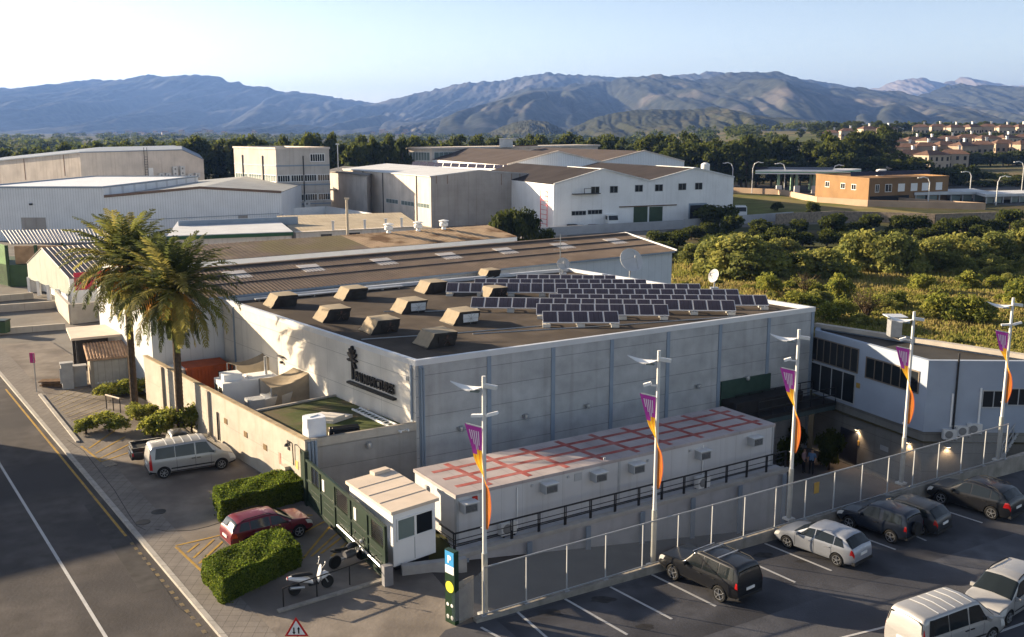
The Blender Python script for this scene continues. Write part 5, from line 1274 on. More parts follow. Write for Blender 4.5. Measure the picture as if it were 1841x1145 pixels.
dv = Vector((math.cos(a1), math.sin(a1))); pn = Vector((-dv.y, dv.x)); pl_ = xy(l1) + pn * 2.7 - dv * .45
car('pickup_truck', 'dark pickup with open bed, mostly hidden behind the silver van', 'pickup', PICK, p_olive, (pl_.x, pl_.y, 0), a1, .96, ('bed',))
l, a = by_wheels((447, 989), (537, 966), CACT, 'R'); car('parked_car', 'burgundy crossover with black side panels between the two clipped hedges', 'car', CACT, p_wine, l, a, .97, ('rails',))
l, a = by_wheels((1292, 1081), (1212, 1043), SUV, 'L'); car('parked_car', 'dark boxy off-roader with roof rails, nearest in the row along the fence', 'car', SUV, p_blk, l, a, .96, ('rails', 'rack'))
aj = a
l, a = by_wheels((1504, 1017), (1416, 985), HATCH, 'L'); car('parked_car', 'silver five door hatchback parked along the mesh fence', 'car', HATCH, p_silver2, l, a, .97)
l, a = by_wheels((1599, 976), (1529, 952), RAV, 'L'); car('parked_car', 'dark blue short off-roader with spare wheel on its tailgate', 'car', RAV, p_navy, l, a, .97, ('spare', 'rails') if False else ('spare',))
ar = a; lr = l
dd = Vector((math.cos(ar), math.sin(ar))); q = xy(W(1656, 962)); qn = Vector((-dd.y, dd.x)) * -1
mid = q + dd * 1.3 + Vector((dd.y, -dd.x)) * .75
car('parked_car', 'dark grey hatchback half hidden behind the dark blue off-roader', 'car', HATCH, p_grey, (mid.x, mid.y, 0), ar + .03, .95)
l, a = by_wheels((1780, 933), (1694, 907), CROSS, 'L'); car('parked_car', 'black crossover parked at the far end of the fence row', 'car', CROSS, p_blk, l, a, .97, ('rails',))
ra_, rb_ = xy(W(1600, 1085, 1.85)), xy(W(1662, 1110, 1.85)); rc = xy(W(1733, 1085, 1.88)); hd = (rc - rb_).normalized(); wv = (ra_ - rb_)
mid = (ra_ + rb_) / 2 + hd * 2.2; ah = math.atan2(hd.y, hd.x)
car('parked_van', 'silver passenger van with red tail lamps, seen from behind at the bottom right', 'van', VAN, p_silver, (mid.x, mid.y, 0), ah, .97, ('ribs',))
wa, wb_ = xy(W(1754, 1055, 1.0)), xy(W(1812, 1076, 1.0)); tr_ = (wb_ - wa).normalized(); h2 = Vector((tr_.y, -tr_.x)); h2 = h2 if h2.dot(-wa) > 0 else -h2
mid = (wa + wb_) / 2 - h2 * 1.15; car('parked_car', 'silver compact people carrier facing the camera at the right edge', 'car', MPV, p_silver, (mid.x, mid.y, 0), math.atan2(h2.y, h2.x), .97, ('rails',))
# ------------------------------------------------------------------ motorbikes
def bike(name, label, rear, front, scoot):
    a, c = xy(W(*rear)), xy(W(*front)); d = (c - a).normalized(); wbz = 1.42; mid = (a + c) / 2; an = math.atan2(d.y, d.x)
    t = T(name, label, 'motorbike', (mid.x, mid.y, 0), an); t['_l'] = (0, 0, 0); t['_r'] = 0
    rw = .27 if scoot else .31; body = M('scooter_white', (.7, .7, .7), .3, .04, 2, coat=.6) if scoot else M('bike_black', (.02, .02, .022), .3, .05, 2, coat=.5)
    for x in (-wbz / 2, wbz / 2):
        b = MB(); b.lathe([(rw * .65, -.06), (rw * .92, -.065), (rw, -.03), (rw, .03), (rw * .92, .065), (rw * .65, .06)], (x, 0, rw), 'y', 24); wo = b.build('wheel', m_black, t, 40)
        b = MB()
        for k in range(5):
            aa = 2 * math.pi * k / 5; b.beam((x, 0, rw), (x + rw * .68 * math.cos(aa), 0, rw + rw * .68 * math.sin(aa)), .04, .05)
        b.lathe([(rw * .58, -.05), (rw * .68, -.05), (rw * .68, .05), (rw * .58, .05)], (x, 0, rw), 'y', 20); b.build('rim', m_rim if scoot else M('gold_rim', (.42, .27, .06), .35, .1, 3, metal=.6), wo, 40)
    b = MB()
    for s in (-.07, .07): b.tube([(wbz / 2, s, rw), (wbz / 2 - .3, s, .85)], .028, 8)
    b.build('fork', m_steel, t)
    b = MB(); b.tube([(wbz / 2 - .3, -.36, 1.02), (wbz / 2 - .26, -.16, .98), (wbz / 2 - .26, .16, .98), (wbz / 2 - .3, .36, 1.02)], .018, 6); b.build('handlebar', m_black, t)
    for s in (-1, 1):
        b = MB(); b.tube([(wbz / 2 - .28, s * .25, 1.0), (wbz / 2 - .18, s * .36, 1.2)], .01, 6); b.lathe([(.02, -.02), (.065, 0), (.02, .03)], (wbz / 2 - .18, s * .37, 1.24), 'x', 12); b.build('mirror', m_rim if scoot else m_black, t)
    def loft(name, secs, mat, n=14):
        b = MB(); G = []
        for x, z, w, h in secs: G.append([(x, w * math.cos(2 * math.pi * k / n), z + h * math.sin(2 * math.pi * k / n)) for k in range(n)])
        b.grid(G, closed=True); b.add(G[0], [list(range(n))[::-1]]); b.add(G[-1], [list(range(n))]); return b.build(name, mat, t, 50)
    if scoot:
        loft('front_shield', [(.28, .42, .16, .12), (.36, .62, .2, .2), (.42, .85, .19, .16), (.46, 1.02, .1, .06)], body)
        loft('front_fairing', [(.42, .55, .14, .16), (.62, .62, .13, .16), (.8, .6, .05, .06)], body)
        loft('tail_body', [(-1.02, .78, .05, .05), (-.85, .76, .13, .1), (-.5, .66, .17, .14), (-.1, .52, .16, .14), (.05, .42, .15, .1)], body)
        loft('seat', [(-.82, .86, .1, .05), (-.5, .83, .16, .07), (-.05, .78, .14, .07), (.08, .74, .08, .05)], m_black)
        loft('floor_board', [(-.1, .32, .14, .07), (.3, .32, .15, .07)], m_trim)
        b = MB(); b.tube([(-.35, -.17, .32), (-.95, -.2, .42)], .065, 10); b.build('exhaust', m_steel, t, 40)
        b = MB(); b.lathe([(.02, -.02), (.07, .0), (.08, .02)], (-1.0, 0, .78), 'x', 12); b.build('tail_light', m_lens_r, t)
    else:
        loft('fuel_tank', [(-.12, .82, .1, .08), (.05, .88, .16, .13), (.3, .88, .15, .13), (.42, .82, .08, .07)], body)
        loft('seat', [(-.78, .92, .06, .04), (-.5, .86, .12, .06), (-.1, .8, .12, .06)], m_black)
        loft('tail_body', [(-.98, .94, .03, .03), (-.8, .86, .1, .07), (-.45, .76, .1, .07)], body)
        loft('engine', [(-.22, .48, .18, .16), (.05, .5, .22, .2), (.3, .5, .17, .15)], M('engine_grey', (.16, .16, .17), .45, .2, 8, metal=.5))
        b = MB(); b.tube([(.4, .8, 0), (.38, 0, .5), (-.3, 0, .38)] if False else [(.4, 0, .82), (.36, 0, .4), (-.3, 0, .36), (-.71, 0, .31)], .035, 8); b.tube([(.3, .12, .45), (.4, .12, .3), (-.2, .15, .25), (-.85, .17, .48)], .045, 8); b.build('frame_and_exhaust', m_steel, t, 40)
        b = MB(); b.lathe([(.03, -.08), (.1, -.02), (.1, .04)], (.62, 0, .92), 'x', 14); b.build('headlight', m_lens_w, t, 40)
        b = MB(); b.tube([(-.05, .12, .35), (-.12, .3, .02)], .014, 6); b.build('side_stand', m_steel, t)
    for sgn in (1,):
        b = MB(); G = []
        for i in range(7):
            aa = R(40 + 20 * i); G.append([(wbz / 2 + (rw + .03) * math.cos(aa), y, rw + (rw + .03) * math.sin(aa)) for y in (-.07, .07)])
        b.grid(G); b.build('mudguard', body, t)
    t.rotation_euler = (R(6) if not scoot else R(-4), 0, an); return t
bike('scooter', 'white and black maxi scooter parked on the terrace by the low railing', (531, 1070), (589, 1056), True)
bike('motorbike', 'black naked motorbike with gold wheels parked beside the green gate', (601, 1022), (652, 1005), False)
# low black railing of the motorbike terrace and its step
tr0, tr1 = W(510, 1093), W(686, 1028); t = T('terrace_railing', 'low black tubular railing around the motorbike terrace', 'railing', tuple(tr0), 0)
b = MB(); pts = [W(510, 1093), W(570, 1072), W(629, 1051), W(686, 1028)]
for i, (p_, hh) in enumerate(zip(pts, (.95, .75, .8, .75))):
    q = MB(); q.tube([p_, p_ + Vector((0, 0, .85))], .03, 6); q.build('post', m_black, t)
b.tube([q + Vector((0, 0, .85)) for q in pts], .028, 6); b.build('rail', m_black, t)
b = MB(); e0, e1 = xy(W(500, 1100)), xy(W(700, 1040)); b.bar(e0, e1, .25, -.2, .07); o = solo(b, 'terrace_edge', MATS['rough_concrete'], 'rough stone edge step below the low black railing', 'step')
# ------------------------------------------------------------------ people in the sunken court
def person(p, z, ang, shirt, label, h=1.72):
    s = h / 1.72; t = T('person', label, 'person', (p.x, p.y, z), ang); t['_l'] = (0, 0, 0); t['_r'] = 0
    V3 = [(0, 0, .95), (0, 0, 1.18), (0, 0, 1.42), (0, .01, 1.5), (.02, 0, 1.6), (.02, 0, 1.7), (0, .1, .9), (.02, .11, .5), (0, .11, .08), (.14, .11, .03), (0, -.1, .9), (0, -.11, .5), (-.03, -.11, .08), (.11, -.11, .03),
          (0, .2, 1.4), (-.02, .25, 1.13), (.12, .22, .92), (.17, .2, .85), (0, -.2, 1.4), (-.02, -.25, 1.13), (.12, -.22, .92), (.17, -.2, .85)]
    Rd = [.15, .14, .16, .055, .095, .085, .095, .065, .045, .04, .095, .065, .045, .04, .065, .045, .035, .03, .065, .045, .035, .03]
    E = [(0, 1), (1, 2), (2, 3), (3, 4), (4, 5), (0, 6), (6, 7), (7, 8), (8, 9), (0, 10), (10, 11), (11, 12), (12, 13), (2, 14), (14, 15), (15, 16), (16, 17), (2, 18), (18, 19), (19, 20), (20, 21)]
    me = bpy.data.meshes.new('figure'); me.from_pydata([(a * s, b_ * s, c * s) for a, b_, c in V3], E, []); ob = bpy.data.objects.new('tmp', me); COL.objects.link(ob)
    ob.modifiers.new('s', 'SKIN'); sk = me.skin_vertices[0].data
    for i, r_ in enumerate(Rd): sk[i].radius = (r_ * s, r_ * s)
    sk[0].use_root = True; ob.modifiers.new('u', 'SUBSURF').render_levels = 2; ob.modifiers['u'].levels = 2
    m2 = bpy.data.meshes.new_from_object(ob.evaluated_get(bpy.context.evaluated_depsgraph_get())); bpy.data.objects.remove(ob)
    skin = M('skin', (.38, .22, .15), .6, .05); trou = M('dark_trousers', (.025, .025, .03), .8, .1); hair = M('dark_hair', (.02, .015, .012), .7, .1); shoe = m_black
    m2.materials.clear()
    for q in (shirt, trou, skin, hair, shoe): m2.materials.append(q)
    for f in m2.polygons:
        c = f.center / s; f.use_smooth = True
        f.material_index = 4 if c.z < .09 else 1 if (c.z < .98 and abs(c.y) < .19) else (2 if c.z > 1.47 or (c.z < 1.16 and abs(c.y) > .17) else 0)
        if c.z > 1.66 or (c.z > 1.56 and c.x < -.01): f.material_index = 3
    o = bpy.data.objects.new('body', m2); COL.objects.link(o); o.parent = t
person(W(1458, 852, -3.5), -3.5, R(-120), M('shirt_blue', (.13, .22, .36), .8, .08), 'person in a light blue shirt standing in the sunken court')
person(W(1444, 850, -3.5), -3.5, R(-40), M('shirt_pink', (.36, .24, .24), .8, .08), 'person in a pale pink shirt standing in the sunken court')
# ------------------------------------------------------------------ foliage
rng = np.random.default_rng(11)
def leaves(clumps, n, size, mats, aspect=1.0, shell=.45, up=.25, droop=0.0, flat=0.55):
    """many small leaf faces spread through ellipsoid clumps; returns arrays for one mesh"""
    w = np.array([c[3] * c[4] + c[3] * c[5] + c[4] * c[5] for c in clumps]); w = w / w.sum(); cnt = (w * n).astype(int) + 1
    P, N, I = [], [], []
    for c, k in zip(clumps, cnt):
        d = rng.normal(size=(k, 3)); d /= np.linalg.norm(d, axis=1)[:, None]
        d[:, 2] = np.where(d[:, 2] < -.35, -d[:, 2] * .6, d[:, 2])
        r = 1 - shell * rng.random(k) ** 1.6
        bump = 1 + .16 * np.sin(d[:, 0] * 7 + c[0] * 3) * np.sin(d[:, 1] * 6 + c[1]) + .1 * np.sin(d[:, 2] * 9)
        P.append(np.array(c[:3]) + d * (r * bump)[:, None] * np.array(c[3:6])); N.append(d)
        I.append(np.full(k, rng.integers(0, len(mats))))
    P = np.concatenate(P); N = np.concatenate(N); I = np.concatenate(I); k = len(P)
    flip = rng.random(k) < .35; I = np.where(flip, rng.integers(0, len(mats), k), I)
    nn = N * flat + rng.normal(size=(k, 3)) * .6 + np.array([0, 0, up]); nn /= np.linalg.norm(nn, axis=1)[:, None]
    t = np.cross(nn, rng.normal(size=(k, 3))); t /= np.linalg.norm(t, axis=1)[:, None] + 1e-9; b = np.cross(nn, t)
    s = size * (.6 + .8 * rng.random(k)); t *= (s * aspect)[:, None] * .5; b *= s[:, None] * .5
    V = np.stack([P - t - b, P + t - b * .4, P + t * .6 + b, P - t * .7 + b * .8], 1).reshape(-1, 3)
    return V, np.arange(k * 4).reshape(-1, 4), I
def leafmesh(name, clumps, n, size, mats, **kw):
    V, F, I = leaves(clumps, n, size, mats, **kw)
    me = bpy.data.meshes.new(name); me.vertices.add(len(V)); me.vertices.foreach_set('co', V.astype(np.float32).ravel())
    me.loops.add(F.size); me.loops.foreach_set('vertex_index', F.astype(np.int32).ravel()); me.polygons.add(len(F))
    me.polygons.foreach_set('loop_start', np.arange(0, F.size, 4, dtype=np.int32)); me.polygons.foreach_set('loop_total', np.full(len(F), 4, np.int32))
    for m in mats: me.materials.append(m)
    me.polygons.foreach_set('material_index', I.astype(np.int32)); me.update(calc_edges=True); return me
def trunkmesh(h, r, limbs, lean=0.0):
    b = MB(); b.tube([(0, 0, -.2), (lean * .3, 0, h * .35), (lean, .1, h * .7), (lean * 1.1, 0, h)], [r * 1.3, r, r * .75, r * .35], 7)
    for q in limbs: b.tube([(lean * .7, 0, h * .55), Vector(q) * .6 + Vector((0, 0, h * .25)), q], [r * .45, r * .3, r * .12], 5)
    return b.mesh('trunk', m_bark, smooth=True)
def make_tree(kind, seed):
    r = random.Random(seed); cl = []
    if kind == 'pine':
        H_ = 10; 
        for k in range(11):
            a = r.uniform(0, 6.28); rr = r.uniform(.4, 2.9); z = r.uniform(5.2, 8.6) - rr * .25; q = r.uniform(1.1, 1.9)
            cl.append((rr * math.cos(a), rr * math.sin(a), z, q, q, q * r.uniform(.6, .85)))
        cl.append((0, 0, 8.6, 1.6, 1.6, 1.2)); cl.append((r.uniform(-1, 1), r.uniform(-1, 1), 5.5, 2.2, 2.2, 1.6)); cl.append((r.uniform(-2, 2), r.uniform(-2, 2), 4, 1.9, 1.9, 1.8)); cl.append((r.uniform(-2, 2), r.uniform(-2, 2), 2.6, 1.8, 1.8, 1.8))
        return leafmesh('crown', cl, 2600, .52, l_pine), trunkmesh(8.5, .22, [c[:3] for c in cl[:5]], r.uniform(-.4, .4))
    if kind == 'olive':
        for k in range(22):
            a = r.uniform(0, 6.28); rr = r.uniform(.2, 2.0); z = r.uniform(.5, 2.95) * (1 - (rr / 2.6) ** 2) + .35; q = r.uniform(.55, 1.0)
            cl.append((rr * math.cos(a), rr * math.sin(a), max(.45, z - .25), q, q, q * .9))
        for k in range(7): a = k * .9; cl.append((1.7 * math.cos(a), 1.7 * math.sin(a), .55, .75, .75, .65))
        return leafmesh('crown', cl, 7500, .23, l_olive, aspect=.75), trunkmesh(2.4, .14, [c[:3] for c in cl[:5]], r.uniform(-.3, .3))
    if kind == 'bush':
        for k in range(11):
            a = r.uniform(0, 6.28); rr = r.uniform(.1, .75); z = r.uniform(.3, 1.25) - rr * .3; q = r.uniform(.3, .55)
            cl.append((rr * math.cos(a), rr * math.sin(a), max(.3, z), q, q, q * .95))
        return leafmesh('crown', cl, 2600, .13, l_bush, aspect=.7), trunkmesh(.9, .06, [c[:3] for c in cl[:4]])
    if kind == 'dark':
        for k in range(12):
            a = r.uniform(0, 6.28); rr = r.uniform(.2, 1.5); z = r.uniform(.6, 2.3) - rr * .3; q = r.uniform(.6, 1.05)
            cl.append((rr * math.cos(a), rr * math.sin(a), max(.5, z), q, q, q * .85))
        return leafmesh('crown', cl, 2800, .26, l_pine, aspect=.8), trunkmesh(1.8, .12, [c[:3] for c in cl[:4]])
    if kind == 'dry':
        b = MB()
        for k in range(60):
            a = r.uniform(0, 6.28); e = r.uniform(.2, 1.0); h = r.uniform(.9, 1.6); b.tube([(0, 0, 0), (e * .4 * math.cos(a), e * .4 * math.sin(a), h * .5), (e * math.cos(a + .2), e * math.sin(a + .2), h)], [.018, .012, .004], 3)
        cl = [(r.uniform(-.5, .5), r.uniform(-.5, .5), r.uniform(.5, 1.1), .4, .4, .4) for k in range(6)]
        return leafmesh('crown', cl, 500, .1, l_dry + l_bush[:1], aspect=.6), b.mesh('stems', m_bark)
TREE = {k: [make_tree(k, s) for s in range(n)] for k, n in (('pine', 5), ('olive', 3), ('bush', 4), ('dark', 3), ('dry', 2))}
def plant(name, kind, i, loc, sc, rz, label, cat, group=None, lower='trunk'):
    crown, tr = TREE[kind][i % len(TREE[kind])]
    t = T(name, label, cat, loc, rz, group); t.scale = sc if isinstance(sc, tuple) else (sc,) * 3
    for nm, me in (('crown', crown), (lower, tr)):
        o = bpy.data.objects.new(nm, me); COL.objects.link(o); o.parent = t
    return t
# --- clipped hedges
def hedge(base, h, label):
    P = [xy(W(*q)) for q in base]; c = sum(P, Vector((0, 0))) / 4; t = T('clipped_hedge', label, 'hedge', (c.x, c.y, 0), 0, None)
    e1, e2 = P[1] - P[0], P[3] - P[0]; L1, L2 = e1.length, e2.length
    b = MB(); i_ = inset(P, .07); b.prism(i_, -.1, h - .07); b.build('core', l_hedge[2], t)
    n = int((L1 * L2 + 2 * (L1 + L2) * h) * 900); V = []
    A = np.array([L1 * L2, L1 * h, L1 * h, L2 * h, L2 * h]); f = rng.choice(5, n, p=A / A.sum()); u, v = rng.random(n), rng.random(n)
    uu = np.select([f == 0, f == 1, f == 2, f == 3, f == 4], [u, u, u, 0 * u, 0 * u + 1]); vv = np.select([f == 0, f == 1, f == 2, f == 3, f == 4], [v, 0 * v, 0 * v + 1, v, v]); zz = np.where(f == 0, 1, np.where(f < 3, v, u))
    wob = .08 * np.sin(uu * L1 * 3.1 + 1) * np.sin(vv * L2 * 2.7 + zz * 4) + .09 * (rng.random(n) - .5) + .2 * (rng.random(n) > .994)
    N = np.zeros((n, 3)); d1 = np.array([*e1.normalized(), 0]); d2 = np.array([*e2.normalized(), 0])
    N[f == 0] = (0, 0, 1); N[f == 1] = -d2; N[f == 2] = d2; N[f == 3] = -d1; N[f == 4] = d1
    X = np.array([P[0].x, P[0].y, 0]) + uu[:, None] * np.array([e1.x, e1.y, 0]) + vv[:, None] * np.array([e2.x, e2.y, 0]) + np.array([0, 0, 1.0]) * (zz * h)[:, None] + N * wob[:, None] - np.array([c.x, c.y, 0])
    nn = N * .8 + rng.normal(size=(n, 3)) * .55; nn /= np.linalg.norm(nn, axis=1)[:, None]; tt = np.cross(nn, rng.normal(size=(n, 3))); tt /= np.linalg.norm(tt, axis=1)[:, None]; bb = np.cross(nn, tt)
    s = .085 * (.6 + .8 * rng.random(n)); tt *= s[:, None] * .5; bb *= s[:, None] * .38
    VV = np.stack([X - tt, X - bb, X + tt, X + bb], 1).reshape(-1, 3)
    me = bpy.data.meshes.new('leaves'); F = np.arange(n * 4).reshape(-1, 4)
    me.from_pydata(VV.tolist(), [], F.tolist()); [me.materials.append(m) for m in l_hedge]; me.polygons.foreach_set('material_index', rng.choice(3, n, p=[.45, .35, .2]).astype(np.int32))
    o = bpy.data.objects.new('leaves', me); COL.objects.link(o); o.parent = t
hedge([(398, 940), (546, 900), (524, 878), (386, 912)], 1.15, 'clipped box hedge beyond the burgundy car, by the boundary wall')
hedge([(402, 1087), (541, 1018), (524, 990), (366, 1048)], 1.1, 'clipped box hedge nearer the camera, between burgundy car and motorbikes')
# --- palms
def palm(base, crownpx, toppx, seed, label):
    r = random.Random(seed); p = W(*base); zc = Zat(crownpx[0], crownpx[1], p); cw = WD(crownpx[0], crownpx[1], p.y)
    t = T('palm_tree', label, 'palm tree', tuple(p), 0); t['_l'] = (0, 0, 0); t['_r'] = 0
    ox = cw.x - p.x; H_ = zc
    pts = [(ox * (k / 14) ** 1.3, .0, H_ * k / 14) for k in range(15)]; rad = []
    pp, rr = [], []
    for k in range(70):
        f = k / 69; pp.append((ox * f ** 1.3, 0, -.1 + (H_ + .1) * f)); rr.append((.25 - .04 * f + (.1 * max(0, .06 - f) / .06) + (.13 * max(0, f - .9) / .1)) * (1 + .06 * (k % 2)))
    b = MB(); b.tube(pp, rr, 12); b.build('trunk', m_trunk, t)
    V, F, I = [], [], []; top = Vector((ox, 0, H_))
    def frond(az, el, L_, mi, droop, wd=1.0):
        n = 15; d = Vector((math.cos(az), math.sin(az), 0)); s = Vector((-d.y, d.x, 0)); pos = top + d * .12 + Vector((0, 0, r.uniform(-.2, .25))); e = el; st_ = L_ / n; pts = [pos.copy()]; tw = r.uniform(-.5, .5)
        for k in range(n):
            pos = pos + (d * math.cos(e) + Vector((0, 0, 1)) * math.sin(e)) * st_; pts.append(pos.copy()); e -= droop * (k / n + .25) / n * 2; e = max(e, -1.45)
        for k in range(n + 1):           # rachis as a thin ribbon
            pass
        for k in range(n):
            a, c = pts[k], pts[k + 1]; i = len(V); w = .035 * (1 - k / n) + .008
            V.extend([a - s * w, a + s * w, c + s * w, c - s * w]); F.append((i, i + 1, i + 2, i + 3)); I.append(mi)
        m_ = 26
        for k in range(2, m_):
            f = k / m_; x = f * n; j = min(n - 1, int(x)); a = pts[j].lerp(pts[j + 1], x - j); dr = (pts[j + 1] - pts[j]).normalized(); nup = s.cross(dr)
            ll = .56 * wd * (math.sin(math.pi * min(1, .18 + .82 * f)) ** .6) * (L_ / 3.6) + .08
            for sg in (-1, 1):
                dirn = (s * sg * .8 + dr * .75 - nup * r.uniform(-.25, .5) * (-1) * .6 - Vector((0, 0, .12))).normalized(); w_ = .066 + .022 * r.random(); q = a + dirn * ll * r.uniform(.85, 1.1) + Vector((0, 0, -.05 * ll))
                h = dr * w_; i = len(V); mdl = a.lerp(q, .55) + Vector((0, 0, .03))
                V.extend([a - h * .6, a + h * .6, mdl + h, mdl - h]); F.append((i, i + 1, i + 2, i + 3)); I.append(mi)
                i = len(V); V.extend([mdl - h, mdl + h, q]); F.append((i, i + 1, i + 2)); I.append(mi)
    nF = 80
    for k in range(nF):
        f = k / nF; az = k * 2.39996 + r.uniform(-.15, .15); el = 1.5 - 1.9 * f ** 1.05 + r.uniform(-.12, .12)
        frond(az, el, (4.25 + .4 * math.sin(math.pi * f)) * r.uniform(.88, 1.08), r.choice((0, 1, 2)) if f < .8 else r.choice((1, 2, 2)), (.62 + .62 * f))
    for k in range(20): frond(k * 2.39996 + .5, -.75 + r.uniform(-.35, .2), r.uniform(3.0, 4.2), r.choice((1, 2, 2)), .9, .8)
    me = bpy.data.meshes.new('crown'); me.from_pydata([tuple(v) for v in V], [], F); [me.materials.append(m) for m in l_palm]; me.polygons.foreach_set('material_index', I)
    o = bpy.data.objects.new('crown', me); COL.objects.link(o); o.parent = t
    m_fr = M('palm_fruit_orange', (.55, .27, .03), .6, .25, 6)
    for az, dz in ((-2.5, -.3), (-1.5, -.5), (-3.0, -.1), (-.6, -.5)):
        b = MB(); d = Vector((math.cos(az), math.sin(az), 0)); c = top + d * 1.5 + Vector((0, 0, dz - .5))
        b.tube([top + d * .15, top + d * .6 + Vector((0, 0, .1)), c + Vector((0, 0, .2))], .03, 5)
        for k in range(46):
            q = top + d * 1.0 + Vector((0, 0, .0)); e = c + Vector((r.gauss(0, .22), r.gauss(0, .22), r.uniform(-.55, .1))); b.tube([q, (q + e) / 2 + Vector((0, 0, .12)), e], [.012, .012, .02], 3)
            for kk in range(3): g_ = q.lerp(e, .55 + .22 * kk); b.box((g_.x, g_.y, g_.z), (.09, .09, .09), r.random())
        b.build('fruit_cluster', m_fr, t)
    b = MB()
    for k in range(40):
        az = k * 2.4; f = r.random(); d = Vector((math.cos(az), math.sin(az), 0)); a = Vector((ox * .97, 0, H_ - .1 - f * .9)) + d * .22; b.beam(a, a + d * .28 + Vector((0, 0, .3)), .09, .04)
    b.build('leaf_bases', m_bark, t)
palm((243, 742), (226, 478), (235, 365), 3, 'taller date palm on the left, its orange fruit hanging over the kiosk')
palm((326, 777), (312, 525), (300, 420), 8, 'date palm nearer the camera, rising from the shrubs by the boundary wall')
# --- low planting round the palms
bs = [((196, 775), 30, 22, 'leafy shrub bed at the street end of the parking bay'), ((155, 778), 24, 18, 'small leafy shrub nearest the street kerb'), ((245, 755), 26, 20, 'leafy shrub around the foot of the left palm'), ((275, 785), 30, 25, 'leafy shrub left of the nearer palm foot'), ((300, 780), 28, 30, 'leafy shrub behind the pickup bed'),
      ((345, 778), 24, 35, 'leafy shrub right of the nearer palm foot'), ((200, 712), 28, 18, 'low leafy shrub beside the kiosk'), ((232, 708), 26, 18, 'low leafy shrub between kiosk and left palm'), ((266, 705), 18, 18, 'low leafy shrub against the boundary wall behind the left palm'), ((268, 752), 18, 18, 'leafy shrub right of the left palm foot')]
for i, ((x, y), w, h, l) in enumerate(bs):
    p = W(x, y); d = p.length; ppm = 1790 / math.hypot(p.y, HC); sx = w / ppm / .8; sz = h / ppm / .95
    plant('shrub', 'bush', i, tuple(p), (sx, sx * .8, sz), i * 1.3, l, 'shrub')
def inside(x, y, P):
    c = False; j = len(P) - 1
    for i in range(len(P)):
        if (P[i].y > y) != (P[j].y > y) and x < (P[j].x - P[i].x) * (y - P[i].y) / (P[j].y - P[i].y) + P[i].x: c = not c
        j = i
    return c
# --- scrub land right of the studio
SCR = [  # px base centre, half width, height, kind, label
 ((1322, 498), 74, 82, 'olive', 'large rounded olive-green tree nearest the round white dish'), ((1276, 480), 28, 48, 'olive', 'upright olive-green bush left of the large rounded tree'), ((1392, 500), 44, 50, 'olive', 'olive-green bush right of the large rounded tree'),
 ((1475, 500), 52, 58, 'olive', 'bright green bush between the two largest scrub trees'), ((1560, 488), 56, 76, 'olive', 'broad olive-green tree in the middle of the scrub'), ((1615, 492), 52, 72, 'olive', 'olive-green tree right of the broad middle one'), ((1668, 484), 46, 60, 'olive', 'yellow-green tree in front of the stone wall'),
 ((1725, 480), 54, 62, 'olive', 'olive-green tree second from the right edge of the scrub'), ((1790, 474), 48, 56, 'olive', 'olive-green tree near the right edge of the scrub'), ((1838, 470), 40, 66, 'olive', 'olive-green tree cut by the right edge of the picture'),
 ((1378, 532), 28, 44, 'bush', 'single round grey-green bush beyond the roof corner'), ((1446, 528), 24, 34, 'dry', 'thin twiggy bush right of the round grey-green one'), ((1437, 558), 30, 34, 'bush', 'pale green bush just beyond the studio roof corner'), ((1512, 545), 26, 52, 'bush', 'tall green bush above the lower pale ones'), ((1505, 580), 32, 46, 'bush', 'green bush right behind the wing roof'),
 ((1558, 572), 34, 50, 'dry', 'dry brown leafless bush behind the wing roof'), ((1657, 530), 26, 38, 'bush', 'round yellow-green bush standing alone in the grass'), ((1737, 520), 28, 34, 'bush', 'small green bush in the dry grass'), ((1697, 580), 36, 60, 'bush', 'large yellow-green bush behind the fourth mast'), ((1752, 585), 34, 52, 'bush', 'yellow-green bush between the fourth and last mast'),
 ((1834, 560), 32, 62, 'bush', 'bush at the right edge behind the last mast'), ((1610, 552), 22, 30, 'bush', 'low bush in the dry grass right of the twiggy one'), ((1792, 520), 22, 26, 'bush', 'small low bush far right in the dry grass'), ((1420, 488), 26, 36, 'dark', 'small dark bush in the shade between olive trees'),
 ((1459, 388), 11, 26, 'dark', 'lone dark bush on the grass slope'), ((1290, 408), 42, 40, 'dark', 'dark spreading tree in front of the white warehouse'), ((1398, 380), 11, 18, 'dark', 'small dark bush at the end of the concrete wall'), ((1340, 480), 26, 40, 'dark', 'dark bush in the shade behind the large rounded tree')]
for i, ((x, y), w, h, k, l) in enumerate(SCR):
    p = W(x, y, GZ); ppm = 1812 / p.y * .985; base = {'olive': (2.7, 3.7), 'bush': (1.1, 1.6), 'dark': (2.2, 3.0), 'dry': (.95, 1.5)}[k]
    sx = w / ppm / base[0] * 1.18; sz = h / ppm / base[1] * 1.12
    plant('scrub_tree' if k in ('olive',) else 'scrub_bush', k, i, tuple(p), (sx, sx, sz), i * 2.1, l, 'tree' if k == 'olive' else 'bush')
gi = 0
for row, (y0, xs_) in enumerate(((444, range(1190, 1850, 36)), (425, range(1235, 1850, 42)), (462, range(1200, 1270, 30)))):
    for x in xs_:
        p = W(x + rnd.uniform(-10, 10), y0 + rnd.uniform(-6, 6) - (x - 1400) * .02, GZ); ppm = 1812 / p.y; s = rnd.uniform(22, 34) / ppm / 2.2
        plant('dark_bush', 'dark', gi, tuple(p), (s, s, s * rnd.uniform(.75, 1.0)), gi, 'dark green bush in the shaded thicket below the rubble wall', 'bush', 'bushes of the shaded thicket'); gi += 1
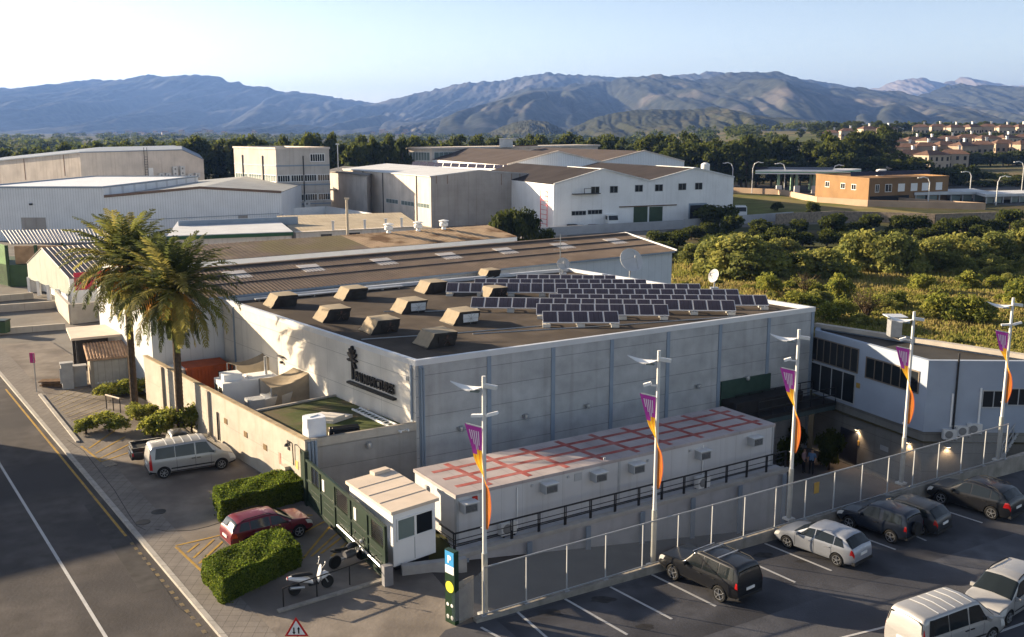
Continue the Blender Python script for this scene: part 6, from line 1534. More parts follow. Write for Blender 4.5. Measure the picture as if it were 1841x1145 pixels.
for i, (x, y, w, h, l) in enumerate(((905, 432, 34, 62, 'dark leafy tree against the grey block, left half of a pair'), (940, 430, 32, 66, 'dark leafy tree in front of the red frame, right half of a pair'), (984, 428, 20, 22, 'low brown bush at the corner of the white warehouse'))):
    p = WD(x, y, 158); p.z = GZ; ppm = 1812 / p.y; z1 = Zat(x, y - h, p)
    plant('dark_tree', 'dark', i + 1, tuple(p), (w / ppm / 2.1, w / ppm / 2.1, (z1 - GZ) / 2.9), i, l, 'tree')
for k in range(64):
    px_, py_ = rnd.uniform(1225, 1850), rnd.uniform(470, 640); p = W(px_, py_, GZ)
    if inside(p.x, p.y, [A2, B2, C2, D2]) or inside(p.x, p.y, wp) or (px_ < 1480 and py_ > 560) or py_ > 560 + (px_ - 1400) * .2: continue
    s = rnd.uniform(.6, 1.3); kd_ = 'bush' if k % 3 else 'olive'; s = s if kd_ == 'bush' else s * .55; plant('low_bush', kd_, k, tuple(p), (s, s, s * rnd.uniform(.6, .95)), k, 'low yellow-green bush scattered in the tall grass of the scrub land', 'bush', 'low bushes scattered in the grass')
for k in range(46):
    p = W(rnd.uniform(1235, 1850), rnd.uniform(452, 500), GZ); s = rnd.uniform(.55, 1.05); plant('scrub_tree', 'olive' if k % 4 else 'dark', k, tuple(p), (s * 1.15, s * 1.15, s * rnd.uniform(.7, .9)), k, 'olive-green scrub tree filling the dense band between the larger trees', 'tree', 'trees of the dense scrub band')
# plants in the court
for i, (x, y, h, l) in enumerate(((1415, 845, 2.6, 'dark potted shrub in the court left of the people'), (1490, 845, 3.4, 'tall dark tree in the court right of the people'), (1427, 812, 3.0, 'dark bushy plant under the footbridge'))):
    p = W(x, y, -3.5); plant('court_shrub', 'dark', i, tuple(p), (h * .16, h * .16, h / 3.2), i, l, 'shrub')
# --- tall dry grass: nobody could count it
n = 34000; GV, GF, GI = [], [], []
poly = [W(1190, 560, GZ), W(1480, 640, GZ), W(1860, 690, GZ), W(1880, 452, GZ), W(1500, 455, GZ), W(1215, 470, GZ)]
k = 0
stu = [A2, B2, C2, D2]
while k < n:
    px_, py_ = rnd.uniform(1190, 1880), rnd.uniform(450, 690); p = W(px_, py_, GZ)
    if not inside(p.x, p.y, poly) or inside(p.x, p.y, stu) or inside(p.x, p.y, wp): 
        k += 1; continue
    v_ = noise.noise((p.x * .12, p.y * .12, 0)); hh = (.3 + .35 * rnd.random()) * (1.0 + .6 * v_); mi = 0 if v_ + rnd.gauss(0, .25) > .12 else (1 if rnd.random() < .6 else 2)
    for q in range(3):
        a = rnd.uniform(0, 3.14); w = rnd.uniform(.05, .11); dx, dy = math.cos(a) * w, math.sin(a) * w; ox, oy = rnd.gauss(0, .2), rnd.gauss(0, .2); i = len(GV); lx, ly = rnd.gauss(0, .15), rnd.gauss(0, .15)
        GV += [(p.x + ox - dx, p.y + oy - dy, GZ - .03), (p.x + ox + dx, p.y + oy + dy, GZ - .03), (p.x + ox + dx * .5 + lx, p.y + oy + dy * .5 + ly, GZ + hh), (p.x + ox - dx * .7 + lx, p.y + oy - dy * .7 + ly, GZ + hh * .9)]; GF.append((i, i + 1, i + 2, i + 3)); GI.append(mi)
    k += 1
me = bpy.data.meshes.new('dry_grass'); me.from_pydata(GV, [], GF)
for m in (leafm('grass_straw', (.3, .245, .09)), leafm('grass_green', (.2, .205, .045)), leafm('grass_olive', (.27, .24, .065))): me.materials.append(m)
me.polygons.foreach_set('material_index', GI); o = bpy.data.objects.new('dry_grass', me); COL.objects.link(o); o['kind'] = 'stuff'; o['label'] = 'tall dry and green grass covering the scrub land right of the studio'
# ------------------------------------------------------------------ halls behind the studio
m_fib = M('fibre_cement_roof', (.15, .118, .096), .95, .18, .8, .2, stain=.4, col2=(.13, .105, .09), scale2=.3)
m_fib2 = M('rusty_sheet_roof', (.34, .25, .165), .8, .2, .6, .15, col2=(.13, .075, .04), scale2=.35, mix2=(.5, .62), stain=.3)
m_moss = M('mossy_sheet_roof', (.17, .135, .11), .95, .2, .6, .2, col2=(.16, .135, .08), scale2=.2, stain=.3)
m_sky = M('translucent_sheet', (.5, .46, .42), .5, .15, 1)
m_corrw = M('white_corrugated', (.58, .6, .62), .5, .05, .8, joints=((0, .9, 0, .05, .25),), stain=.1)
m_corrw2 = M('white_trapezoid_sheet', (.7, .72, .74), .5, .05, .4, joints=((0, .45, 0, .09, .3),), stain=.1, streak=.08, streakc=(.3, .3, .3))
m_shadroof = M('grey_sheet_roof', (.2, .19, .18), .8, .12, .5, stain=.3)
m_wroof = M('pale_sheet_roof', (.52, .53, .54), .6, .08, .4, stain=.2)
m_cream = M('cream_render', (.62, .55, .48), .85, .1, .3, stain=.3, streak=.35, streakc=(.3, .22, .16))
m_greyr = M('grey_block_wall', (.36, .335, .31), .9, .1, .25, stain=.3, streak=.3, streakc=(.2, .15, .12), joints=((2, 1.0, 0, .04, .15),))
m_offw = M('office_render', (.50, .46, .42), .85, .1, .3, stain=.3, streak=.3, streakc=(.28, .2, .15))
m_ww = M('white_rendered', (.78, .78, .78), .8, .06, .2, stain=.15, streak=.15, streakc=(.35, .33, .3))
def ribbed(root, a, b_, c, d, pitch, mat, name='roof', th=.08, rib=.032, rw=.09):
    """sloping sheet a-b (eave) to d-c (ridge) with ribs running up the slope"""
    b = MB(); a, b_, c, d = map(Vector, (a, b_, c, d)); b.slab([a, b_, c, d], th); n = max(2, int((b_ - a).length / pitch))
    up = (b_ - a).cross(d - a).normalized(); up = up if up.z > 0 else -up
    for k in range(n + 1):
        f = k / n; p = a.lerp(b_, f); q = d.lerp(c, f); s = (b_ - a).normalized() * rw / 2; o_ = up * rib
        vs = [p - s, p + s, p + s * .5 + o_, p - s * .5 + o_, q - s, q + s, q + s * .5 + o_, q - s * .5 + o_]; b.add(vs, [(3, 2, 1, 0), (4, 5, 6, 7), (1, 2, 6, 5), (2, 3, 7, 6), (3, 0, 4, 7)])
    return b.build(name, mat, root)
hE0 = W(300, 559, 7.0); hE1 = W(1208, 463, 7.0); hd_ = (xy(hE1) - xy(hE0)).normalized(); hn = Vector((-hd_.y, hd_.x)); HW, HR = 7.2, 8.05
hE0 = Vector((*(xy(D2) - hd_ * 5.2 + hn * .25), 7.0)); hE1 = Vector((*isect(xy(hE0), hd_, Vector((0, 0)), xy(W(1208, 463, 7))), 7.0))
v3 = lambda p, z: (p[0], p[1], z)
hr0, hr1 = xy(hE0) + hn * HW, xy(hE1) + hn * HW; hb0, hb1 = hr0 + hn * HW, hr1 + hn * HW
t = T('corrugated_hall', 'long hall with brown corrugated roof and pale skylights right behind the studio', 'building', (hE0.x, hE0.y, 0), math.atan2(hd_.y, hd_.x))
b = MB(); e0, e1 = xy(hE0), xy(hE1)
vs = [v3(e0, -.2), v3(e1, -.2), v3(hb1, -.2), v3(hb0, -.2), v3(e0, 6.9), v3(e1, 6.9), v3(hr1, HR - .12), v3(hb1, 6.9), v3(hb0, 6.9), v3(hr0, HR - .12)]
b.add(vs, [(0, 1, 5, 4), (1, 2, 7, 6, 5), (2, 3, 8, 7), (3, 0, 4, 9, 8)]); b.build('wall', m_corrw, t)
ov = hn * -.35; ribbed(t, v3(e0 + ov - hd_ * .3, 6.93), v3(e1 + ov + hd_ * .3, 6.93), v3(hr1 + hd_ * .3, HR), v3(hr0 - hd_ * .3, HR), .32, m_fib)
ribbed(t, v3(hb0 - hd_ * .3, 6.95), v3(hb1 + hd_ * .3, 6.95), v3(hr1 + hd_ * .3, HR + .002), v3(hr0 - hd_ * .3, HR + .002), .32, m_fib)
HLn = (e1 - e0).length
b = MB()
for f in (.36, .66): 
    p, q = e0 + hn * HW * f, e1 + hn * HW * f; z = 6.95 + (HR - 6.93) * f; b.bar(p, q, .1, z + .0, z + .075)
b.split('sheet_lap', m_dark, t)
for x, y in ((425, 490), (558, 481), (689, 472), (806, 463), (908, 455), (1010, 446), (1105, 440)):
    p = isect(e0 + hn * HW * .68, hd_, Vector((0, 0)), xy(W(x, y, 8.1))); s = (p - e0).dot(hd_); b = MB()
    sl_ = (HR - 6.93) / HW
    def rp(ds, f, up=.05): q = e0 + hd_ * (s + ds) + hn * HW * f; return (q.x, q.y, 6.93 + (HR - 6.93) * f + up)
    b.slab([rp(-.9, .52), rp(.9, .52), rp(.9, .8), rp(-.9, .8)], .06); b.build('skylight', m_sky, t)
b = MB(); b.bar(hr0 - hd_ * .3, hr1 + hd_ * .3, .5, HR + .0, HR + .1); b.build('ridge_cap', m_fib, t)
b = MB(); b.beam(v3(e1 + hd_ * .32 + ov, 6.98), v3(hr1 + hd_ * .32, HR + .06), .12, .2); b.beam(v3(hb1 + hd_ * .32, 6.98), v3(hr1 + hd_ * .32, HR + .06), .12, .2); b.split('verge_board', m_cap, t)
b = MB(); b.bar(e0 + ov, e1 + ov, .16, 6.78, 6.92); b.build('gutter', m_pil, t)
# second hall (rusty sheets, three turret vents)
sE0 = xy(W(250, 478, 6)); sE1 = xy(W(925, 425, 6)); sdv = hd_; snv = hn
sE0 = sE1 - sdv * 47; SWd, SR = 6.2, 6.9; sB0, sB1 = sE0 + snv * SWd, sE1 + snv * SWd
t = T('rusty_roof_hall', 'low hall whose right roof half is rust streaked, with three white turret vents', 'building', v3(sE0, 0), math.atan2(sdv.y, sdv.x))
b = MB(); b.prism([sE0, sE1, sB1, sB0], -.2, 5.9); b.build('wall', m_corrw, t)
mid_ = sE0 + sdv * 27; midb = sB0 + sdv * 26.5
ribbed(t, v3(sE0 - snv * .2, 5.98), v3(mid_ - snv * .2, 5.98), v3(midb, SR), v3(sB0, SR), .5, m_moss)
o = ribbed(t, v3(mid_ - snv * .2, 5.985), v3(sE1 - snv * .2 + sdv * .2, 5.985), v3(sB1 + sdv * .2, SR + .003), v3(midb, SR + .003), .5, m_fib2); o['label'] = 'rust streaked right half of the roof'
b = MB(); b.bar(sE0 - snv * .22, sE1 - snv * .22 + sdv * .2, .08, 5.45, 5.93); b.build('fascia', m_white, t)
for i, (x, y) in enumerate(((699, 418), (752, 414), (798, 410))):
    q = isect(sB0 - snv * .4, sdv, Vector((0, 0)), xy(W(x, y, 7))); b = MB(); b.lathe([(.3, 0), (.22, .3), (.5, .4), (.55, .75), (.3, .95), (.62, 1.0), (.62, 1.08), (.1, 1.2)], (q.x, q.y, SR - .08), n=14)
    solo(b, 'turret_vent', m_white, ('left', 'middle', 'right')[i] + ' one of three white turret vents on the rusty hall roof', 'roof vent', (q.x, q.y, SR - .08), group='turret vents on the rusty hall', smooth=40)
# third: pale flat roof with green fascia and beige striped roof
g_ = [xy(W(*q, 4.6)) for q in ((300, 424), (527, 416), (497, 393), (320, 397))]
t = T('green_fascia_building', 'low building with pale flat roof and dark green fascia behind the rusty hall', 'building', v3(g_[0], 0), hd_.angle_signed(Vector((1, 0))) if False else fa_ang)
b = MB(); b.prism(inset(g_, .2), -.2, 4.0); b.build('wall', m_cream, t); b = MB(); b.prism(g_, 4.0, 4.5); b.build('fascia', M('deep_green_fascia', (.02, .08, .035), .6, .1, 1), t); b = MB(); b.prism(inset(g_, .02), 4.5, 4.6); b.build('roof', m_wroof, t)
g_ = [xy(W(*q, 4.0)) for q in ((530, 416), (757, 405), (720, 387), (498, 393))]
t = T('beige_roof_shed', 'low cream shed with long beige corrugated roof and small windows', 'building', v3(g_[0], 0), fa_ang)
b = MB(); b.prism(inset(g_, .15), -.2, 3.85); b.build('wall', m_cream, t)
ribbed(t, v3(g_[0], 3.8), v3(g_[1], 3.8), v3(g_[2], 4.5), v3(g_[3], 4.5), .6, M('beige_corrugated', (.40, .34, .25), .8, .12, .6, stain=.3))
Wl = Wall(g_[0], g_[1]); 
for f in (.2, .42): 
    Wl.window(t, Wl.L * f, Wl.L * f + 1.6, 2.6, 3.3, m_dark, m_glass, 2, -.15)
for i, f in enumerate((.3, .55, .72, .85)):
    q = Wl.pt(Wl.L * f, 3.8, -.6); b = MB(); b.box((q.x, q.y, 4.5), (.3, .3, 1.4)); b.box((q.x, q.y, 5.22), (.5, .5, .08)); b.build('flue', m_dirty_white, t)
p = W(625, 418, 0); p = WD(625, 420, 140); b = MB(); b.tube([(p.x, p.y, 0), (p.x, p.y, Zat(624, 357, p))], .2, 8); b.box((p.x, p.y, Zat(624, 357, p)), (.7, .3, .25)); solo(b, 'concrete_pole', M('pole_concrete', (.42, .36, .28), .9, .15, 3), 'tall concrete pole rising in front of the beige roofed shed', 'pole')
# white parapet yard
q = [xy(W(*k, 3.0)) for k in ((509, 390), (690, 387), (585, 371), (509, 375))]
t = T('white_yard_wall', 'low white wall enclosing the yard below the office block', 'wall', v3(q[0], 0), 0)
b = MB()
for i in range(4): b.bar(q[i], q[(i + 1) % 4], .3, -.1, 3.0)
b.build('wall_body', m_white, t); b = MB()
for i in range(4): b.bar(q[i], q[(i + 1) % 4], .42, 3.0, 3.06)
b.build('coping', m_cap, t)
# ------------------------------------------------------------------ grey block with sunlit side
def P0(x, y): return xy(W(x, y, 0))
gb0 = P0(776, 408); gb1 = P0(947, 398); gl = P0(621, 377); gd = (gb1 - gb0).normalized(); ld_ = Vector((math.cos(R(122)), math.sin(R(122)))); gl = isect(gb0, ld_, Vector((0, 0)), xy(W(619, 372, 0)))
t = T('grey_block_hall', 'tall grey block hall with sunlit left side and pale shallow roof', 'building', v3(gb0, 0), math.atan2(gd.y, gd.x))
ze = Zat(776, 317, gb0); zl = ze; rc0 = (gb0 + gb1) / 2; zr = Zat(860, 306, rc0); gLn = (gl - gb0); gbr = gb1 + gLn; rb = rc0 + gLn
b = MB(); vs = [v3(gb0, -.2), v3(gb1, -.2), v3(gbr, -.2), v3(gl, -.2), v3(gb0, ze), v3(rc0, zr), v3(gb1, ze), v3(gbr, ze), v3(rb, zr), v3(gl, ze)]
b.add(vs, [(0, 1, 6, 5, 4), (1, 2, 7, 6), (2, 3, 9, 8, 7), (3, 0, 4, 9)]); b.build('wall', m_greyr, t)
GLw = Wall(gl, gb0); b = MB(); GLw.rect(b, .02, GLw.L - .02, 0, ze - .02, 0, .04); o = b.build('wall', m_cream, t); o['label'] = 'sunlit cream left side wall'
b = MB(); b.slab([v3(gb0 - gd * .3, ze + .05), v3(rc0, zr + .12), v3(rb, zr + .12), v3(gl - gd * .3, ze + .05)], .15); b.slab([v3(rc0, zr + .12), v3(gb1 + gd * .3, ze + .05), v3(gbr + gd * .3, ze + .05), v3(rb, zr + .12)], .15); b.build('roof', m_wroof, t)
b = MB()
for x in (655, 690, 750): 
    s, _ = GLw.hit(x, 360); b.tube([GLw.pt(s, .2, .15), GLw.pt(s, ze - .1, .15)], .1, 6)
b.split('downpipe', m_dark, t, 40)
for x0, x1 in ((695, 716), (722, 745), (752, 772)):
    a, _ = GLw.hit(x0, 365); c, _ = GLw.hit(x1, 365); GLw.window(t, a, c, 3.6, 4.4, m_dirty_white, m_glass_t, 4, .04)
b = MB(); GF_ = Wall(gb0, gb1)
for f in (.05, .16, .72, .83, .92): GF_.rect(b, GF_.L * f, GF_.L * f + .14, ze - 1.4 - f, ze + .1, 0, .01)
b.split('rust_streak', M('rust_streak', (.2, .12, .08), .9, .2, 3), t)
# its solar row on the far slope
sr = T('solar_row', 'far row of blue solar panels on the grey block hall roof', 'solar panels', v3(rb, zr), 0)
a_, b2_ = xy(W(740, 299, 9.6)), xy(W(921, 307, 9.6))
for k in range(12):
    f0_, f1_ = k / 12, (k + .92) / 12; p, q = a_.lerp(b2_, f0_), a_.lerp(b2_, f1_); b = MB(); zz = 9.9; b.add([v3(p, zz), v3(q, zz), (q.x + .2, q.y + 1.2, zz + .9), (p.x + .2, p.y + 1.2, zz + .9)], [(0, 1, 2, 3)]); b.build('panel', m_cell, sr, recalc=False)
# pallets stack, covered deck
p = WD(670, 378, 175); b = MB()
for k in range(34): b.box((p.x + rnd.uniform(-6, 6), p.y + rnd.uniform(-2, 2), .3 + rnd.random() * 3.2 * (1 - abs(rnd.uniform(-1, 1)) * .4)), (2.0, 1.2, .22), rnd.random() * .5)
solo(b, 'pallet_pile', m_wood, 'untidy brown pile of pallets beside the cream side wall', 'pallets')
# ------------------------------------------------------------------ office block (left of centre)
ob0 = P0(428, 352); obc = P0(449, 366); obc = xy(WD(500, 372, 214)); ob0 = xy(WD(425, 366, 229)); ob1 = xy(WD(595, 370, 220))
def quadb(a, c, e): return [a, c, e, a + (e - c)]
od = ob1 - obc; ofp = [ob0, obc, ob1, ob0 + od]
zt = Zat(500, 268, obc)
t = T('office_block', 'three storey cream and grey office block with long window bands', 'building', v3(obc, 0), math.atan2(od.y, od.x))
b = MB(); b.prism(ofp, -.2, zt); b.build('wall', m_offw, t); b = MB(); parapet(b, ofp, .4, zt - .05, zt + .35, .15); b.build('parapet', m_cream, t)
# the block seen from its left corner: two facades
OL, OF = Wall(ob0, obc), Wall(obc, ob1)
for w_, nb, x0 in ((OL, 3, 0), (OF, 4, 0)):
    for (fa_, fb_) in ((.64, .5), (.36, .22)):
        for k in range(nb):
            a, c = w_.L * (k + .08) / nb, w_.L * (k + .94) / nb; w_.window(t, a, c, zt * fb_ + .5, zt * fa_ - .3, m_white, m_glass_t if (w_ is OL) else m_glass, 5, 0, .12)
OF.window(t, OF.L * .64, OF.L * .9, zt * .82, zt * .92, m_white, m_glass, 6, 0, .12)
b = MB()
for w_ in (OL, OF):
    for f in ((.22, .7) if w_ is OL else (.5, )): b.tube([w_.pt(w_.L * f, 0, .12), w_.pt(w_.L * f, zt * .9, .12)], .12, 6)
b.split('downpipe', m_dark, t, 40)
b = MB()
for f in (.2, .48, .76): OF.rect(b, 0, OF.L, zt * f - .15, zt * f + .15, 0, .08); OL.rect(b, 0, OL.L, zt * f - .15, zt * f + .15, 0, .08)
b.split('floor_band', m_pil, t)
for i, (w_, f) in enumerate(((OL, .12), (OL, .38))): q = w_.pt(w_.L * f, zt * .42, .5); split_unit((q.x, q.y, q.z), math.atan2(w_.d.y, w_.d.x), ('left' if i == 0 else 'right') + ' outdoor unit below the upper windows of the office block side', 'outdoor units on the office block', 1, (1.6, .7, 1.1))
for i in range(3): q = OF.pt(2.2 + i * 1.9, zt * .1, 1.4); split_unit((q.x, q.y, 1.6), math.atan2(OF.d.y, OF.d.x), ('left', 'middle', 'right')[i] + ' of three white outdoor unit towers at the office block foot', 'unit towers at the office block', 2, (1.3, .6, .95))
# link building between office block and grey block
lk = [xy(WD(590, 345, 236)), xy(WD(660, 352, 214)), xy(WD(700, 340, 250)), xy(WD(620, 336, 262))]; zk = Zat(590, 306, Vector((*lk[0], 0)))
t = T('link_building', 'grey roofed low building linking the office block and the grey block hall', 'building', v3(lk[0], 0), 0)
b = MB(); b.prism(lk, -.2, zk - .3); b.build('wall', m_offw, t); b = MB(); b.prism(inset(lk, -.4), zk - .3, zk); b.build('roof', m_shadroof, t)
b = MB(); q = lk[0]; b.box((q.x + 6, q.y - 4, zk * .55), (9, 3, .3)); b.build('canopy', m_steel, t)
b = MB(); b.box((q.x + 9, q.y - 4.2, 2.0), (5, .3, 3.4)); b.build('door', m_dark, t)
# ------------------------------------------------------------------ big left buildings
# upper: cream hall
lb0 = xy(WD(-60, 330, 245)); lbc = xy(WD(148, 332, 226)); lb1 = xy(WD(368, 325, 252)); zE = Zat(148, 274, lbc); zL = Zat(0, 285, xy(WD(0, 330, 240)))
t = T('cream_hall', 'big cream rendered hall with ladder and fan units, highest building at the left', 'building', v3(lbc, 0), math.atan2((lb1 - lbc).y, (lb1 - lbc).x))
bk = Vector((-20, 60)); vs = [v3(lb0, 0), v3(lbc, 0), v3(lb1, 0), v3(lb1 + bk, 0), v3(lb0 + bk, 0)]
ridge = lbc.lerp(lb1, .82); zR = zE + .15; z1_ = Zat(368, 286, lb1); zl0 = zL - 1.5
b = MB(); b.add([v3(lb0, -.2), v3(lbc, -.2), v3(lb1, -.2), v3(lb1 + bk, -.2), v3(lb0 + bk, -.2), v3(lb0, zl0), v3(lbc, zE), v3(ridge, zR), v3(lb1, z1_), v3(lb1 + bk, z1_), v3(ridge + bk, zR), v3(lbc + bk, zE), v3(lb0 + bk, zl0)],
      [(0, 1, 6, 5), (1, 2, 8, 7, 6), (2, 3, 9, 8), (3, 4, 12, 11, 10, 9), (4, 0, 5, 12)]); b.build('wall', m_cream, t)
b = MB(); e_ = Vector((0, -.3))
b.slab([v3(lb0 + e_, zl0 + .15), v3(lbc + e_, zE + .15), v3(lbc + bk, zE + .15), v3(lb0 + bk, zl0 + .15)], .25); b.slab([v3(lbc + e_, zE + .15), v3(ridge + e_, zR + .15), v3(ridge + bk, zR + .15), v3(lbc + bk, zE + .15)], .25); b.slab([v3(ridge + e_, zR + .15), v3(lb1 + e_, z1_ + .15), v3(lb1 + bk, z1_ + .15), v3(ridge + bk, zR + .15)], .25); b.build('roof', M('blue_grey_roof', (.22, .26, .32), .7, .1, .3, stain=.2), t)
LW1, LW2 = Wall(lb0, lbc), Wall(lbc, lb1)
b = MB(); s, z = LW2.hit(262, 300)
for o_ in (-.4, .4): b.tube([LW2.pt(s + o_, 3, .3), LW2.pt(s + o_, zE + .9, .3)], .06, 5)
for k in range(16): b.tube([LW2.pt(s - .4, 3.5 + k * .6, .3), LW2.pt(s + .4, 3.5 + k * .6, .3)], .04, 4)
b.build('ladder', m_dark, t)
s, z = LW2.hit(271, 310); b = MB(); LW2.rect(b, s - .7, s + .7, z - 1.3, z + 1.1, 0, .05); b.build('door', m_white, t)
for i, (x, y) in enumerate(((288, 314), (300, 314), (313, 311), (326, 310), (340, 315), (353, 314))):
    s, z = LW2.hit(x, y); q = LW2.pt(s, z - .8, .5); split_unit((q.x, q.y, q.z), math.atan2(LW2.d.y, LW2.d.x), ('leftmost', 'second from left', 'third from left', 'third from right', 'second from right', 'rightmost')[i] + ' fan unit on the cream hall wall', 'fan units on the cream hall', 2 if i in (2, 3) else 1, (1.3, .5, 1.15))
b = MB()
for x, y in ((44, 300), (115, 292)): s, z = LW1.hit(x, y); LW1.rect(b, s - .12, s + .12, z - 3, z + 2, 0, .02)
b.split('rust_streak', MATS['rust_streak'], t)
# white sheds in front
wa0, wa1 = xy(WD(-40, 412, 172)), xy(WD(190, 412, 172)); z0_ = Zat(190, 337, wa1); z0l = Zat(0, 341, wa0)
t = T('white_sheet_shed', 'flat fronted white sheet metal shed with dark roller door at the left edge', 'building', v3(wa0, 0), 0)
b = MB(); b.prism([wa0, wa1, wa1 + Vector((4, 40)), wa0 + Vector((4, 40))], -.2, z0_); b.build('wall', m_corrw2, t)
b = MB(); parapet(b, [wa0, wa1, wa1 + Vector((4, 40)), wa0 + Vector((4, 40))], .3, z0_ - .1, z0_ + .2, .1); b.build('parapet_capping', m_pil, t)
W1 = Wall(wa0, wa1); a, z = W1.hit(38, 392); c, _ = W1.hit(82, 392); b = MB(); W1.rect(b, a, c, 0, z + .1, 0, .04); b.build('door', m_greyr, t)
s, z = W1.hit(56, 367); b = MB(); W1.rect(b, s - .25, s + .25, z - .15, z + .15, 0, .3); b.build('floodlight', m_dark, t)
wb0, wb1 = xy(WD(191, 412, 172.4)), xy(WD(508, 395, 190)); zc = Zat(191, 354, wb0); pk = wb0.lerp(wb1, .52); zpk = Zat(357, 338, pk); zr1 = Zat(508, 346, wb1)
bk = Vector((-3, 45)); t = T('gabled_sheet_shed', 'wide low gabled white sheet metal shed with brown verge board', 'building', v3(wb0, 0), math.atan2((wb1 - wb0).y, (wb1 - wb0).x))
b = MB(); b.add([v3(wb0, -.2), v3(wb1, -.2), v3(wb1 + bk, -.2), v3(wb0 + bk, -.2), v3(wb0, zc), v3(pk, zpk), v3(wb1, zr1), v3(wb1 + bk, zr1), v3(pk + bk, zpk), v3(wb0 + bk, zc)], [(0, 1, 6, 5, 4), (1, 2, 7, 6), (2, 3, 9, 8, 7), (3, 0, 4, 9)]); b.build('wall', m_corrw2, t)
b = MB(); b.slab([v3(wb0, zc + .12), v3(pk, zpk + .12), v3(pk + bk, zpk + .12), v3(wb0 + bk, zc + .12)], .14); b.slab([v3(pk, zpk + .12), v3(wb1, zr1 + .12), v3(wb1 + bk, zr1 + .12), v3(pk + bk, zpk + .12)], .14); b.build('roof', M('shed_roof_grey', (.3, .31, .31), .7, .12, .3, stain=.3), t)
b = MB(); b.beam(v3(wb0 - e_ * -.3, zc + .1), v3(pk + e_ * .3, zpk + .1), .2, .45); b.beam(v3(pk + e_ * .3, zpk + .1), v3(wb1 + e_ * .3, zr1 + .1), .2, .45); b.split('verge_board', M('brown_verge', (.17, .11, .08), .7, .1, 2), t)
W2 = Wall(wb0, wb1); b = MB(); W2.rect(b, W2.L * .02, W2.L * .98, zc * .42, zc * .42 + .12, 0, .06); W2.rect(b, W2.L * .55, W2.L * .98, zc * .28, zc * .28 + .14, 0, .2); b.build('cable_run', m_pil, t)
a, z = W2.hit(141, 408); s, z = W2.hit(437, 392); b = MB(); W2.rect(b, s - .9, s + .9, z - .4, z + .5, 0, .05); b.build('vent', m_greyr, t)
b = MB(); fl0, fl1 = xy(WD(320, 398, 150)), xy(WD(535, 388, 158)); b.bar(fl0, fl1, .3, 0, Zat(430, 393, xy(WD(430, 398, 154)))); solo(b, 'blue_rail_wall', m_pil, 'long blue topped low wall in front of the gabled white shed', 'wall')
# ------------------------------------------------------------------ green shed and white shop at the left
gs = T('green_shed', 'open sided green shed with grey corrugated roof at the left edge', 'building', tuple(W(60, 512)), 0)
m_gsh = M('shed_green', (.04, .075, .03), .7, .2, 1, stain=.3)
a, c = xy(W(18, 514)), xy(W(175, 512)); a2, c2 = a + Vector((-9, 7.5)), c + Vector((-8, 9)); zE_ = Zat(20, 441, a)
b = MB(); b.prism([a, c, c2, a2], -.1, 2.6); b.build('wall', m_gsh, gs)
b = MB()
for q in (a, a.lerp(c, .33), a.lerp(c, .66), c, a2, c2): b.box((q.x, q.y, zE_ / 2), (.3, .3, zE_))
b.split('post', m_gsh, gs)
q = [xy(W(*k, zE_)) for k in ((20, 438), (200, 434))]; b2 = [xy(W(*k, zE_ + 1.2)) for k in ((3, 414), (190, 411))]
ribbed(gs, v3(q[0], zE_), v3(q[1], zE_), v3(b2[1], zE_ + 1.2), v3(b2[0], zE_ + 1.2), .38, M('shed_roof_pale', (.3, .3, .31), .6, .1, .5, stain=.3), rib=.05, rw=.13)
b = MB(); b.prism([a + Vector((.5, .9)), c + Vector((-.5, .9)), c + Vector((-.5, 1.2)), a + Vector((.5, 1.2))], 2.5, zE_ - .2); b.build('inner_boards', M('tan_boards', (.36, .24, .14), .8, .25, 1), gs)
b = MB(); b.add([v3(a, 0), v3(a2, 0), v3(a2, zE_ + .6), v3(a, zE_)], [(0, 1, 2, 3)]); b.build('gable_sheet', M('leaf_green_sheet', (.08, .2, .05), .7, .2, 1), gs)
s0, s1 = xy(W(54, 524)), xy(W(128, 556)); sdn = (s1 - s0).normalized(); pv = Vector((-sdn.y, sdn.x)); pv = pv if pv.x > 0 else -pv; s1b, s0b = s1 + pv * 9.5, s0 + pv * 9.5
zS = Zat(128, 500, s1); zP = Zat(84, 447, s0.lerp(s1, .45)); zS0 = Zat(50, 447, s0)
sh = T('white_shop', 'small white shop with open front and red poster, left of the palms', 'building', v3(s1, 0), math.atan2(sdn.y, sdn.x))
mid = s0.lerp(s1, .42); b = MB()
zu = Zat(128, 527, s1)
b.add([v3(s0, zu - .2), v3(s1, zu - .2), v3(s1, zS), v3(mid, zP), v3(s0, zS)], [(0, 1, 2, 3, 4)]); b.add([v3(s0 + pv * .15, zu - .2), v3(s1 + pv * .15, zu - .2), v3(s1 + pv * .15, zS), v3(mid + pv * .15, zP), v3(s0 + pv * .15, zS)], [(4, 3, 2, 1, 0)])
b.build('gable', M('shop_gable', (.25, .29, .25), .7, .1, 1, stain=.35, streak=.3), sh)
b = MB(); b.bar(s1, s1b, .25, -.1, zS - .05); b.bar(s0, s0b, .25, -.1, zS - .05); b.bar(s0b, s1b, .25, -.1, zS - .05); b.bar(s0 + pv * 1.4, s1 + pv * 1.4, .1, 0, zu); b.build('wall', m_white, sh)
b = MB()
for k in range(5): q = s0.lerp(s1, k / 4); b.box((q.x, q.y, zu / 2), (.35, .35, zu))
b.split('pillar', m_white, sh)
b = MB(); SF = Wall(s0 + pv * 1.35, s1 + pv * 1.35)
for k in range(2): SF.rect(b, 4.2 + k * 4.2, 7.2 + k * 4.2, .6, zu - .6, .0, .1)
b.split('poster', M('shop_poster', (.5, .52, .55), .6, .35, .9), sh)
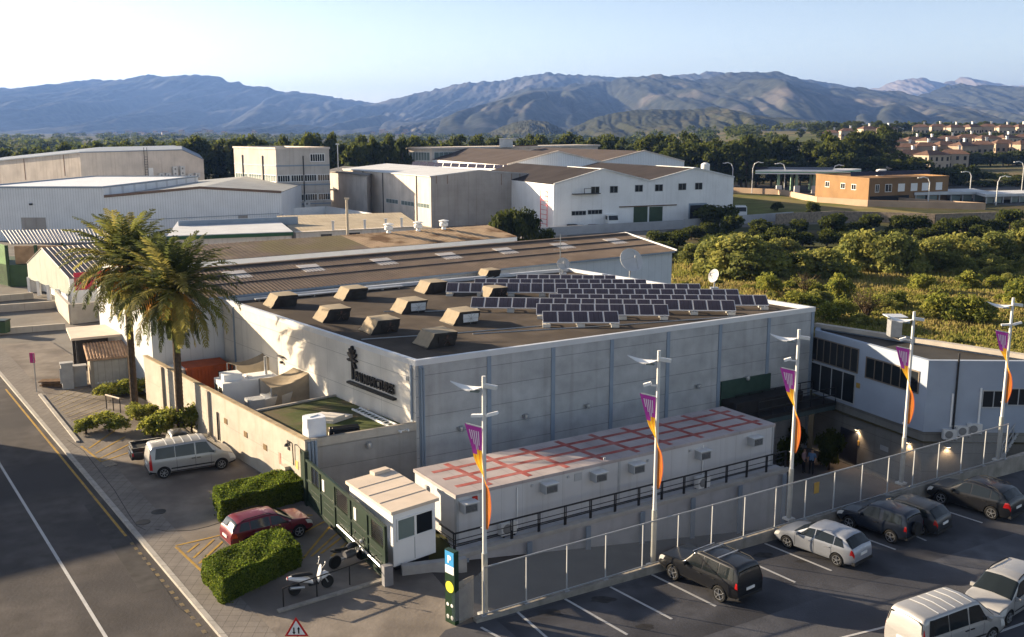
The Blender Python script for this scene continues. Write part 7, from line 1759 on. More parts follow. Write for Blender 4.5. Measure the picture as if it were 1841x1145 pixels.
ribbed(sh, v3(s1 - sdn * -.2, zS), v3(s1b - sdn * -.2, zS), v3(mid + pv * 9.5, zP + .05), v3(mid, zP + .05), .55, M('shop_roof_sheet', (.2, .16, .14), .6, .15, .5), rib=.06, rw=.15)
ribbed(sh, v3(s0 + sdn * -.2, zS), v3(s0b + sdn * -.2, zS), v3(mid + pv * 9.5, zP + .052), v3(mid, zP + .052), .55, MATS['shop_roof_sheet'], rib=.06, rw=.15)
SW = Wall(s1, s1b)
b = MB(); SW.rect(b, .5, 4.0, 2.0, 3.9, .12, .16); b.build('red_board', M('poster_red', (.45, .02, .05), .6, .2, 1), sh)
b = MB()
for k in range(3): SW.rect(b, 2.6 + k * .45, 2.85 + k * .45, 2.3, 3.5, .15, .17)
SW.rect(b, .5, 4.0, 1.2, 1.9, .12, .15); b.build('board_marks', m_white, sh)
b = MB(); q0, q1 = xy(W(103, 553)), xy(W(128, 581)); b.bar(q0, q1, .3, -.1, 1.9); b.bar(q1, q1 + pv * 5, .3, -.1, 1.9); solo(b, 'yard_wall', m_bound, 'low cream garden wall turning a corner in front of the white shop', 'wall')
for i, (x0, y0, x1, y1, h) in enumerate(((0, 600, 118, 590, .5), (0, 560, 100, 552, .7), (0, 541, 60, 535, .6))):
    b = MB(); b.bar(W(x0 - 60, y0 + 4), W(x1, y1), .4, -.1, h); solo(b, 'low_wall', m_bound, ('nearest low kerb wall crossing the yard below the white shop', 'middle low wall of the yard steps left of the shop', 'farthest low wall of the yard steps by the green shed')[i], 'wall')
p = W(3, 600); t = T('waste_bin', 'dark green wheeled waste container at the left edge', 'bin', tuple(p), 0)
b = MB(); b.box((p.x, p.y, .7), (1.3, 1.0, 1.1)); b.build('body', m_gsh, t); b = MB(); b.box((p.x, p.y, 1.3), (1.4, 1.1, .14)); b.build('lid', m_green, t)
# kiosk / transformer under the left palm
k0_, k1_ = xy(W(160, 698)), xy(W(232, 690)); kd = (k1_ - k0_).normalized(); kn_ = Vector((-kd.y, kd.x)); k0_ = k0_ + kd * .2
t = T('tiled_kiosk', 'small utility kiosk with tiled lean-to roof and metal cabinet doors under the palms', 'kiosk', v3(k0_, 0), math.atan2(kd.y, kd.x))
KWd = (k1_ - k0_).length + 1.2; b = MB(); b.prism([k0_, k0_ + kd * KWd, k0_ + kd * KWd + kn_ * 2.6, k0_ + kn_ * 2.6], -.1, 2.25); b.build('wall', M('kiosk_render', (.36, .31, .25), .9, .15, 1.2, stain=.4), t)
KK = Wall(k0_, k0_ + kd * KWd)
b = MB(); KK.rect(b, .25, 2.6, .25, 2.0, 0, .08); b.build('cabinet_door', M('cabinet_grey', (.36, .34, .31), .5, .1, 3, joints=((0, .5, 0, .03, .5),), stain=.2), t)
b = MB()
for k in range(9): KK.rect(b, .4 + k * .23, .52 + k * .23, .3, .42, .08, .1)
b.build('vent', m_dirty_white, t)
b = MB(); 
for k in range(int(KWd / .22) + 1):
    q = k0_ + kd * (k * .22 - .1); b.tube([v3(q - kn_ * .3, 2.2), v3(q + kn_ * 2.7, 2.85)], .1, 6)
b.slab([v3(k0_ - kn_ * .3 - kd * .2, 2.22), v3(k0_ + kd * KWd - kn_ * .3, 2.22), v3(k0_ + kd * KWd + kn_ * 2.7, 2.87), v3(k0_ + kn_ * 2.7 - kd * .2, 2.87)], .1); b.build('roof', M('clay_tiles', (.36, .24, .16), .9, .25, 2), t)
t = T('shelter', 'dark open shelter with pale corrugated roof behind the kiosk', 'shelter', v3(k0_ + kn_ * 3, 0), math.atan2(kd.y, kd.x))
h0 = k0_ - kd * .6 + kn_ * 3.0; hq = [h0, h0 + kd * 4.6, h0 + kd * 4.6 + kn_ * 4, h0 + kn_ * 4]
b = MB(); 
for q in hq: b.box((q.x, q.y, 1.6), (.15, .15, 3.2), t['_r'])
b.split('post', m_dark, t); b = MB(); b.bar(hq[3], hq[2], .12, 0, 3.1); b.bar(hq[1], hq[2], .12, 0, 3.1); b.build('back_panel', m_dark, t); b = MB(); b.prism(inset(hq, -.4), 3.2, 3.38); b.build('roof', m_beige, t)
for i, (x, y, w, h, l) in enumerate(((118, 700, .8, 1.9, 'narrow grey meter pillar with brick cap left of the kiosk'), (140, 695, .9, 1.5, 'lower grey meter box between the pillar and the kiosk'))):
    p = W(x + 5, y - 2); b = MB(); b.box((p.x, p.y, h / 2), (w, .6, h), t['_r']); b.box((p.x, p.y, h + .05), (w + .12, .72, .1), t['_r']); b.box((p.x - .1, p.y - .32, h * .55), (w * .7, .05, h * .6), t['_r']); solo(b, 'meter_pillar', M('pillar_render', (.36, .36, .36), .9, .12, 2, stain=.3), l, 'meter box', rz=t['_r'])
p = W(102, 694); b = MB()
for k in range(5): b.box((p.x + rnd.uniform(-.2, .2), p.y, .08 + k * .09), (2.2, .9, .07), rnd.uniform(-.2, .2))
solo(b, 'board_pile', m_wood, 'pile of old boards lying by the meter pillar', 'boards')
p = W(66, 704); t = T('bus_stop_sign', 'thin pole with bright pink blade sign beside the street', 'sign', tuple(p), 0)
b = MB(); b.tube([p, p + Vector((0, 0, 2.9))], .04, 6); b.build('pole', m_steel, t); b = MB(); b.box((p.x - .1, p.y, 2.55), (.36, .05, .75)); b.build('blade', M('sign_pink', (.6, .05, .22), .5, .05), t)
p0, p1 = W(192, 735), W(217, 742); t = T('bay_railing', 'short pale railing by the palm bed', 'railing', tuple(p0), 0)
b = MB(); b.tube([p0 + Vector((0, 0, 1.0)), p1 + Vector((0, 0, 1.0))], .06, 6); b.build('rail', m_beige, t)
for q in (p0, p0.lerp(p1, .5), p1): b = MB(); b.tube([q, q + Vector((0, 0, 1.0))], .035, 6); b.split('post', m_dark, t)
# ------------------------------------------------------------------ white warehouses
f0w, f1w = P0(995, 415), P0(1316, 400); wdv = (f1w - f0w); WLn = wdv.length; wdu = wdv / WLn; wnv = Vector((-wdu.y, wdu.x)); fm = isect(f0w, wdu, Vector((0, 0)), xy(W(1166, 408, 0)))
zA, zM, zB_ = Zat(995, 332, f0w), Zat(1166, 326, fm), Zat(1317, 319, f1w); r1 = f0w.lerp(fm, .5); r2 = fm.lerp(f1w, .53); zr1 = Zat(1085, 305, r1); zr2 = Zat(1245, 303, r2); D_ = 40
t = T('white_twin_warehouse', 'white twin gabled warehouse with small windows and green sliding doors', 'building', v3(f0w, 0), math.atan2(wdu.y, wdu.x))
prof = [(f0w, zA), (r1, zr1), (fm, zM), (r2, zr2), (f1w, zB_)]
b = MB(); vs = [v3(p, -.2) for p, z in prof] + [v3(p, z) for p, z in prof] + [v3(p + wnv * D_, -.2) for p, z in prof] + [v3(p + wnv * D_, z) for p, z in prof]
b.add(vs, [(0, 1, 6, 5), (1, 2, 7, 6), (2, 3, 8, 7), (3, 4, 9, 8), (4, 14, 19, 9), (10, 0, 5, 15), (14, 13, 18, 19), (13, 12, 17, 18), (12, 11, 16, 17), (11, 10, 15, 16)]); b.build('wall', m_ww, t)
b = MB()
for i in range(4):
    (p, z), (q, zq) = prof[i], prof[i + 1]; o_ = -wnv * .0
    b.slab([v3(p, z + .08), v3(q, zq + .08), v3(q + wnv * D_, zq + .08), v3(p + wnv * D_, z + .08)], .1)
b.build('roof', M('dark_warehouse_roof', (.042, .036, .036), .9, .15, .2, stain=.4), t)
b = MB()
for i in range(4): b.beam(v3(prof[i][0] - wnv * .1, prof[i][1] + .12), v3(prof[i + 1][0] - wnv * .1, prof[i + 1][1] + .12), .25, .3)
b.split('verge_board', m_dirty_white, t)
b = MB()
for r_ in (r1, r2): z = zr1 if r_ is r1 else zr2; b.bar(r_, r_ + wnv * 14, .9, z + .1, z + .22)
b.split('ridge_cap', m_wroof, t)
WW = Wall(f0w, f1w)
for x0, y0, x1, y1 in ((1063, 336, 1077, 347), (1097, 335, 1110, 346), (1142, 333, 1155, 344), (1178, 332, 1191, 343), (1220, 330, 1233, 341), (1250, 329, 1262, 340)):
    winpx(WW, t, x0, y0, x1, y1, m_greysteel, m_glass, 2)
for x0, y0, x1, y1 in ((1028, 380, 1053, 386), (1057, 378, 1082, 384)): winpx(WW, t, x0, y0, x1, y1, m_greysteel, m_glass, 4)
b = MB(); m_dg = M('sliding_door_green', (.035, .06, .03), .6, .15, 1)
for x0, x1 in ((1139, 1164), (1167, 1191)): 
    a, _ = WW.hit(x0, 390); c, z = WW.hit(x1, 371); WW.rect(b, a, c, 0, z, 0, .1)
b.split('sliding_door', m_dg, t)
b = MB(); a, _ = WW.hit(1113, 371); c, z = WW.hit(1216, 369); WW.rect(b, a, c, z, z + .2, 0, .2); b.build('door_track', m_wood, t)
b = MB(); a, _ = WW.hit(1240, 385); c, z = WW.hit(1268, 368); WW.rect(b, a - .3, c + .3, 0, z + .4, 0, .08); b.build('door_frame', m_pil, t); b = MB(); WW.rect(b, a, c, 0, z, .02, .12); b.build('door', m_black, t)
b = MB(); a, z = WW.hit(1028, 348); c, _ = WW.hit(1076, 348); WW.rect(b, a, c, z - .15, z, 0, .9); WW.rect(b, a + 2.2, c - 1.6, z + .9, z + .98, .8, .9); WW.rect(b, a + 2.2, a + 2.3, z, z + .98, .8, .9); b.build('gantry', m_dark, t)
b = MB(); sdw = Wall(f0w + wnv * 14, f0w); 
for k in range(2):
    for z in range(0, 9): sdw.rect(b, sdw.L - 4.5 + .3, sdw.L - 1.5, z * .9 + .2, z * .9 + .28, .6, .7) if k == 0 else None
for s in (sdw.L - 4.3, sdw.L - 1.5): sdw.rect(b, s, s + .12, 0, 7.5, .6, .72)
solo(b, 'scaffold_tower', M('scaffold_red', (.5, .08, .08), .6, .1), 'red scaffold tower against the white warehouse side wall', 'scaffold')
b = MB(); q = f1w - wdu * 5 + wnv * 3; b.lathe([(.9, 0), (.9, 2.2), (.4, 2.5)], (q.x, q.y, zB_ + .5), n=14); solo(b, 'roof_tank', m_white, 'white cylindrical tank on the right end of the twin warehouse roof', 'tank', smooth=40)
# rear twin warehouse
rz0, rz1, rz2, rz3, rz4 = [xy(WD(x, 330, y_)) for x, y_ in ((912, 236), (1002, 240), (1080, 246), (1157, 252), (1229, 258))]
zz = [Zat(x, y, p) for (x, y), p in zip(((912, 297), (1002, 273), (1080, 292), (1157, 272), (1229, 291)), (rz0, rz1, rz2, rz3, rz4))]
t = T('rear_twin_warehouse', 'pale twin gabled warehouse behind the white one', 'building', v3(rz0, 0), 0)
pr = list(zip((rz0, rz1, rz2, rz3, rz4), zz)); dk = Vector((-24, 50))
b = MB(); vs = [v3(p, -.2) for p, z in pr] + [v3(p, z) for p, z in pr] + [v3(p + dk, -.2) for p, z in pr] + [v3(p + dk, z) for p, z in pr]
b.add(vs, [(0, 1, 6, 5), (1, 2, 7, 6), (2, 3, 8, 7), (3, 4, 9, 8), (4, 14, 19, 9), (10, 0, 5, 15), (14, 13, 18, 19), (13, 12, 17, 18), (12, 11, 16, 17), (11, 10, 15, 16)]); b.build('wall', m_corrw2, t)
b = MB()
for i in range(4): (p, z), (q, zq) = pr[i], pr[i + 1]; b.slab([v3(p, z + .1), v3(q, zq + .1), v3(q + dk, zq + .1), v3(p + dk, z + .1)], .12)
b.build('roof', M('rear_roof', (.085, .07, .065), .9, .12, .15, stain=.3), t)
b = MB()
for i in range(4): b.beam(v3(pr[i][0], pr[i][1] + .15), v3(pr[i + 1][0], pr[i + 1][1] + .15), .3, .35)
b.split('verge_board', m_cream, t)
# long low office behind
a, c = xy(WD(735, 300, 285)), xy(WD(777, 300, 280)); e = xy(WD(1075, 275, 330)); zt = Zat(777, 265, c)
t = T('long_flat_building', 'long flat roofed cream building with window band behind the warehouses', 'building', v3(c, 0), 0)
fp = [a, c, e, e + (a - c)]; b = MB(); b.prism(fp, -.2, zt - .5); b.build('wall', m_cream, t); b = MB(); b.prism(inset(fp, -.5), zt - .5, zt); b.build('roof', m_cream, t)
for w_, n_ in ((Wall(a, c), 1), (Wall(c, e), 5)):
    for k in range(n_): w_.window(t, w_.L * (k + .06) / n_, w_.L * (k + .9) / n_, zt - 3.6, zt - 1.4, m_dirty_white, m_glass_t, 7, 0, .15)
q = xy(WD(910, 265, 300)); b = MB(); b.box((q.x, q.y, zt + .9), (4, 4, 2.4)); b.box((q.x, q.y, zt + 2.15), (4.3, 4.3, .15)); b.build('lift_housing', m_dirty_white, t)
b = MB(); q0, q1 = xy(WD(926, 265, 300)), xy(WD(966, 265, 306)); z = Zat(930, 262, q0); b.beam(v3(q0, z), v3(q1, z), .3); b.beam(v3(q0, zt), v3(q0, z), .25); b.beam(v3(q1, zt), v3(q1, z), .25); b.build('roof_frame', m_wood, t)
# yard wall in front of the warehouses and the trucks
b = MB(); b.bar(P0(945, 425), P0(1230, 409), .3, -.2, 1.5); b.bar(P0(1230, 409), P0(1425, 394), .3, -.2, 1.6); solo(b, 'concrete_yard_wall', M('yard_wall_concrete', (.4, .4, .41), .9, .1, .5, stain=.3), 'long low grey concrete wall in front of the white warehouses', 'wall')
def lorry(px, label, ang):
    p = W(px[0], px[1], 0); t = T('lorry', label, 'truck', tuple(p), ang, None); 
    def LB(x, y, z, d): b = MB(); b.box(LP(p, ang, x, y, z), d, ang); return b
    b = MB(); G = []
    for x, z0, z1 in ((-1.1, .6, 2.7), (.55, .6, 2.7), (.85, .6, 1.7), (.95, .6, .9)):
        G.append([LP(p, ang, x, -1.1, z0), LP(p, ang, x, 1.1, z0), LP(p, ang, x, 1.1, z1), LP(p, ang, x, -1.1, z1)])
    b.grid(G, closed=True); b.add(G[0], [(3, 2, 1, 0)]); b.add(G[-1], [(0, 1, 2, 3)]); b.build('cab', m_white, t)
    b = MB(); b.add([LP(p, ang, .585, -.95, 2.6), LP(p, ang, .585, .95, 2.6), LP(p, ang, .88, .95, 1.72), LP(p, ang, .88, -.95, 1.72)], [(0, 1, 2, 3)]); b.build('windscreen', m_glass, t)
    b = MB()
    for y in (-1.115, 1.115): b.box(LP(p, ang, -.1, y, 2.15), (1.0, .03, .7), ang)
    b.split('side_window', m_glass, t)
    LB(-3.0, 0, .8, (4.2, 2.0, .3)).build('chassis', m_dark, t); LB(-1.5, 0, 1.8, (.5, 2.2, 2.2)).build('box', m_dirty_white, t)
    LB(.98, 0, .75, (.1, 2.2, .35)).build('bumper', m_dark, t)
    for x in (0, -3.6):
        for y in (-.95, .95): 
            b = MB(); c = LP(p, ang, x, y, .48); q = MB(); q.lathe([(.48, -.14), (.48, .14), (.25, .16)], (0, 0, 0), 'y', 14); b.add([LP(c, ang, v[0], v[1], c[2] + v[2]) for v in q.v], q.f); b.build('wheel', m_black, t)
lorry((1100, 411), 'white lorry cab parked in front of the warehouse windows', R(-75)); lorry((1332, 394), 'white lorry half hidden at the right corner of the white warehouse', R(-95))
b = MB(); p = W(1062, 415)
for k in range(14): b.box((p.x + rnd.uniform(-4, 4), p.y + rnd.uniform(-.6, .8), .4 + rnd.random() * .6), (1.6, 1.0, .8), rnd.random())
solo(b, 'scrap_heap', m_dark, 'dark heap of scrap beside the white lorry cab', 'scrap heap')
# ------------------------------------------------------------------ rubble wall, filling station, orange building
b = MB(); pts = [P0(*q) for q in ((1395, 402), (1500, 396), (1580, 398), (1680, 402), (1790, 398))]
for p, q in zip(pts, pts[1:]): b.bar(p, q, .5, -.2, 2.0)
solo(b, 'rubble_wall', m_stone, 'long low rubble stone wall below the filling station slope', 'wall')
sl_pts = [W(1318, 392, GZ), W(1790, 397, GZ), WD(1790, 376, 245), WD(1560, 372, 252), WD(1400, 350, 292), WD(1318, 346, 300)]
b = MB(); b.add([tuple(q) for q in sl_pts], [list(range(6))]); o = struct(b, 'grass_slope', M('slope_grass', (.12, .125, .035), .95, .3, .25, .3, col2=(.2, .16, .07), scale2=.06)); 
m_paveo = M('terrace_tan', (.42, .31, .22), .9, .12, .3, stain=.2)
tp = [WD(1318, 340, 305), WD(1400, 344, 296), WD(1470, 362, 262), WD(1560, 376, 250), WD(1770, 384, 240), WD(1841, 368, 255), WD(1841, 335, 330), WD(1318, 332, 345)]
zt_ = [0.2] * 8; b = MB(); b.slab([(q.x, q.y, min(q.z, .6)) for q in tp], .3); struct(b, 'station_forecourt', M('station_tarmac', (.1, .095, .09), .95, .15, .2))
b = MB(); ws = [tp[0], tp[1], tp[2], tp[3], tp[4]]
for p, q in zip(ws, ws[1:]): b.bar(p, q, .4, -.3, 1.5)
b.bar(tp[4], tp[4] + Vector((-14, 20, 0)), .4, -.3, 1.5)
solo(b, 'terrace_wall', m_paveo, 'long low tan wall edging the filling station terrace', 'wall')
fs = T('filling_station', 'filling station with flat white and green canopy', 'filling station', tuple(WD(1450, 340, 306)), 0)
ca = xy(WD(1358, 312, 300)), xy(WD(1500, 312, 296)), xy(WD(1548, 309, 312)), xy(WD(1400, 309, 318)); zc1 = Zat(1358, 306, ca[0]); zc0 = Zat(1358, 312.5, ca[0])
b = MB(); b.prism(ca, zc0, zc1); b.build('canopy', m_white, fs)
b = MB(); b.prism(inset(ca, -.05), zc0 + .4, zc0 + .62); b.build('green_band', M('band_green', (.02, .25, .08), .5, .05), fs)
b = MB()
for f in (.25, .48, .7, .92):
    for g2 in (.15, .7): q = ca[0].lerp(ca[1], f).lerp(ca[3].lerp(ca[2], f), g2); b.box((q.x, q.y, zc0 / 2), (.7, .7, zc0))
b.split('column', M('column_green', (.25, .4, .3), .5, .1, .4), fs)
for f in (.25, .48, .7, .92): q = ca[0].lerp(ca[1], f); b = MB(); b.box((q.x + 1.4, q.y, 1.3), (1.6, .8, 2.2)); b.build('fuel_pump', m_dirty_white, fs)
b = MB()
for k in range(16): 
    q = ca[0].lerp(ca[1], (k + .5) / 16) + Vector((1, 5)); b.add([(q.x - 1.0, q.y - 1, zc1 + .15), (q.x + .9, q.y - 1, zc1 + .15), (q.x + 1.4, q.y + 1, zc1 + .8), (q.x - .5, q.y + 1, zc1 + .8)], [(0, 1, 2, 3)])
b.split('solar_panel', m_cell, fs)
oc0, oc1, oc2 = xy(WD(1465, 355, 280)), xy(WD(1560, 368, 254)), xy(WD(1702, 368, 268)); zo = Zat(1560, 323, oc1)
t = T('orange_building', 'ochre rendered flat roofed building with white window shutters beside the filling station', 'building', v3(oc1, 0), 0)
ofp = [oc0, oc1, oc2, oc0 + (oc2 - oc1)]
m_och = M('ochre_render', (.23, .14, .07), .85, .12, .3, stain=.15); OA, OB = Wall(oc0, oc1), Wall(oc1, oc2)
b = MB(); b.prism(ofp, -.2, zo); b.build('wall', m_och, t); b = MB(); parapet(b, ofp, .4, zo, zo + .4, .1); b.build('parapet', m_och, t)
for k, f in enumerate((.08, .2, .36, .52, .66, .84)): OB.window(t, OB.L * f, OB.L * f + (2.2 if k else 1.2), zo * .5, zo * .78, m_white, m_white if k > 1 else m_glass, 2, 0, .12)
b = MB(); OB.rect(b, .5, OB.L * .5, 0, zo * .33, 0, .06); b.build('porch_glazing', m_glass, t)
for f in (.2, .5, .7): OA.window(t, OA.L * f, OA.L * f + 2, zo * .55, zo * .75, m_white, m_glass, 2, 0, .12)
b = MB()
for f in (.25, .5, .6, .68): q = ofp[1].lerp(ofp[3], .35 + f * .3); b.box((q.x, q.y, zo + 1.0), (1.6, 1.4, 1.6))
b.split('roof_unit', m_white, t)
b = MB()
for k in range(14): q = ofp[1].lerp(ofp[2], (k + .5) / 14) + Vector((-2, 8)); b.add([(q.x - .9, q.y, zo + .5), (q.x + .9, q.y, zo + .5), (q.x + 1.2, q.y + 1.2, zo + 1.6), (q.x - .6, q.y + 1.2, zo + 1.6)], [(0, 1, 2, 3)])
b.split('solar_panel', m_cell, t)
for i, (x0, x1, y, yt, yy, l) in enumerate(((1645, 1770, 372, 346, 262, 'car wash bay with glazed screens and flat grey roof beside the ochre building'), (1772, 1860, 374, 349, 258, 'pale flat roofed wash bay at the right edge beyond the other bay'))):
    a, c = xy(WD(x0, y, yy)), xy(WD(x1, y, yy + 6)); z = Zat(x0, yt, a); t = T('wash_bay', l, 'building', v3(a, 0), 0); k_ = Vector((2, 12))
    b = MB(); b.prism([a - Vector((.6, .6)), c + Vector((.6, -.6)), c + k_, a + k_], z - .7, z); b.build('roof', m_wroof, t)
    b = MB(); n_ = 6
    for k in range(n_): p, q = a.lerp(c, k / n_), a.lerp(c, (k + .8) / n_); b.bar(p, q, .1, .1, z - .9) if k != 2 else None
    b.split('screen', m_glass_t, t); b = MB(); b.bar(a + k_ * .9, c + k_ * .9, .3, 0, z - .7); b.build('back_wall', m_greyr, t)
    b = MB(); 
    for k in range(n_ + 1): q = a.lerp(c, k / n_); b.box((q.x, q.y, z / 2 - .3), (.3, .3, z - .7))
    b.split('post', m_greysteel, t)
for i, (x, y, yt, l) in enumerate(((1352, 338, 291, 'curved street lamp left of the filling station canopy'), (1410, 335, 293, 'curved street lamp above the canopy, left one'), (1668, 374, 318, 'curved street lamp in front of the ochre building'), (1790, 374, 316, 'tall curved street lamp in front of the wash bay'), (1744, 342, 308, 'curved street lamp behind the wash bay roof'), (1838, 330, 290, 'curved street lamp at the right edge near the houses'), (1496, 335, 296, 'curved street lamp above the canopy, right one'), (1316, 345, 292, 'curved street lamp just right of the white warehouse'))):
    p = WD(x, y, 300 if y < 350 else 252); z = Zat(x, yt, p); b = MB(); sg = -1 if i % 3 else 1
    b.tube([(p.x, p.y, 0), (p.x, p.y, z * .8), (p.x + sg * .5, p.y, z * .95), (p.x + sg * 1.6, p.y, z), (p.x + sg * 2.4, p.y, z - .15)], .13, 6); b.box((p.x + sg * 2.6, p.y, z - .2), (1.0, .4, .2))
    solo(b, 'street_lamp', m_mast, l, 'street lamp', (p.x, p.y, 0), group='curved street lamps')
p = WD(608, 300, 240); b = MB(); z = Zat(606, 259, p); b.tube([(p.x, p.y, 0), (p.x, p.y, z)], .12, 6); b.box((p.x, p.y, z), (.8, .5, .3)); solo(b, 'street_lamp', m_mast, 'thin lamp pole rising beside the office block before the trees', 'street lamp', (p.x, p.y, 0))
# ------------------------------------------------------------------ hill with houses at the right
b = MB(); G = []
def hillz(x, y): 
    f = min(1, max(0, (y - 380) / 420)); g2 = min(1, max(0, (x - 110) / 160)); return -.6 + 17.0 * f * g2 * f ** .2
for j in range(30):
    y = 330 + j * 36; G.append([(60 + i * 40, y, hillz(60 + i * 40, y)) for i in range(30)])
b.grid(G); struct(b, 'house_hill', M('hill_ground', (.07, .08, .035), .95, .3, .1, col2=(.15, .12, .07), scale2=.03), True)
m_hw = [M('house_cream', (.40, .33, .26), .85, .1, .3), M('house_sand', (.32, .25, .19), .85, .1, .3), M('house_rose', (.34, .24, .19), .85, .1, .3)]; m_tile = M('house_tiles', (.13, .08, .06), .9, .25, 1)
HPROTO = {}
def house_meshes(v):
    if v in HPROTO: return HPROTO[v]
    r = random.Random(v); out = []; w, d, h = 8.5 + r.random() * 3, 8, 6.2 + (v % 2) * 1.2
    b = MB(); b.prism([(-w / 2, -d / 2), (w / 2, -d / 2), (w / 2, d / 2), (-w / 2, d / 2)], -2, h); b.prism([(-w / 2 - .01, -d / 2 - 1.6), (w * .1, -d / 2 - 1.6), (w * .1, -d / 2 + .1), (-w / 2 - .01, -d / 2 + .1)], -2, h * .55); out.append(('wall', b.mesh('wall', m_hw[v % 3])))
    b = MB(); o_ = .5; zc = h + 1.7; b.add([(-w / 2 - o_, -d / 2 - o_, h), (w / 2 + o_, -d / 2 - o_, h), (w / 2 + o_, d / 2 + o_, h), (-w / 2 - o_, d / 2 + o_, h), (-w / 4, 0, zc), (w / 4, 0, zc)], [(0, 1, 5, 4), (1, 2, 5), (2, 3, 4, 5), (3, 0, 4), (3, 2, 1, 0)]); out.append(('roof', b.mesh('roof', m_tile)))
    b = MB()
    for k in range(4):
        for z in (1.2, 4.0): x = -w / 2 + w * (k + .5) / 4; b.box((x, -d / 2 - (.02 if not (z < 3 and x < w * .1) else 1.63), z + .6), (1.0, .12, 1.5))
    for k in range(3): b.box((-w / 2 - .02, -d / 2 + d * (k + .5) / 3, 4.6), (.12, 1.0, 1.4))
    out.append(('window', b.mesh('window', m_glass)))
    b = MB(); b.box((w * .2, 1.0, h + 1.9), (.9, .9, 2.2)); b.box((w * .2, 1.0, h + 3.1), (1.2, 1.2, .3)); out.append(('chimney', b.mesh('chimney', m_dirty_white))); HPROTO[v] = out; return out
def house(px, y, v, ang, label, group, sc=1.0):
    d = ray(px, 300); x = d[0] / d[1] * y; z = hillz(x, y); t = T('terraced_house', label, 'house', (x, y, z), ang, group); t.scale = (sc,) * 3
    for nm, me in house_meshes(v): o = bpy.data.objects.new(nm, me); COL.objects.link(o); o.parent = t
hi = 0
words = ('small cream house', 'sand coloured house', 'rose tinted house', 'tall cream house', 'sand coloured taller house', 'rose tinted broad house')
rows = ((455, (1548, 1590, 1632, 1674, 1712), 'lowest row of houses behind the ochre building'), (505, (1625, 1660, 1695, 1728, 1762, 1800, 1838), 'middle row of houses on the right hill'), (585, (1565, 1605, 1640, 1668, 1700, 1735, 1770, 1805, 1838), 'upper row of houses on the right hill'), (700, (1490, 1520, 1555, 1590, 1650, 1680, 1710, 1740, 1770, 1800, 1830), 'top row of houses near the hill crest'))
for yy, xs_, nm in rows:
    for i, x in enumerate(xs_):
        pos = 'leftmost' if i == 0 else ('rightmost' if i == len(xs_) - 1 else ('second', 'third', 'fourth', 'fifth', 'sixth', 'seventh', 'eighth', 'ninth', 'tenth', 'eleventh')[i - 1] + ' from left')
        house(x, yy + (i % 3) * 6, (hi * 5 + i) % 6, R(-20 + (i % 4) * 14), words[(hi * 5 + i) % 6] + ', ' + pos + ' in the ' + nm, nm, 1.15); hi += 1
# trees among the houses and the pine belt
ti = 0
def belt_tree(px, ytop, y, wpx, label, group, kind='pine', z=None):
    global ti
    d = ray(px, 300); x = d[0] / d[1] * y; zb = z if z is not None else GZ; zt = Zat(px, ytop, (x, y)); h = max(2.0, zt - zb); s = wpx * y / 1812 / 3.6
    base = {'pine': 9.6, 'dark': 2.9, 'bush': 1.6, 'olive': 3.7}[kind]; s0 = {'pine': 3.6, 'dark': 2.2, 'olive': 2.7}[kind]
    s = wpx * y / 1812 / s0; plant('pine_tree' if kind == 'pine' else 'hill_tree', kind, ti, (x, y, zb), (s, s, h / base), ti * 1.7, label, 'tree', group); ti += 1
seg = [  # x from, x to, top y at both ends, depth range, half-width px, label, step
 (-20, 360, 266, 252, (300, 345), 20, 'dark green pine in the belt behind the cream hall', 22), (360, 430, 246, 246, (290, 320), 30, 'tall dark pine between cream hall and office block', 26),
 (430, 600, 250, 243, (280, 330), 22, 'pine rising behind the office block roof', 22), (590, 740, 252, 246, (258, 300), 22, 'pine in the belt between office block and long flat building', 20),
 (735, 1080, 250, 242, (355, 400), 22, 'pine in the belt behind the long flat building', 20), (1080, 1250, 246, 240, (330, 380), 22, 'pine in the belt behind the twin warehouses', 20),
 (1215, 1340, 262, 246, (300, 340), 28, 'sunlit pine right behind the twin warehouse gable', 24), (1330, 1560, 250, 238, (330, 372), 28, 'tall dark pine in the grove behind the filling station', 20), (1330, 1640, 288, 275, (325, 345), 26, 'lower pine at the front of the grove by the filling station', 26)]
for x0, x1, y0, y1, (d0, d1), w, l, stp_ in seg:
    n_ = int((x1 - x0) / stp_)
    for k in range(n_ + 1):
        f = k / n_; belt_tree(x0 + (x1 - x0) * f + rnd.uniform(-8, 8), y0 + (y1 - y0) * f + rnd.uniform(-5, 9), rnd.uniform(d0, d1), w * rnd.uniform(.8, 1.25), l, 'pines of the tree belt, ' + l.split(' pine')[0] + ' ' + l.split('pine ')[-1][:40])
belt_tree(1585, 226, 420, 30, 'largest dark pine standing among the houses left of the pale terraces', None, z=1)
belt_tree(1540, 240, 430, 24, 'tall pine left of the largest one among the houses', None, z=1)
for k, (x, y) in enumerate(((1700, 305), (1730, 300), (1760, 312), (1795, 318), (1830, 320), (1650, 312), (1690, 320), (1812, 330), (1770, 330), (1720, 325))):
    belt_tree(x, y - 8, 330 + (k % 4) * 14, 34, 'green tree between the wash bays and the houses', 'trees between wash bays and houses', 'dark', 0)
for k in range(190):
    x = rnd.uniform(1470, 1850); y = rnd.choice((480, 545, 640, 660, 760)); dx = ray(x, 300); xx = dx[0] / dx[1] * y; z = hillz(xx, y); px_top = None
    p = (xx, y, z); s = rnd.uniform(1.6, 3.0); plant('hill_tree', 'dark', k, p, (s, s, s * 1.0), k, 'small green tree growing between the rows of houses', 'tree', 'trees between the rows of houses')
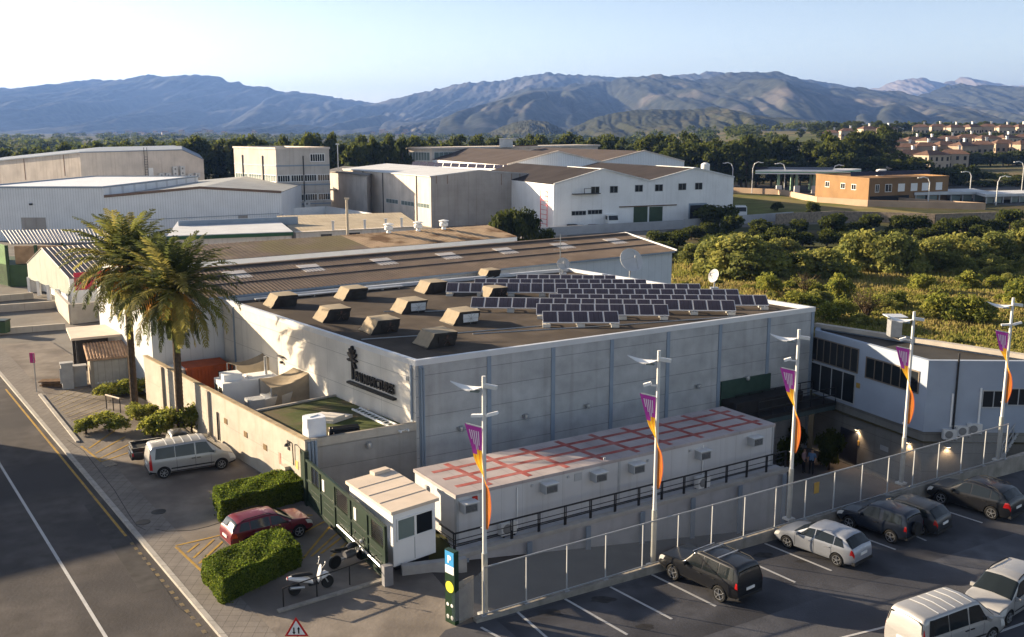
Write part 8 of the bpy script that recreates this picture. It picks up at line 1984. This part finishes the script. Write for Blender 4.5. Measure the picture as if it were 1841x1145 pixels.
for k in range(42):
    x = 1440 + k * 10 + rnd.uniform(-6, 6); y = rnd.uniform(800, 900); dx = ray(x, 300); xx = dx[0] / dx[1] * y; z = hillz(xx, y); s = rnd.uniform(.85, 1.25); plant('pine_tree', 'pine', k, (xx, y, z - 1), (s * 1.1, s * 1.1, s * .9), k, 'pine on the crest of the hill behind the houses', 'tree', 'pines on the hill crest')
# ------------------------------------------------------------------ mountains
def mountain(name, sky_px, Y, depth, label, mat, seed, rough=.06, base=0.0, ncol=420, nrow=80, lobes=3.0, back=.6):
    xs_ = [p[0] for p in sky_px]; ys_ = [p[1] for p in sky_px]; Xp = np.linspace(xs_[0], xs_[-1], ncol); Yp = np.interp(Xp, xs_, ys_); G = []
    hmax = max(WD(x, y, Y).z for x, y in sky_px)
    cz = [WD(x, y, Y) for x, y in zip(Xp, Yp)]
    for j in range(nrow + 1 + 8):
        row = []
        if j <= nrow: f = j / nrow; yy = Y - depth * (1 - f)
        else: f = 1 - (j - nrow) / 8; yy = Y + depth * back * (1 - f)
        for i, c in enumerate(cz):
            X = c.x * (1 + 0 * f); Hc = c.z - base; u_ = X / (hmax * lobes)
            wx = u_ + .35 * noise.noise((u_ * 1.1, f * 1.6, seed))
            sp = abs(noise.noise((wx * 1.3 + seed, f * .35, seed))) * 1.0 + abs(noise.noise((wx * 3.1 + seed, f * .8, seed + 5))) * .62 + abs(noise.noise((wx * 7.3 + seed, f * 2.2, seed + 9))) * .36 + abs(noise.noise((wx * 15 + seed, f * 5, seed + 3))) * .2
            fc = min(1, f); env = math.sin(math.pi * min(1, fc * .93 + .03)) if j <= nrow else 0
            z = base + Hc * fc ** 1.15 + hmax * env * (.55 * (sp - .58)) + hmax * rough * (noise.noise((u_ * 22, f * 16, seed)) * .5 + noise.noise((u_ * 60, f * 40, seed)) * .3) * min(1, f * 4) + (hmax * .012 * noise.noise((u_ * 40, seed, 0)) if fc > .97 else 0)
            if j <= nrow and f < .97: z = min(z, HC + (c.z - HC) * yy / Y * (.9 + .07 * f))
            if f < .03: z = min(z, base - 2)
            row.append((X, yy, z if j != 0 else base - 25))
        G.append(row)
    b = MB(); b.grid(G); o = struct(b, name, mat, True, recalc=False)
    o['label'] = label; return o
def rockm(name, forest, rock, sc, lim=(.55, .7)): return M(name, forest, .95, .6, max(.03, sc * 9), col2=rock, scale2=sc, mix2=lim, spec=.05)
mk1 = rockm('mountain_scrub', (.038, .04, .034), (.12, .115, .11), .0018, (.5, .72)); mk2 = rockm('mountain_forest', (.034, .037, .028), (.16, .14, .12), .0035, (.55, .75)); mk3 = rockm('hill_forest', (.032, .034, .017), (.08, .068, .036), .01, (.5, .8))
mountain('mountain', [(-160, 165), (0, 158), (60, 157), (110, 152), (150, 144), (168, 141), (190, 144), (225, 139), (240, 136), (260, 134), (300, 136), (345, 135), (385, 133), (400, 137), (415, 147), (450, 150), (480, 157), (520, 163), (580, 171), (640, 179), (690, 187), (760, 200), (840, 214)], 7600, 3600, 'long grey blue massif on the left', mk1, 2.3)
mountain('mountain', [(600, 205), (660, 188), (685, 183), (700, 180), (760, 163), (820, 149), (860, 144), (900, 143), (950, 133), (985, 130), (1030, 134), (1090, 137), (1160, 137), (1220, 132), (1283, 130), (1330, 137), (1450, 141), (1490, 147), (1530, 156), (1600, 170), (1650, 185)], 7000, 3000, 'long forested ridge in the centre', mk1, 7.1)
mountain('mountain', [(840, 205), (880, 185), (950, 160), (1012, 159), (1050, 150), (1104, 141), (1145, 136), (1207, 139), (1253, 147), (1288, 137), (1334, 130), (1400, 128), (1425, 134), (1442, 143), (1488, 156), (1554, 156), (1585, 162), (1616, 161), (1650, 172), (1677, 182), (1738, 189), (1800, 197), (1900, 202)], 5200, 2300, 'forested mountain with pale cliffs right of centre', mk2, 4.4)
mountain('mountain', [(1540, 165), (1580, 156), (1600, 147), (1616, 142), (1657, 137), (1697, 146), (1715, 141), (1731, 134), (1745, 139), (1769, 144), (1800, 154), (1841, 156), (1950, 165)], 9500, 3000, 'pale jagged far peaks on the right', M('far_rock', (.2, .18, .17), .95, .3, .004, spec=.05), 9.9)
mountain('mountain', [(1600, 190), (1650, 175), (1690, 160), (1728, 152), (1769, 150), (1810, 160), (1841, 158), (1940, 150)], 6200, 2000, 'dark forested mountain below the jagged peaks', mk2, 12.5)
mountain('hill', [(640, 246), (690, 236), (740, 222), (780, 212), (830, 204), (880, 208), (930, 200), (990, 206), (1080, 215), (1180, 226)], 4300, 1200, 'forested foothill left of the nearest wooded hill', mk2, 3.2)
mountain('hill', [(960, 248), (1018, 235), (1060, 214), (1104, 202), (1156, 196), (1227, 196), (1288, 193), (1340, 206), (1411, 211), (1513, 221), (1565, 226), (1700, 238), (1800, 242)], 2500, 800, 'nearest dark wooded hill in the centre', mk3, 6.6)
mountain('hill', [(865, 246), (900, 228), (930, 218), (955, 215), (985, 219), (1005, 228), (1040, 246)], 2300, 500, 'small dark wooded cone left of the nearest hill', mk3, 8.8)
mountain('hill', [(380, 248), (440, 238), (470, 229), (510, 223), (560, 225), (600, 231), (650, 244)], 4600, 900, 'low blue foothill left of the valley', mk2, 1.7)
mountain('hill', [(-100, 256), (60, 252), (200, 246), (330, 238), (420, 240), (520, 250), (640, 252)], 3800, 900, 'flat foothill carrying the far village', mk2, 5.7)
# far wood beyond the belt: one mass
P_ = []
for k in range(1200):
    y = rnd.uniform(430, 1500) if k < 650 else rnd.uniform(1500, 2300); x = rnd.uniform(-.95, .62) * y
    if x > .26 * y and y < 1000: x = -x
    P_.append((x, y, (hillz(x, y) + .6 if 60 < x < 1200 and 330 < y < 1370 else 0) + rnd.uniform(2, 6) * (1 if y < 1500 else 1.2), rnd.uniform(6, 10), rnd.uniform(6, 10), rnd.uniform(3.5, 6)))
me = leafmesh('far_wood', P_, 80000, 2.4, l_pine); o = bpy.data.objects.new('far_wood', me); COL.objects.link(o); o['kind'] = 'stuff'; o['label'] = 'dark distant wood filling the plain before the mountains'
# far village
vb = MB(); vb.prism([(-5, -4), (5, -4), (5, 4), (-5, 4)], -3, 6); vw = vb.mesh('wall', m_hw[0]); vb = MB(); vb.add([(-5.4, -4.4, 6), (5.4, -4.4, 6), (5.4, 4.4, 6), (-5.4, 4.4, 6), (-5.4, 0, 8), (5.4, 0, 8)], [(0, 1, 5, 4), (1, 2, 5), (2, 3, 4, 5), (3, 0, 4)]); vr = vb.mesh('roof', m_tile)
for k in range(70):
    x = rnd.uniform(90, 470) if k < 55 else rnd.uniform(660, 760); y = rnd.uniform(3000, 3500); base_y = (248 - (x - 100) * .03 if x < 400 else 240) if k < 55 else 243
    p = WD(x, base_y + rnd.uniform(-4, 5), y); t = T('far_house', 'tiny pale house in the far village at the foot of the mountains' if k < 55 else 'tiny pale house in the far valley gap', 'house', tuple(p), rnd.uniform(-.5, .5), 'houses of the far village' if k < 55 else 'houses in the valley gap'); t.scale = (rnd.uniform(.8, 1.6),) * 3
    for nm, me in (('wall', vw), ('roof', vr)): o = bpy.data.objects.new(nm, me); COL.objects.link(o); o.parent = t
# building across the street, outside the frame, whose shadow falls over the road
n1_ = Vector((-46, 60)); fd_ = Vector((-.63, .777)); wd2 = Vector((-.8, -.6)); fp = [n1_, n1_ + fd_ * 8.5, n1_ + fd_ * 8.5 + wd2 * 16, n1_ + wd2 * 16]
t = T('street_building', 'two storey rendered building across the street, beyond the left edge', 'building', v3(n1_, 0), VA)
b = MB(); b.prism(fp, -.2, 9.0); b.build('wall', m_cream, t); b = MB(); b.prism(inset(fp, -.35), 9.0, 9.3); b.build('roof', m_wroof, t)
NW_ = Wall(fp[0], fp[1])
for z in (1.2, 5.2):
    for k in range(3): NW_.window(t, NW_.L * (k + .2) / 3, NW_.L * (k + .75) / 3, z, z + 1.6, m_brown, m_glass, 2)
# ------------------------------------------------------------------ air
hz = bpy.data.materials.new('haze_air'); hz.use_nodes = True; hn_ = hz.node_tree.nodes; hn_.remove(hn_['Principled BSDF'])
pv_ = hn_.new('ShaderNodeVolumePrincipled'); pv_.inputs['Color'].default_value = (.17, .32, .74, 1); pv_.inputs['Density'].default_value = HAZE_D; pv_.inputs['Anisotropy'].default_value = .2
hz.node_tree.links.new(pv_.outputs[0], hn_['Material Output'].inputs['Volume'])
if HAZE_D > 0:
    b = MB(); b.prism([(-9500, -400), (9500, -400), (9500, 13200), (-9500, 13200)], -60, 560); struct(b, 'haze', hz, kind='stuff')
